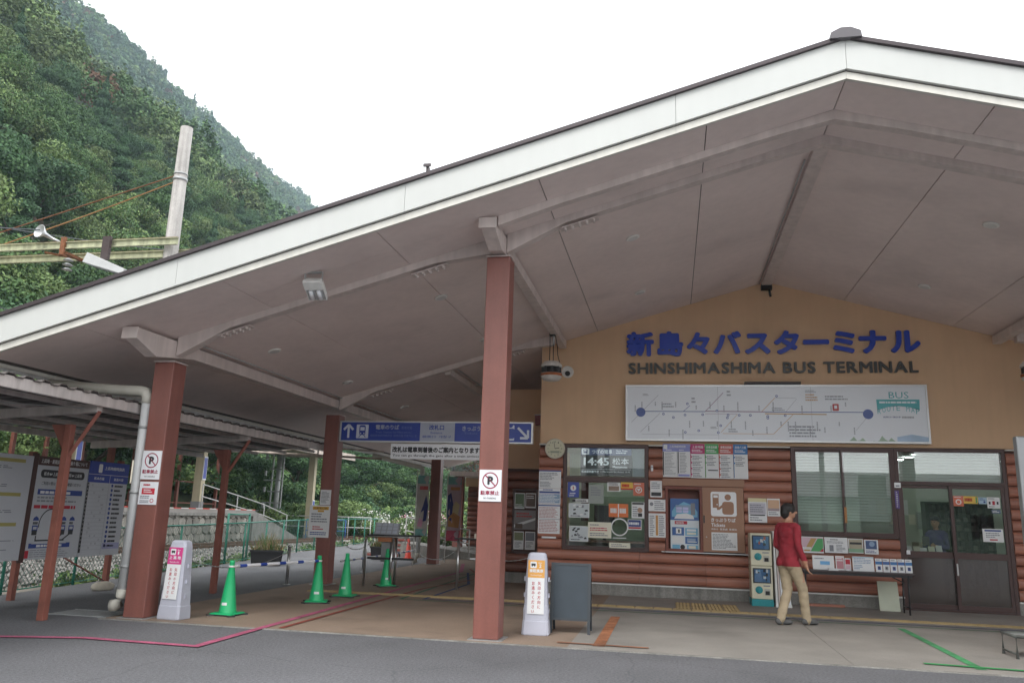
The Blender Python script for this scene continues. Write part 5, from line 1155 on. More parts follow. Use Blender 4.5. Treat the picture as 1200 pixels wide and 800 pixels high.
# banners
def banner(x, y, z0, z1, w, label, shapes, base):
    t = thing('banner', label, 'banner', (x, y, 0)); MB(white_p).tube([(-.02, 0, 0), (-.02, 0, z1+.12)], .014, seg=8).tube([(-.03, 0, z1+.06), (w+.02, 0, z1+.03)], .008, seg=6).build('pole', t)
    H = z1-z0; mb = MB(base); n = 24; q = 5
    wave = lambda u, v: .022*math.sin(u*5+v*7)
    V = [(w*i/q, wave(i/q, j/n), z0+H*j/n) for j in range(n+1) for i in range(q+1)]; m2 = len(V); V += [(a_, b_+.003, c_) for a_, b_, c_ in V]
    F = [(j*(q+1)+i, j*(q+1)+i+1, (j+1)*(q+1)+i+1, (j+1)*(q+1)+i) for j in range(n) for i in range(q)]; F += [tuple(m2+k for k in f[::-1]) for f in F]
    mb.add(V, F, base, True); mb.build('cloth', t); mb = MB(base)
    for k, (pts, m) in enumerate(shapes):
        c = (sum(p[0] for p in pts)/len(pts), sum(p[1] for p in pts)/len(pts)); P = []
        for i in range(len(pts)):
            a_, b_ = pts[i], pts[(i+1) % len(pts)]; 
            for e in (0, .34, .67): P.append((a_[0]+(b_[0]-a_[0])*e, a_[1]+(b_[1]-a_[1])*e))
        W3_ = lambda p: (w*p[0], wave(p[0], p[1])-.002-.0008*k, z0+H*p[1]); L_ = len(P)
        mb.add([W3_(c)]+[W3_(p) for p in P], [(0, 1+i, 1+(i+1) % L_) for i in range(L_)], m)
    mb.build('cloth_print', t)
bn, bt_, bp_, bo_, by_ = mat('banner_navy', (.03, .04, .17), .7), mat('banner_teal', (.16, .34, .33), .7), mat('banner_pink', (.50, .24, .33), .7), mat('banner_orange', (.40, .19, .07), .7), mat('banner_cream', (.50, .42, .24), .7)
banner(-6.85, 21.3, .80, 2.42, .34, 'narrow pale banner with a navy wedge shape left of the far column', [([(0, .86), (1, .86), (1, 1), (0, 1)], bt_), ([(.2, .76), (.9, .76), (.9, .82), (.2, .82)], C('#b04848')), ([(.15, .2), (.85, .25), (.95, .5), (.75, .68), (.55, .5)], bn), ([(.1, .16), (.5, .14), (.62, .24), (.3, .3)], bp_), ([(0, 0), (1, 0), (1, .11), (0, .11)], bt_)], mat('banner_pale', (.42, .38, .36), .7))
banner(-6.62, 23.6, .62, 2.5, .42, 'narrow mauve banner with a crimson foot right of the far column', [([(0, .88), (1, .88), (1, 1), (0, 1)], bt_), ([(.2, .79), (.9, .79), (.9, .84), (.2, .84)], bo_), ([(.0, .35), (.35, .3), (.45, .55), (.25, .75), (.0, .7)], bn), ([(.4, .42), (.8, .4), (.9, .56), (.6, .62), (.42, .54)], by_), ([(.1, .22), (.9, .2), (.95, .38), (.5, .44), (.1, .36)], bo_), ([(0, 0), (1, 0), (1, .16), (0, .16)], mat('banner_crimson', (.42, .05, .10), .7))], mat('banner_mauve', (.40, .30, .34), .7))
# bus stop board at the right edge
t = thing('bus_stop_board', 'grey steel bus stop board with red characters at the right edge', 'bus stop', (4.30, 11.2, .004))
MB(mat('stop_grey', (.33, .34, .35), .35, metal=.4, var=.08)).box(0, .62, -.06, .06, .62, 2.58).build('board', t, bevel=.02); fr = Fr((0, -.062, 0)); mb = MB(ink_r)
mb.rect(fr, .09, 1.88, .5, 2.14, .001, mat('stop_crimson', (.35, .03, .09), .4)); mb.text(fr, 'バス', .09, 2.22, .45, .14, .001, C('#c04028'), .03); mb.text(fr, '停', .07, .68, .12, .12, .001, C('#304090'), .03); mb.rect(fr, .12, .95, .5, 1.75, .001, paper); mb.words(fr, .15, .98, .47, 1.72, 14, .002, G1, 4); mb.build('print', t)
for x in (.14, .48): MB(steel).tube([(x, 0, .3), (x, 0, .62)], .025, seg=10).build('post', t)
MB(mat('base_orange', (.50, .07, .03), .4)).lathe([(.30, .25), (.31, .30), (.26, .42), (.10, .46)], c=(.42, 0, 0), seg=26).build('weight', t); MB(black_m).lathe([(.3, 0), (.33, .06), (.3, .249)], c=(.42, 0, 0), seg=26).build('base', t)
t = thing('low_barrier', 'low thin steel frame barrier at the right end of the pavement edge', 'barrier', (3.80, 10.4, .004)); stg = mat('step_grey', (.16, .17, .16), .5, metal=.3)
MB(stg).tube([(0, 0, 0), (0, 0, .24), (.8, .0, .24), (.8, .0, 0)], .018, seg=8).build('front_loop', t); MB(stg).tube([(0, .4, 0), (0, .4, .24), (.8, .4, .24), (.8, .4, 0)], .018, seg=8).build('rear_loop', t); MB(stg).tube([(0, 0, .24), (0, .4, .24)], .018, seg=8).tube([(0, 0, .05), (0, .4, .05)], .012, seg=8).build('side_bar', t)
MB(mat('mesh_plate', (.30, .31, .30), .5, metal=.3)).box(.02, .78, .01, .39, .225, .235).build('top_plate', t)

# ------------------------------------------------------------------ platform shelter on the left
t = thing('shelter_canopy', 'low open shelter canopy on red brown posts left of the terminal', 'shelter', (0, 0, 0))
def cz(x): return 2.47 + (x+10.05)*.047
SY0, SY1 = 1.6, 15.95
shm = mat('shelter_sheet', (.085, .07, .065), .6, var=.15, scale=3, streak=.15); bmw = mat('shelter_beam', (.52, .47, .45), .5, var=.12, scale=4, streak=.2)
for y in (1.9, 5.2, 8.78, 12.5):
    p = MB(col2_m).box(-7.495, -7.405, y-.045, y+.045, .004, 2.36).build('post', t, bevel=.005)
    MB(col2_m).hexa([(-7.505, y-.006, 2.02), (-7.495, y-.006, 2.0), (-7.495, y+.006, 2.0), (-7.505, y+.006, 2.02), (-7.72, y-.006, 2.355), (-7.495, y-.006, 2.355), (-7.495, y+.006, 2.355), (-7.72, y+.006, 2.355)]).build('gusset', p)
    MB(col2_m).tube([(-7.41, y, 1.98), (-7.06, y, 2.53)], .032, seg=4, smooth=False).build('brace', t)
    MB(bmw).hexa([(-10.1, y-.05, cz(-10.1)-.12), (-7.065, y-.05, cz(-6.93)-.10), (-7.065, y+.05, cz(-6.93)-.10), (-10.1, y+.05, cz(-10.1)-.12), (-10.1, y-.05, cz(-10.1)), (-7.065, y-.05, cz(-6.93)), (-7.065, y+.05, cz(-6.93)), (-10.1, y+.05, cz(-10.1))]).build('beam', t)
    q = MB(col2_m).box(-9.745, -9.655, y-.045, y+.045, .004, cz(-9.7)-.125).build('post', t) if y in (1.9, 5.2) else MB(col2_m).box(-9.745, -9.655, y-.045, y+.045, 1.9, cz(-9.7)-.125).build('hanger', t)
MB(bmw).box(-7.06, -6.99, SY0, SY1, cz(-6.9)-.03, cz(-6.9)+.10).build('front_channel', t)
MB(bmw).box(-10.14, -10.08, SY0, SY1, cz(-10.1)-.02, cz(-10.1)+.07).build('rear_channel', t)
for x in (-7.5, -8.15, -8.8, -9.45): MB(bmw).box(x-.03, x+.03, SY0, SY1, cz(x)+.002, cz(x)+.055).build('purlin', t)
mb = MB(shm); y = SY0; V = []; per = .26
ys_ = []
while y < SY1: ys_ += [(y, 0), (y+.09, 0), (y+.13, .03), (y+.22, .03)]; y += per
for (yy, dz) in ys_:
    for x in (-10.25, -6.97): V.append((x, yy, cz(x)+.105+dz))
mb.add(V, [(i*2, i*2+1, i*2+3, i*2+2) for i in range(len(ys_)-1)])
o = mb.build('roof_sheet', t); m = o.modifiers.new('solid', 'SOLIDIFY'); m.thickness = .012
for y0, y1 in ((5.2, 8.78), (8.78, 12.5)): MB(galv).tube([(-9.9, y0+.1, cz(-9.9)-.05), (-7.2, y1-.1, cz(-7.2)-.05)], .008, seg=5).build('tie_rod', t)
# small platform link canopy frame beyond the shelter
t = thing('end_frame', 'rusty pale steel end frame just beyond the shelter roof', 'frame', (0, 0, 0))
rb = mat('rusty_beige', (.50, .42, .36), .6, var=.25, scale=6, streak=.3)
for k, (a, b, r) in enumerate((((-9.9, 15.98, 2.62), (-7.0, 18.8, 2.68), .03), ((-9.9, 16.0, 2.85), (-7.0, 18.9, 2.86), .022), ((-9.2, 16.7, 2.62), (-9.2, 16.7, 2.85), .018), ((-8.2, 17.7, 2.64), (-8.2, 17.7, 2.86), .018), ((-9.2, 16.7, 2.62), (-8.2, 17.7, 2.86), .012))): MB(rb).tube([a, b], r, seg=6).build('bar', t)
# information board
t = thing('information_board', 'long white information board with a blue timetable behind the left shelter post', 'notice board', (0, 0, 0))
XB = -9.28; bw = mat('board_brown', (.07, .03, .025), .5); bgp = mat('board_grey', (.50, .52, .56), .5, var=.04)
for y in (8.05, 10.33, 12.30): MB(col2_m).box(XB-.09, XB-.01, y-.04, y+.04, 0, 2.12).build('post', t)
MB(bgp).box(XB, XB+.03, 8.1, 10.27, .56, 2.05).build('grey_panel', t)
MB(bw).box(XB-.004, XB+.036, 10.272, 10.36, .52, 2.1).build('divider', t)
MB(bgp).box(XB, XB+.03, 10.362, 11.44, .56, 2.06).build('guide_panel', t); MB(bgp).box(XB, XB+.032, 11.445, 12.42, .56, 2.07).build('timetable_panel', t)
fr = Fr((XB+.034, 8.1, .56), (0, 1, 0)); mb = MB(ink)
yl = mat('board_yellow', (.36, .32, .10), .5)
for z in (1.38, .90, .48): mb.rect(fr, 1.4, z-.0, 2.02, z+.05, .001, yl)
for z in (1.28, 1.02, .78, .66, .36, .24, .14): mb.words(fr, .3, z, 2.05, z+.05, 2, .001, G1, int(z*10), .9)
mb.build('panel_print', t)
fr = Fr((XB+.034, 10.362, .56), (0, 1, 0)); mb = MB(ink); W2, H2 = 1.078, 1.5
mb.rect(fr, 0, H2-.13, W2, H2, .001, bw); mb.text(fr, '上高地・乗鞍高原方面の乗り場について', .05, H2-.10, W2-.1, .07, .002, paper, .02, 1)
rrect(mb, fr, .08, H2-.31, W2-.08, H2-.19, .05, .001, ink); mb.text(fr, '松本⇔上高地 乗鞍高原⇔上高地', .14, H2-.28, W2-.28, .06, .002, paper, .02, 1)
mb.text(fr, 'ご利用の際は', .12, H2-.42, .28, .055, .001, ink, .02, 1); mb.text(fr, '行先', .42, H2-.42, .12, .06, .001, ink_r, .03, 1); mb.text(fr, 'をご確認ください', .56, H2-.42, .38, .055, .001, ink, .02, 1)
mb.rect(fr, .07, H2-.56, W2-.08, H2-.48, .001, ink_b); mb.words(fr, .12, H2-.545, W2-.14, H2-.495, 1, .002, paper, 3, 1, .8); mb.words(fr, .08, H2-.68, W2-.1, H2-.58, 2, .001, G1, 4); mb.words(fr, .04, H2-.77, W2-.08, H2-.70, 1, .001, ink_r, 5, 1, .7)
mb.ring(fr, .42, .50, .24, .018, .001, ink, 40); mb.rect(fr, .10, .22, .80, .46, .0015, bgp)
for k, u in enumerate((.12, .52, .68, .86)):
    mb.poly(fr, [(u-.06, .56), (u+.06, .56), (u+.045, .60), (u, .625), (u-.045, .60)], .002, ink_b); mb.words(fr, u-.05, .50, u+.05, .55, 1, .002, ink, k, 1, .7)
    mb.rect(fr, u-.055, .40, u+.055, .49, .002, ink_b); mb.rect(fr, u-.05, .35, u+.05, .42, .0026, ink); mb.rect(fr, u-.035, .43, u+.035, .47, .0032, bgp)
mb.line(fr, (.16, .34), (.16, .27), .022, .0026, ink); mb.line(fr, (.15, .27), (.74, .27), .022, .002, ink); mb.line(fr, (.70, .27), (.84, .36), .022, .0032, ink); mb.line(fr, (.55, .27), (.68, .36), .022, .0038, ink)
mb.rect(fr, .05, .16, .88, .23, .001, ink_b); mb.words(fr, .2, .175, .75, .215, 1, .002, paper, 6, 1, .8); mb.rect(fr, .0, .02, .07, .13, .0014, ink_r); mb.words(fr, .09, .02, .9, .14, 4, .001, G1, 8, 1, .3)
mb.build('panel_print', t)
fr = Fr((XB+.036, 11.445, .56), (0, 1, 0)); mb = MB(ink); W3, H3 = .975, 1.51
mb.rect(fr, 0, H3-.34, W3, H3, .001, blue_s); rrect(mb, fr, .22, H3-.18, .31, H3-.04, .02, .002, paper); mb.text(fr, '上高地線時刻表', .36, H3-.13, .5, .06, .002, paper, .02, 1)
mb.line(fr, (0, H3-.21), (W3, H3-.21), .006, .002, paper); mb.line(fr, (W3*.53, H3-.34), (W3*.53, H3-.21), .006, .0024, paper); mb.text(fr, '松本方面', .14, H3-.30, .24, .05, .002, paper, .02, 1); mb.text(fr, '新島々発', .62, H3-.30, .24, .05, .002, paper, .02, 1)
mb.rect(fr, .0, .06, .045, H3-.345, .0014, ink); mb.line(fr, (W3*.53, .0), (W3*.53, H3-.34), .005, .001, G1)
R = random.Random(2)
for k in range(17):
    z = H3-.40-k*.062; mb.text(fr, str(5+k), .012, z, .02, .03, .0022, paper, .02, 1); mb.text(fr, str(R.randint(10, 59)), .08+R.random()*.34, z, .035, .03, .001, G1, .02, 1)
    if k % 2: mb.text(fr, str(R.randint(10, 59)), .08+R.random()*.34, z, .035, .03, .0014, G1, .02, 1)
    mb.line(fr, (.05, z-.015), (W3*.53, z-.015), .002, .0008, ink_g)
for k in range(14):
    z = H3-.40-k*.075; mb.disc(fr, .60, z+.02, .026, .001, ink_b, 12); mb.words(fr, .66, z, .88, z+.04, 1, .001, ink, k, .9, .8)
mb.rect(fr, W3*.55, .10, W3-.02, .20, .001, mat('pale_violet', (.35, .36, .55), .5)); mb.build('panel_print', t)
MB(col2_m).tube([(XB+.0, 11.2, .56), (XB-.02, 12.22, .14)], .014, seg=6).build('stay', t)
st = MB(mat('pale_rock', (.50, .46, .38), .9, var=.2, scale=8)); V, F = [], []; ellip(V, F, (0, 0, .05), (.13, .26, .09)); st.add([(a+.03*noise.noise(Vector((a*8, b*8, c*8))), b+.03*noise.noise(Vector((b*7, c*9, a*5))), max(0, c)) for a, b, c in V], F, smooth=True)
tag(st.build('rock', loc=(-9.25, 12.15, 0)), 'pale rounded rock at the foot of the information board post', 'rock')

# ------------------------------------------------------------------ chain link fence, track, ballast
gm_ = mat('fence_green', (.03, .20, .14), .5, var=.1); wm_ = mat('fence_wire', (.04, .15, .11), .5, metal=.0, var=.1)
t = thing('chain_link_fence', 'green chain link fence between the road and the railway track', 'fence', (0, 0, 0))
def fh(y): return .93 + .14*min(1, max(0, (y-12)/16))
pts = [Vector((a, b, 0)) for a, b in FENCE]; mb = MB(wm_)
acc = []
for a, b in zip(pts[:-1], pts[1:]):
    d = (b-a); L = d.length; d.normalize(); n = max(1, round(L/1.9)); q = Vector((-d.y, d.x, 0))
    for k in range(n):
        p = a.lerp(b, k/n); MB(gm_).tube([p, p+Vector((0, 0, fh(p.y)))], .024, seg=8).build('post', t)
    h0, h1 = fh(a.y), fh(b.y); MB(gm_).tube([a+Vector((0, 0, h0)), b+Vector((0, 0, h1))], .019, seg=7).build('top_rail', t); MB(gm_).tube([a+Vector((0, 0, .05)), b+Vector((0, 0, .05))], .010, seg=5).build('bottom_wire', t)
    if a.y < 30:
        H = (h0+h1)/2-.05; s = -H; st_ = .105 if a.y < 20 else .14
        while s < L:
            for sg_ in (1, -1):
                u0, u1 = (s, s+H); c0, c1 = max(u0, 0), min(u1, L)
                if c1 <= c0: continue
                za, zb = (c0-u0), (c1-u0)
                if sg_ < 0: za, zb = H-za, H-zb
                A = a+d*c0+Vector((0, 0, .05+za)); Bp = a+d*c1+Vector((0, 0, .05+zb)); w = Vector((0, 0, .0085)); qq = q*.003*sg_
                mb.add([A-w+qq, Bp-w+qq, Bp+w+qq, A+w+qq], [(0, 1, 2, 3)])
            s += st_
o = mb.build('wire_mesh', t); o['kind'] = 'stuff'
p = Vector((-11.0, 18.5, 0)); tag(MB(gm_).tube([(-11.1, 19.0, .0), (-11.1, 19.0, 1.25)], .03, seg=8).tube([(-11.4, 20.6, .0), (-11.4, 20.6, 1.25)], .03, seg=8).tube([(-11.1, 19.0, 1.22), (-11.4, 20.6, 1.22)], .022, seg=8).build('fence_gate_frame', ), 'taller green gate frame in the chain link fence behind the planter', 'gate frame')['kind'] = 'stuff' if False else 'x'
bpy.data.objects['fence_gate_frame'].pop('kind')
# weeds along the fence foot
def leaves(n, cen, rad, size, seed, tall=0):
    r = np.random.default_rng(seed); d = r.normal(size=(n, 3)); d /= np.linalg.norm(d, axis=1)[:, None]
    rr = r.uniform(.55, 1.0, n)**.6
    p = cen + d*rad*rr[:, None]
    return quads(p, size, r, d)
def quads(p, size, r, outward=None, elong=1.6):
    n = len(p); a = r.normal(size=(n, 3)); 
    if outward is not None: nrm = outward*1.0 + r.normal(size=(n, 3))*.75 + np.array([0, 0, .35])
    else: nrm = r.normal(size=(n, 3))
    nrm /= np.linalg.norm(nrm, axis=1)[:, None]; u = np.cross(nrm, a); u /= np.linalg.norm(u, axis=1)[:, None]; v = np.cross(nrm, u)
    s = (size*r.uniform(.6, 1.4, n))[:, None] if np.isscalar(size) else (size*r.uniform(.6, 1.4, n))[:, None]
    u = u*s*.5*elong; v = v*s*.5
    V = np.stack([p-u, p-v*.9+u*.1, p+u, p+v*.9+u*.1], 1).reshape(-1, 3)
    return V
def leaf_mat(key, c, isl=.35):
    m = mat(key, c, .65, var=.3, scale=.45, island=isl, spec=.25); return m
LM = [leaf_mat('leaf_deep', (.052, .110, .038)), leaf_mat('leaf_mid', (.085, .160, .050)), leaf_mat('leaf_olive', (.12, .165, .058)), leaf_mat('leaf_bluish', (.060, .125, .055)), leaf_mat('leaf_light', (.17, .25, .085)), leaf_mat('leaf_rust', (.17, .085, .045))]
r = np.random.default_rng(5); cl_ = []
for a, b in zip(FENCE[:-1], FENCE[1:]):
    n = int(160*math.dist(a, b)); tt = r.random(n); k = np.abs(r.normal(size=n)); P_ = np.stack([a[0]+(b[0]-a[0])*tt-.1-.28*k, a[1]+(b[1]-a[1])*tt, np.abs(r.normal(size=n))*.10-.05+.0*k], 1)
    nz = np.array([noise.noise(Vector((q[0]*.9, q[1]*.9, 0))) for q in P_]); cl_.append(P_[nz > -.05])
P_ = np.concatenate(cl_); V_ = quads(P_, .07, r); o = np_mesh('weeds', V_, np.arange(len(V_)).reshape(-1, 4), [LM[1], LM[4], LM[2]], r.integers(0, 3, len(P_))); tag(o, 'low weeds along the foot of the green fence', 'weeds', kind='stuff')
# track
t = thing('railway_track', 'single railway track with rusty rails on ballast in front of the platform', 'railway track', (0, 0, 0))
rail_m = mat('rail_rust', (.16, .075, .045), .6, var=.25, scale=5, metal=.3); slp = mat('sleeper', (.12, .10, .085), .9, var=.3, scale=6)
for x in (-14.95, -16.02):
    mb = MB(rail_m); mb.box(x-.065, x+.065, 0, 130, .02, .035).box(x-.012, x+.012, 0, 130, .035, .115).box(x-.035, x+.035, 0, 130, .115, .155); mb.build('rail', t)
me = None
for k in range(110):
    if me is None: o = MB(slp).box(-1.05, 1.05, -.11, .11, -.10, .018).build('sleeper', t); me = o.data
    else: o = bpy.data.objects.new('sleeper', me); COL.objects.link(o); o.parent = t
    o.location = (-15.485, 1+k*.65, 0)
r = np.random.default_rng(9); n = 26000
yy = 5+45*r.random(n)**1.4; xx = -17.0 + 5.6*r.random(n)
zb = -.10 + .10*np.clip((xx+17.1)/.6, 0, 1)*np.clip((-13.2-xx)/1.2, 0, 1); s_ = .05*r.uniform(.6, 1.3, n)*(1+yy*.012)
base = np.array([(1, 0, 0), (0, 1, 0), (-1, 0, 0), (0, -1, 0), (0, 0, 1), (0, 0, -1)], float); tri = np.array([(0, 1, 4), (1, 2, 4), (2, 3, 4), (3, 0, 4), (1, 0, 5), (2, 1, 5), (3, 2, 5), (0, 3, 5)])
V_ = (base[None]*s_[:, None, None]*r.uniform(.6, 1.2, (n, 6, 1))); an = r.random(n)*6.28; c_, s2 = np.cos(an), np.sin(an)
V_ = np.stack([V_[..., 0]*c_[:, None]-V_[..., 1]*s2[:, None]+xx[:, None], V_[..., 0]*s2[:, None]+V_[..., 1]*c_[:, None]+yy[:, None], V_[..., 2]*.8+(zb+.01)[:, None]+.02], -1)
F_ = (tri[None]+6*np.arange(n)[:, None, None]).reshape(-1, 3)
o = np_mesh('ballast', V_.reshape(-1, 3), F_, [mat('ballast_stone', (.21, .20, .185), .9, var=.25, scale=1.2, island=.5)], k=3); tag(o, 'grey ballast stones around the railway track', 'ballast', kind='stuff')

# ------------------------------------------------------------------ station platform
t = thing('station_platform', 'station platform with a stone block wall and red and white edge beyond the track', 'platform', (0, 0, 0))
PX = -17.0; plf = mat('platform_top', (.30, .28, .26), .9, var=.12, scale=1)
MB(plf).box(-22, PX+.05, 2, 31, 1.16, 1.30).build('deck', t); MB(mat('wall_mortar', (.20, .19, .165), .95)).box(-21.8, PX-.07, 2, 31, -.2, 1.159).build('core', t)
MB(conc_old).hexa([(-21.5, 31.001, -.2), (PX, 31.001, -.2), (PX, 35.6, -.2), (-21.5, 35.6, -.2), (-21.5, 31.001, 1.30), (PX, 31.001, 1.30), (PX, 35.6, .02), (-21.5, 35.6, .02)]).build('end_ramp', t)
MB(conc_old).box(PX-.069, PX+.06, 2, 31.0, 1.07, 1.155).build('coping', t)
stm = mat('wall_stone', (.30, .28, .245), .9, var=.3, scale=2.5, island=.3, fine=.2, fscale=25, bump=.8, bscale=20)
R = random.Random(3); k = 0; rows = 5; hh = .30
for j in range(rows):
    y = 12.0 + (.2 if j % 2 else 0)
    while y < 30.6:
        w = R.uniform(.32, .42); z = -.18+j*.29; c = (y+w/2, z+.145); pts = []
        for q in range(6): a = PI/6+q*PI/3+R.uniform(-.32, .32); pts.append((min(30.98, c[0]+w*.60*math.cos(a)*R.uniform(.86, 1)), min(1.062, max(-.2, c[1]+.205*math.sin(a)*R.uniform(.72, 1.05)))))
        d_ = R.uniform(.0, .035); V = [(PX-.068, a, b) for a, b in pts] + [(PX-.02+d_, c[0]+(a-c[0])*.90, c[1]+(b-c[1])*.90) for a, b in pts]
        V_o = MB(stm).add(V, [tuple(range(6, 12))] + [(q, (q+1) % 6, 6+(q+1) % 6, 6+q) for q in range(6)]).build('stone', t); y += w; k += 1
tr, tw = mat('edge_red', (.55, .06, .04), .6), mat('edge_white', (.62, .60, .56), .6)
y = 6
while y < 30.9: MB(tr if int((y-6)/.45+.5) % 2 else tw).box(PX-.05, PX+.062, y, min(y+.449, 31), 1.301, 1.335).build('edge_strip', t); y += .45
# platform canopy and cream columns
t = thing('platform_canopy', 'platform canopy with pale rusty fascia carried by cream columns', 'canopy', (0, 0, 0))
crm = mat('column_cream', (.55, .48, .33), .6, var=.08, scale=4, streak=.08)
MB(rb).box(-20.2, -16.4, 4, 40, 4.20, 4.30).build('roof', t)
for k in range(10): MB(rb).box(-16.45, -16.38, 4+k*3.6, 7.58+k*3.6, 3.98, 4.26).build('fascia', t)
for y, z0 in ((14.5, 1.3), (21.5, 1.3), (28.4, 1.3), (38.4, -.12)):
    c = MB(crm).box(-18.16, -17.84, y-.13, y+.13, z0, 4.199).build('column', t); MB(mat('plinth_grey', (.28, .28, .29), .8)).box(-18.18, -17.82, y-.15, y+.15, z0, z0+.28).build('plinth', c)
    MB(blue_s).box(-17.82, -17.80, y-.10, y+.10, z0+1.15, z0+1.95).build('station_name_plate', c); MB(paper).box(-17.825, -17.803, y-.12, y+.12, z0+1.10, z0+2.0).build('plate_back', c)
    MB(rb).box(-19.9, -16.46, y-.08, y+.08, 4.02, 4.195).build('crossbeam', t)
# red steel frame fence behind the platform
t = thing('steel_frame_fence', 'tall red brown steel frame fence behind the platform', 'fence', (0, 0, 0))
for y in (17.5, 20.2, 21.9, 23.3, 25.0, 27.9, 30.9, 33.9): MB(col2_m).box(-20.66, -20.54, y-.06, y+.06, .6, 3.55).build('post', t)
for z in (1.5, 2.4): MB(col2_m).box(-20.62, -20.58, 17.5, 33.9, z, z+.05).build('rail', t)
# white handrails
def handrail(label, pts, h0, h1, m=None, r=.023, dz=.45, drop=.9):
    m = m or mat('handrail_paint', (.50, .50, .48), .5)
    t = thing('handrail', label, 'handrail', (0, 0, 0)); P0 = [Vector(p) for p in pts]
    for off in (0, -dz): MB(m).tube([p+Vector((0, 0, off)) for p in P0], r, seg=8, smooth=False).build('rail', t)
    for p in P0: MB(m).tube([p, p-Vector((0, 0, drop))], r, seg=8).build('post', t)
    return t
handrail('white handrail sloping down along the end of the platform', [(-17.5, 27.9, 2.22), (-17.45, 30.4, 1.88), (-17.4, 32.6, 1.55), (-17.3, 34.6, 1.12)], 0, 0)
handrail('white horizontal railing beyond the platform ramp', [(-19.4, 38, 1.08), (-17.6, 38, 1.09), (-15.7, 38, 1.1), (-14.6, 38.2, 1.1)], 0, 0, dz=.5, drop=1.2)
handrail('blue railing in front of the far white railing', [(-17.2, 36.5, .95), (-16.2, 36.5, .95), (-15.2, 36.5, .95)], 0, 0, m=mat('railing_blue', (.05, .14, .36), .5), dz=.5, drop=1.1)
handrail('white sloping handrail of the ramp beyond the banners', [(-8.35, 25, 1.26), (-7.3, 25, 1.08), (-6.25, 25, .92)], 0, 0, dz=.42, drop=.85)
# ramp and steps by the outbuilding
t = thing('concrete_ramp', 'low concrete ramp wall in front of the wooden outbuilding', 'ramp', (0, 0, 0))
MB(conc_old).hexa([(-8.6, 25.3, 0), (-5.2, 25.3, 0), (-5.2, 26.6, 0), (-8.6, 26.6, 0), (-8.6, 25.3, .46), (-5.2, 25.3, .10), (-5.2, 26.6, .10), (-8.6, 26.6, .46)]).build('ramp_slab', t)
t = thing('entrance_steps', 'three pale steps with dark red risers left of the ramp', 'steps', (0, 0, 0))
for k in range(4): MB(conc_old).box(-9.7, -8.62, 25.2+k*.32, 27, k*.15, k*.15+.13).build('step', t); MB(mat('riser_red', (.22, .05, .04), .7)).box(-9.68, -8.64, 25.19+k*.32, 25.5+k*.32, k*.15+.02, k*.15+.09).build('riser', t)
# wooden outbuilding
t = thing('log_outbuilding', 'small red brown log walled outbuilding beyond the far end of the canopy', 'building', (0, 0, 0))
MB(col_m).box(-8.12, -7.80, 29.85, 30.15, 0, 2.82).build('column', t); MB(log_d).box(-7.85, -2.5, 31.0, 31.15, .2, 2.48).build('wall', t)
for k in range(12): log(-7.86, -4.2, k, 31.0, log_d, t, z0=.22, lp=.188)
MB(beam_m).box(-8.3, -2.4, 29.7, 34, 2.83, 3.0).build('roof_slab', t); MB(ochre).box(-8.0, -2.5, 31.02, 31.14, 2.481, 2.82).build('upper_wall', t); MB(conc_old).box(-8.4, -2.4, 29.6, 34, 0, .20).build('base', t)
MB(paper).box(-7.30, -7.02, 30.85, 30.88, 1.35, 1.95).build('wall_notice', t)
# equipment pole beyond the track
t = thing('equipment_pole', 'grey lattice equipment pole with brackets and a small cabinet beside the platform ramp', 'pole', (-19.3, 37.2, -.1))
t['label'] = 'grey equipment pole with many brackets beyond the platform ramp'
for dx in (-.28, .28): MB(galv).box(dx-.03, dx+.03, -.03, .03, 0, 4.7).build('upright', t)
MB(galv).tube([(0, .1, 0), (0, .1, 4.6)], .12, seg=10).build('pole', t)
for k in range(7): MB(galv).box(-.45-.25*(k % 2), .3, -.05, .0, 1.2+k*.55, 1.26+k*.55).build('bracket', t)
for k in range(4): MB(galv).box(-.68, -.6, -.05, .03, 1.5+k*.8, 1.75+k*.8).build('equipment_box', t)
MB(galv).box(-.9, .25, -.3, .3, 1.35, 1.42).build('step_plate', t); MB(beige).box(.15, .45, -.12, .12, .75, 1.25).build('cabinet', t)
# planters
dry = leaf_mat('dry_grass', (.30, .23, .12), .4); grs = leaf_mat('planter_green', (.08, .15, .05))
def planter(label, x, y, rz, w, g):
    t = thing('planter', label, 'planter', (x, y, .004), rz); MB(black_m).hexa([(-w/2+.04, -.16, 0), (w/2-.04, -.16, 0), (w/2-.04, .16, 0), (-w/2+.04, .16, 0), (-w/2, -.2, .36), (w/2, -.2, .36), (w/2, .2, .36), (-w/2, .2, .36)]).build('trough', t)
    MB(black_m).box(-w/2-.02, w/2+.02, -.22, -.195, .33, .38).build('rim', t); r = np.random.default_rng(int(w*100)); n = 420; b = np.stack([r.uniform(-w/2, w/2, n), r.uniform(-.16, .16, n), np.full(n, .34)], 1); tip = b+np.stack([r.normal(size=n)*.12, r.normal(size=n)*.1, r.uniform(.08, .5, n)*(.5+.5*np.cos(b[:, 0]*5))], 1)
    sd_ = np.stack([r.normal(size=n), r.normal(size=n), np.zeros(n)], 1)*.006; V = np.stack([b-sd_, b+sd_, tip+sd_*.3, tip-sd_*.3], 1).reshape(-1, 3); o = np_mesh('dry_plants', V, np.arange(len(V)).reshape(-1, 4), g, r.integers(0, len(g), n), t); o['kind'] = 'stuff'
planter('black trough planter with dry grass at the fence behind the second column', -10.0, 19.1, math.radians(25), .78, [dry, dry, grs])
planter('far black planter seen through the left steel gate frame', -8.6, 23.6, math.radians(20), .7, [dry, grs])
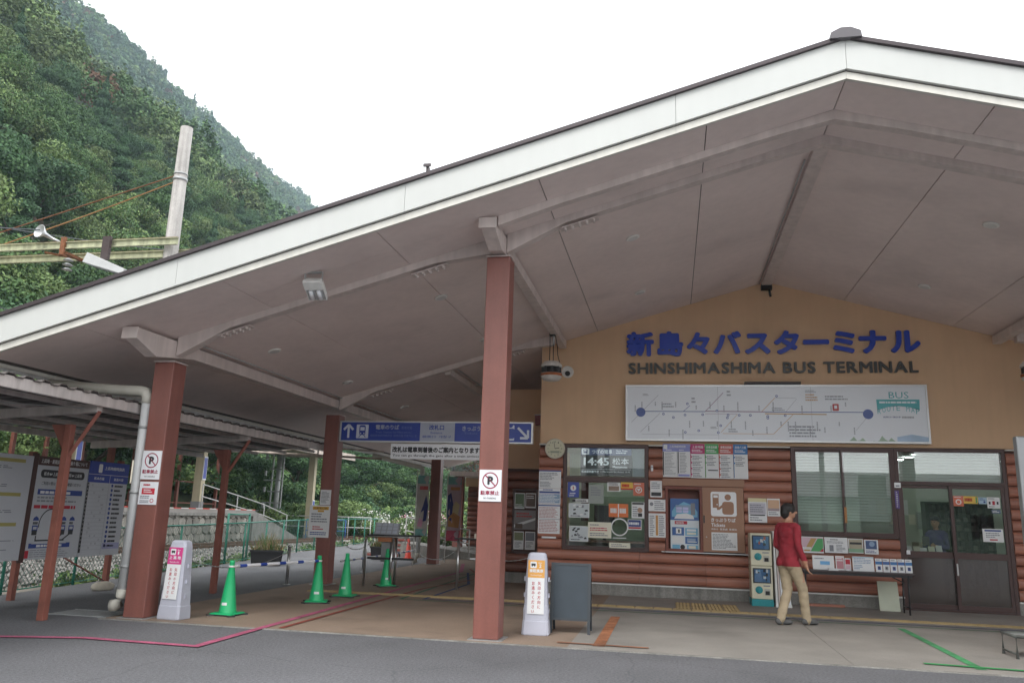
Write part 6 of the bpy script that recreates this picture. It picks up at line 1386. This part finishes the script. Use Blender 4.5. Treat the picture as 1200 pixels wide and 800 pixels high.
o = MB(mat('cone_red', (.55, .05, .03), .5)).lathe([(.16, .02), (.15, .04), (.10, .05), (.03, .6), (.02, .62)], c=(-8.0, 24.3, 0), seg=16).box(-8.18, -7.82, 24.12, 24.48, 0, .02).build('red_cone'); tag(o, 'single red cone far behind the left steel gate frame', 'traffic cone')

# ------------------------------------------------------------------ overhead line structure
cpole = mat('pole_concrete', (.40, .38, .36), .9, var=.15, scale=3, streak=.3, fine=.1, fscale=30)
t = thing('concrete_pole', 'tall pale concrete pole rising above the left roof edge', 'pole', (-11.56, 16, 0)); MB(cpole).tube([(0, 0, -.1), (0, 0, 10.45)], [.21, .145], seg=16).build('shaft', t); MB(galv).lathe([(.17, 9.05), (.17, 9.12)], seg=14).build('band', t); MB(galv).lathe([(.165, 9.2), (.165, 9.24)], seg=14).build('band', t); MB(beige).box(-.1, .1, -.26, -.21, 1.85, 2.35).build('number_plate', t)
ylw = mat('beam_pale_yellow', (.50, .51, .34), .6, var=.2, scale=5, streak=.3); rst = mat('rust', (.22, .085, .035), .8, var=.3, scale=10)
t = thing('gantry_beam', 'pale yellow rusty twin channel beam carried by the concrete pole', 'beam', (0, 0, 0))
for (y, z, x1) in ((15.74, 7.42, -11.22), (16.27, 7.30, -10.85)):
    mb = MB(ylw); mb.box(-24, x1, y-.01, y+.01, z-.085, z+.085).box(-24, x1, y-.055, y-.0105, z+.07, z+.086).box(-24, x1, y-.055, y-.0105, z-.086, z-.07); mb.build('channel', t)
    MB(rst).box(-24, x1, y-.056, y+.012, z+.087, z+.095).build('rusty_edge', t)
for x in (-14.2, -17.0, -19.8, -22.2): MB(rst).box(x-.05, x+.05, 15.72, 16.3, 7.2, 7.26).build('tie_plate', t); MB(rst).tube([(x-.6, 15.75, 7.28), (x+.1, 16.25, 7.22)], .03, seg=5).build('diagonal', t)
MB(rst).box(-14.32, -14.2, 15.66, 15.72, 7.18, 7.62).build('clamp', t)
t = thing('street_lamp', 'white flat street lamp fixed to the yellow beam', 'lamp', (-13.0, 15.6, 7.2)); MB(mat('bracket_dark', (.06, .04, .04), .6)).box(-.10, .10, -.03, .05, -.22, .36).build('bracket', t)
MB(white_p).hexa([(-.45, -.16, -.10), (-.30, -.20, -.42), (-.30, .12, -.42), (-.45, .12, -.10), (-.40, -.16, -.06), (.75, -.20, -.52), (.75, .12, -.52), (-.40, .12, -.06)]).build('housing_side', t).hide_render = False
bpy.data.objects.remove(t.children[-1] if t.children[-1].name.startswith('housing_side') else [c for c in t.children if c.name.startswith('housing_side')][0])
MB(mat('lamp_housing', (.52, .53, .53), .5)).hexa([(-.42, -.20, -.32), (.70, -.22, -.66), (.70, .14, -.66), (-.42, .14, -.32), (-.34, -.18, -.08), (.72, -.20, -.52), (.72, .12, -.52), (-.34, .12, -.08)]).build('housing', t, bevel=.01)
MB(mat('lens_grey', (.25, .27, .3), .3)).hexa([(-.30, -.19, -.372), (.60, -.20, -.645), (.60, .12, -.645), (-.30, .12, -.372), (-.30, -.19, -.36), (.60, -.20, -.632), (.60, .12, -.632), (-.30, .12, -.36)]).build('lens', t)
t = thing('horn_loudspeaker', 'small grey horn loudspeaker on top of the yellow beam', 'loudspeaker', (-14.85, 15.6, 7.74)); fr = Fr((0, 0, 0), (1, -.2, 0), (.0, .2, 1)); MB(alu).lathe([(.03, -.35), (.06, -.1), (.17, .05), (.175, .06), (.16, .055), (.06, -.06)], ax=fr, seg=20).build('horn', t); MB(alu).tube([(.08, .1, -.05), (.45, .1, -.22)], .03, seg=6).build('arm', t)
t = thing('insulator', 'grey insulator hanging below the yellow beam', 'insulator', (-14.15, 15.8, 7.2)); 
for k in range(3): MB(galv).lathe([(.04, -.12*k-.08), (.12, -.12*k-.13), (.04, -.12*k-.15)], seg=14).build('disc', t)
def cable(label, a, b, r, m, sag=.1, name='cable'):
    a, b = Vector(a), Vector(b); pts = [a.lerp(b, k/10)-Vector((0, 0, sag*4*(k/10)*(1-k/10))) for k in range(11)]; return tag(MB(m).tube(pts, r, seg=6).build(name), label, 'wire', 'wires of the overhead line')
wire = mat('wire_grey', (.10, .11, .12), .6); 
cable('upper rusty stay wire running from the concrete pole to the beam', (-11.65, 15.9, 9.15), (-17.6, 15.7, 7.42), .014, rst, .0); cable('lower rusty stay wire running from the concrete pole to the beam', (-11.65, 16.05, 9.10), (-16.6, 15.8, 7.40), .014, mat('rust_light', (.38, .20, .08), .8), .05)
cable('highest thin overhead wire crossing the left trees', (-24, 12, 8.9), (-12, 23, 9.3), .014, wire, .4); cable('thin overhead wire ending at the horn loudspeaker', (-24, 12.4, 8.1), (-14.9, 15.6, 7.8), .014, wire, .15); cable('overhead wire crossing low under the yellow beam', (-22, 12, 5.9), (-16.5, 40, 6.9), .014, wire, .4)
cable('lowest thin overhead wire above the shelter', (-20, 10, 4.5), (-16.3, 42, 6.1), .012, wire, .3); cable('contact wire above the track', (-15.5, 8, 5.9), (-15.5, 90, 5.6), .010, wire, .1)

# ------------------------------------------------------------------ vegetation
bark = mat('bark', (.10, .075, .055), .9, var=.3, scale=8)
def crown_pts(r, R0, H0, n, lobes, lobe_r):
    """leaf positions on a set of lumpy branch clusters spread through a crown"""
    c = r.normal(size=(lobes, 3)); c /= np.linalg.norm(c, axis=1)[:, None]; c *= r.uniform(.25, .85, lobes)[:, None]; c[:, 2] = c[:, 2]*.8+.1
    c = c*np.array([R0, R0, H0]); per = n//lobes; P = []; O = []
    for k in range(lobes):
        d = r.normal(size=(per, 3)); d /= np.linalg.norm(d, axis=1)[:, None]; rad = lobe_r*r.uniform(.7, 1.25)
        P.append(c[k]+d*rad*np.array([1.15, 1.15, .62])*(r.uniform(.35, 1, per)**.45)[:, None]); O.append(d)
    return np.concatenate(P), np.concatenate(O)
def tree_proto(seed, R0, H0, th, n, leaf, mats, lobes=26, conif=False):
    r = np.random.default_rng(seed); t = bpy.data.objects.new('hillside_tree', None); COL.objects.link(t)
    if conif:
        zz = r.random(n)**.8; rad = R0*(1-zz)*(.75+.35*np.sin(zz*46+r.normal(size=n)*.4)); an = r.random(n)*6.28; rr = rad*r.uniform(.5, 1, n)
        P = np.stack([rr*np.cos(an), rr*np.sin(an), th*.4+zz*H0*2], 1); O = np.stack([np.cos(an), np.sin(an), np.full(n, .2)], 1)
    else:
        P, O = crown_pts(r, R0, H0, n, lobes, R0*.38); P[:, 2] += th+H0*.6
    V = quads(P, leaf, r, O); m = r.integers(0, len(mats), lobes if not conif else 1)
    mi = np.repeat(m, n//lobes)[:len(P)] if not conif else np.zeros(len(P), int); mi = np.where(r.random(len(P)) < .2, r.integers(0, len(mats), len(P)), mi) if len(mats) > 1 else np.zeros(len(P), int)
    np_mesh('crown', V, np.arange(len(V)).reshape(-1, 4), mats, mi, t)
    mb = MB(bark).tube([(0, 0, -.8), (.1, 0, th*.5), (.05, .1, th+H0*.4), (.0, .1, th+H0*.9)], [R0*.07, R0*.055, R0*.035, .03], seg=8); mb.build('trunk', t)
    mb = MB(bark)
    for k in range(6): a = k*1.05+seed; z = th*(.6+.12*k); mb.tube([(0, 0, z), (R0*.35*math.cos(a), R0*.35*math.sin(a), z+H0*.35), (R0*.7*math.cos(a), R0*.7*math.sin(a), z+H0*.55)], [R0*.03, R0*.02, .015], seg=5)
    o = mb.build('limbs', t); o['kind'] = 'stuff'
    return t
protos = [tree_proto(1, 3.3, 2.6, 2.2, 15000, .13, [LM[1], LM[2], LM[4]]), tree_proto(2, 3.0, 3.0, 2.6, 15000, .13, [LM[0], LM[3]]), tree_proto(3, 3.6, 2.5, 2.0, 16000, .13, [LM[2], LM[4], LM[1]], 30),
          tree_proto(4, 2.6, 3.4, 2.4, 14000, .13, [LM[0], LM[1]]), tree_proto(6, 2.4, 4.6, 2.0, 15000, .13, [LM[3]], 1, True), tree_proto(7, 3.2, 2.6, 2.3, 14000, .13, [LM[3], LM[0], LM[1]])]
kinds = ['leafy light green tree among the trees at the foot of the hillside', 'dark green broad tree among the trees at the foot of the hillside', 'wide olive green tree among the trees at the foot of the hillside', 'tall narrow dark tree among the trees at the foot of the hillside', 'bluish green conifer among the trees at the foot of the hillside', 'bluish green bushy tree among the trees at the foot of the hillside']
used = set(); R = random.Random(21); placed = []
for i in range(2200):
    x = -21.5 - 42*R.random()**1.15; y = 4 + 92*R.random()
    if y < -x*.62-6 or y > 100: continue
    if any((x-a)**2+(y-b)**2 < 2.75**2 for a, b in placed): continue
    placed.append((x, y))
placed.sort(key=lambda p: p[0]**2+p[1]**2); placed = placed[:290]
for i, (x, y) in enumerate(placed):
    k = R.choice((0, 1, 2, 2, 3, 4, 5, 0, 1)); 
    p = protos[k]; t = p if k not in used else copy_tree(p); used.add(k)
    t.name = 'hillside_tree'; s = R.uniform(.60, .98)*(0.78 if x > -25 else 1); t.location = (x, y, hill_z(x, y)-.3-(.8 if x > -25 else 0)); t.rotation_euler = (R.uniform(-.06, .06), R.uniform(-.05, .09), R.random()*6.28); t.scale = (s, s, s*R.uniform(.9, 1.15)); tag(t, kinds[k], 'tree', ['light green', 'dark broad', 'olive', 'narrow dark', 'conifer', 'bluish bushy'][k]+' trees at the foot of the hillside')
for k, p in enumerate(protos):
    if k not in used: copy_tree; [bpy.data.objects.remove(c) for c in list(p.children)]; bpy.data.objects.remove(p)
# the continuous forest higher up and further off
r = np.random.default_rng(31); TX, TY = [], []
sp = 4.9
for x in np.arange(-24, -285, -sp*.85):
    for y in np.arange(6, 640, sp*(1+0)):
        X_, Y_ = x+r.uniform(-2.4, 2.4), y+r.uniform(-2.6, 2.6)
        if Y_ < -X_*.60-10: continue
        if X_ > -66 and Y_ < 98: continue
        if Y_ > 330 and r.random() < .3 and X_ < -60: pass
        if X_ < -62 and Y_ > -X_*2.5: continue
        TX.append(X_); TY.append(Y_)
TX = np.array(TX); TY = np.array(TY); NT = len(TX); TZ = np.array([hill_z(a, b) for a, b in zip(TX, TY)]); D = np.hypot(TX, TY)
cnt = np.where(D < 135, 960, np.clip(64000/D, 150, 480)).astype(int); lf = np.where(D < 135, np.clip(D*.0030, .25, .38), np.clip(D*.0041, .5, 1.05))
idx = np.repeat(np.arange(NT), cnt); n = len(idx); d = r.normal(size=(n, 3)); d /= np.linalg.norm(d, axis=1)[:, None]; d[:, 2] = np.where(d[:, 2] < -.3, -d[:, 2], d[:, 2])
R_t = r.uniform(1.9, 3.6, NT); H_t = R_t*r.uniform(.8, 1.5, NT); con = r.random(NT) < .16; H_t = np.where(con, H_t*1.7, H_t); R_t = np.where(con, R_t*.62, R_t)
lump = 1 + .24*np.sin(d[:, 0]*5.1+idx)*np.cos(d[:, 1]*4.7+idx*1.7) + .15*np.sin(d[:, 2]*7+idx*.7)
lump = lump*r.uniform(.72, 1.0, n)
P_ = np.stack([TX[idx]+d[:, 0]*R_t[idx]*lump, TY[idx]+d[:, 1]*R_t[idx]*lump, TZ[idx]+2.2+H_t[idx]*.5+d[:, 2]*H_t[idx]*lump], 1)
V_ = quads(P_, lf[idx], r, d, 1.3)
zn = np.array([noise.noise(Vector((a*.02, b*.02, 7))) for a, b in zip(TX, TY)])
tm = np.where(zn+r.normal(size=NT)*.22 > .12, r.choice([2, 4, 1], NT), r.choice([0, 1, 3, 3, 1], NT)); tm = np.where(r.random(NT) < .022, 5, tm)
o = np_mesh('forest', V_, np.arange(len(V_)).reshape(-1, 4), LM, tm[idx]); tag(o, 'dense mixed forest covering the steep hillside', 'forest', kind='stuff')
print('FOREST trees', NT, 'quads', n)
# shrubs on the bank under the canopy view
shm_ = [LM[1], LM[0], LM[3], LM[4], LM[2]]
def shrub_proto(seed, mats, n=5200, leaf=.085, flower=None):
    r = np.random.default_rng(seed); P, O = crown_pts(r, 1.25, 1.0, n, 20, .52); P[:, 2] += .8; V = quads(P, leaf, r, O, 1.7); mi = np.repeat(r.integers(0, len(mats), 20), n//20)[:len(P)]
    nme = 'flowering_shrub' if flower else 'shrub'; t = bpy.data.objects.new(nme, None); COL.objects.link(t)
    np_mesh('foliage', V, np.arange(len(V)).reshape(-1, 4), mats, mi, t)
    MB(bark).tube([(0, 0, -.2), (.1, 0, .6), (.3, .2, 1.2)], [.05, .035, .015], seg=6).build('stem', t)
    if flower:
        P, O = crown_pts(r, 1.35, 1.1, 500, 20, .5); P[:, 2] += .95; V = quads(P, .10, r, O, 1.0); o = np_mesh('flowers', V, np.arange(len(V)).reshape(-1, 4), [flower], None, t); o['kind'] = 'stuff'
    return t
fl_w = mat('petal_white', (.75, .73, .70), .6, island=.1); fl_p = mat('petal_pink', (.62, .30, .38), .6, island=.2)
sp_ = [shrub_proto(1, [LM[1], LM[3]]), shrub_proto(2, [LM[1], LM[4]]), shrub_proto(3, [LM[3], LM[4]]), shrub_proto(5, [LM[0], LM[1]])]; sl2_ = ['mid green rounded shrub on the bank behind the track', 'light green shrub on the bank behind the track', 'pale bluish shrub on the bank behind the track', 'dark shrub on the bank behind the track']
R = random.Random(8); used = set(); pl = []
for i in range(1200):
    x = -19.0-5.5*R.random(); y = 13+62*R.random()
    if x > -21.2 and y < 37: continue
    if any((x-a)**2+(y-b)**2 < 1.5**2 for a, b in pl): continue
    pl.append((x, y))
for x, y in [(-18.2, 40), (-17.5, 43), (-16.4, 46), (-17, 52), (-15, 50), (-14.8, 56), (-13.5, 52), (-12.2, 60), (-16, 62), (-12.5, 66), (-18.5, 45), (-10.5, 62), (-9.5, 44), (-11, 48), (-13, 46), (-8.2, 47), (-12, 42), (-6.5, 52), (-9, 56), (-14.5, 44)]: pl.append((x, y))
for x, y in pl[:190]+pl[-20:]:
    k = R.choice((0, 1, 2, 3, 2, 1)); p = sp_[k]; t = p if k not in used else copy_tree(p); used.add(k); s = R.uniform(.7, 1.35)
    t.location = (x, y, hill_z(x, y)-.1 if x < -19.5 else -.1); t.rotation_euler = (0, 0, R.random()*6.28); t.scale = (s, s, s*R.uniform(.7, 1.2)); tag(t, sl2_[k], 'shrub', ['mid green', 'light green', 'pale bluish', 'dark'][k]+' shrubs on the bank')
fp = [shrub_proto(11, [LM[4], LM[1]], 3500, .09, fl_w), shrub_proto(12, [LM[4], LM[2]], 3500, .09, fl_p)]; used = set()
for i, (x, y, k) in enumerate(((-13.8, 41.5, 1), (-15.8, 42, 0), (-15.0, 40.2, 0), (-13.0, 39.6, 0), (-9.9, 31.5, 0), (-9.4, 33.2, 0), (-8.9, 31.8, 0), (-12.0, 40.6, 1), (-9.3, 30.4, 0))):
    t = fp[k] if k not in used else copy_tree(fp[k]); used.add(k); s = R.uniform(.55, .85); t.location = (x, y, -.05); t.rotation_euler = (0, 0, R.random()*6.28); t.scale = (s, s, s*1.1); tag(t, 'shrub covered in white blossom beyond the far columns' if k == 0 else 'shrub with pink blossom beyond the second column', 'flowering shrub', 'white blossom shrubs' if k == 0 else 'pink blossom shrubs')
# grassy ground cover over the bank
r = np.random.default_rng(77); n = 42000; xx = -19.2-5*r.random(n)**1.3; yy = 8+60*r.random(n); zz = np.array([hill_z(a, b) for a, b in zip(xx, yy)])
keep = ~((xx > -21.9) & (yy < 36)); P_ = np.stack([xx, yy, zz+.15*r.random(n)], 1)[keep]; V_ = quads(P_, .22, r); o = np_mesh('bank_groundcover', V_, np.arange(len(V_)).reshape(-1, 4), [LM[1], LM[4], LM[2]], r.integers(0, 3, len(P_))); tag(o, 'tangled ground cover on the bank behind the platform', 'ground cover', kind='stuff')

# ------------------------------------------------------------------ across the street (seen only as reflections)
t = thing('street_house', 'long pale green house across the street, reflected in the office windows', 'building', (0, 0, 0)); hg = mat('house_green', (.36, .44, .34), .8)
MB(hg).box(-14, 24, -34, -26, 0, 3.3).build('wall', t); MB(roof_m).hexa([(-15, -35, 3.3), (25, -35, 3.3), (25, -25, 3.3), (-15, -25, 3.3), (-13, -30.1, 5.2), (23, -30.1, 5.2), (23, -30, 5.2), (-13, -30, 5.2)]).build('roof', t)
for k in range(6): w = MB(frame_m).box(-11+k*6, -9+k*6, -26.0, -25.95, .9, 2.3).build('window', t)
for i, x in enumerate((-4, 9)):
    t = thing('utility_pole', ['left', 'right'][i]+' concrete utility pole across the street', 'utility pole', (x, -20, 0)); MB(cpole).tube([(0, 0, 0), (0, 0, 11)], [.19, .12], seg=12).build('shaft', t)
    for z in (9.4, 10.4): MB(galv).box(-.9, .9, -.05, .05, z, z+.1).build('crossarm', t)
for k, z in enumerate((9.5, 10.5, 8.2)): cable(['middle', 'highest', 'lowest'][k]+' street wire reflected in the office windows', (-40, -21, z+1), (45, -19, z+.3), .02, wire, .8)

# ------------------------------------------------------------------ haze
hz = MB(None); m = bpy.data.materials.new('haze'); m.use_nodes = True; n = m.node_tree; n.nodes.clear(); o_ = n.nodes.new('ShaderNodeOutputMaterial'); v = n.nodes.new('ShaderNodeVolumePrincipled')
v.inputs['Color'].default_value = (.70, .88, 1.0, 1); v.inputs['Density'].default_value = .0006; v.inputs['Anisotropy'].default_value = 0; n.links.new(v.outputs[0], o_.inputs['Volume'])
hz = MB(m).box(-345, 60, -60, 690, -1.6, 262).build('haze'); hz['kind'] = 'stuff'; hz['label'] = 'thin pale summer haze over the valley'; hz['category'] = 'haze'
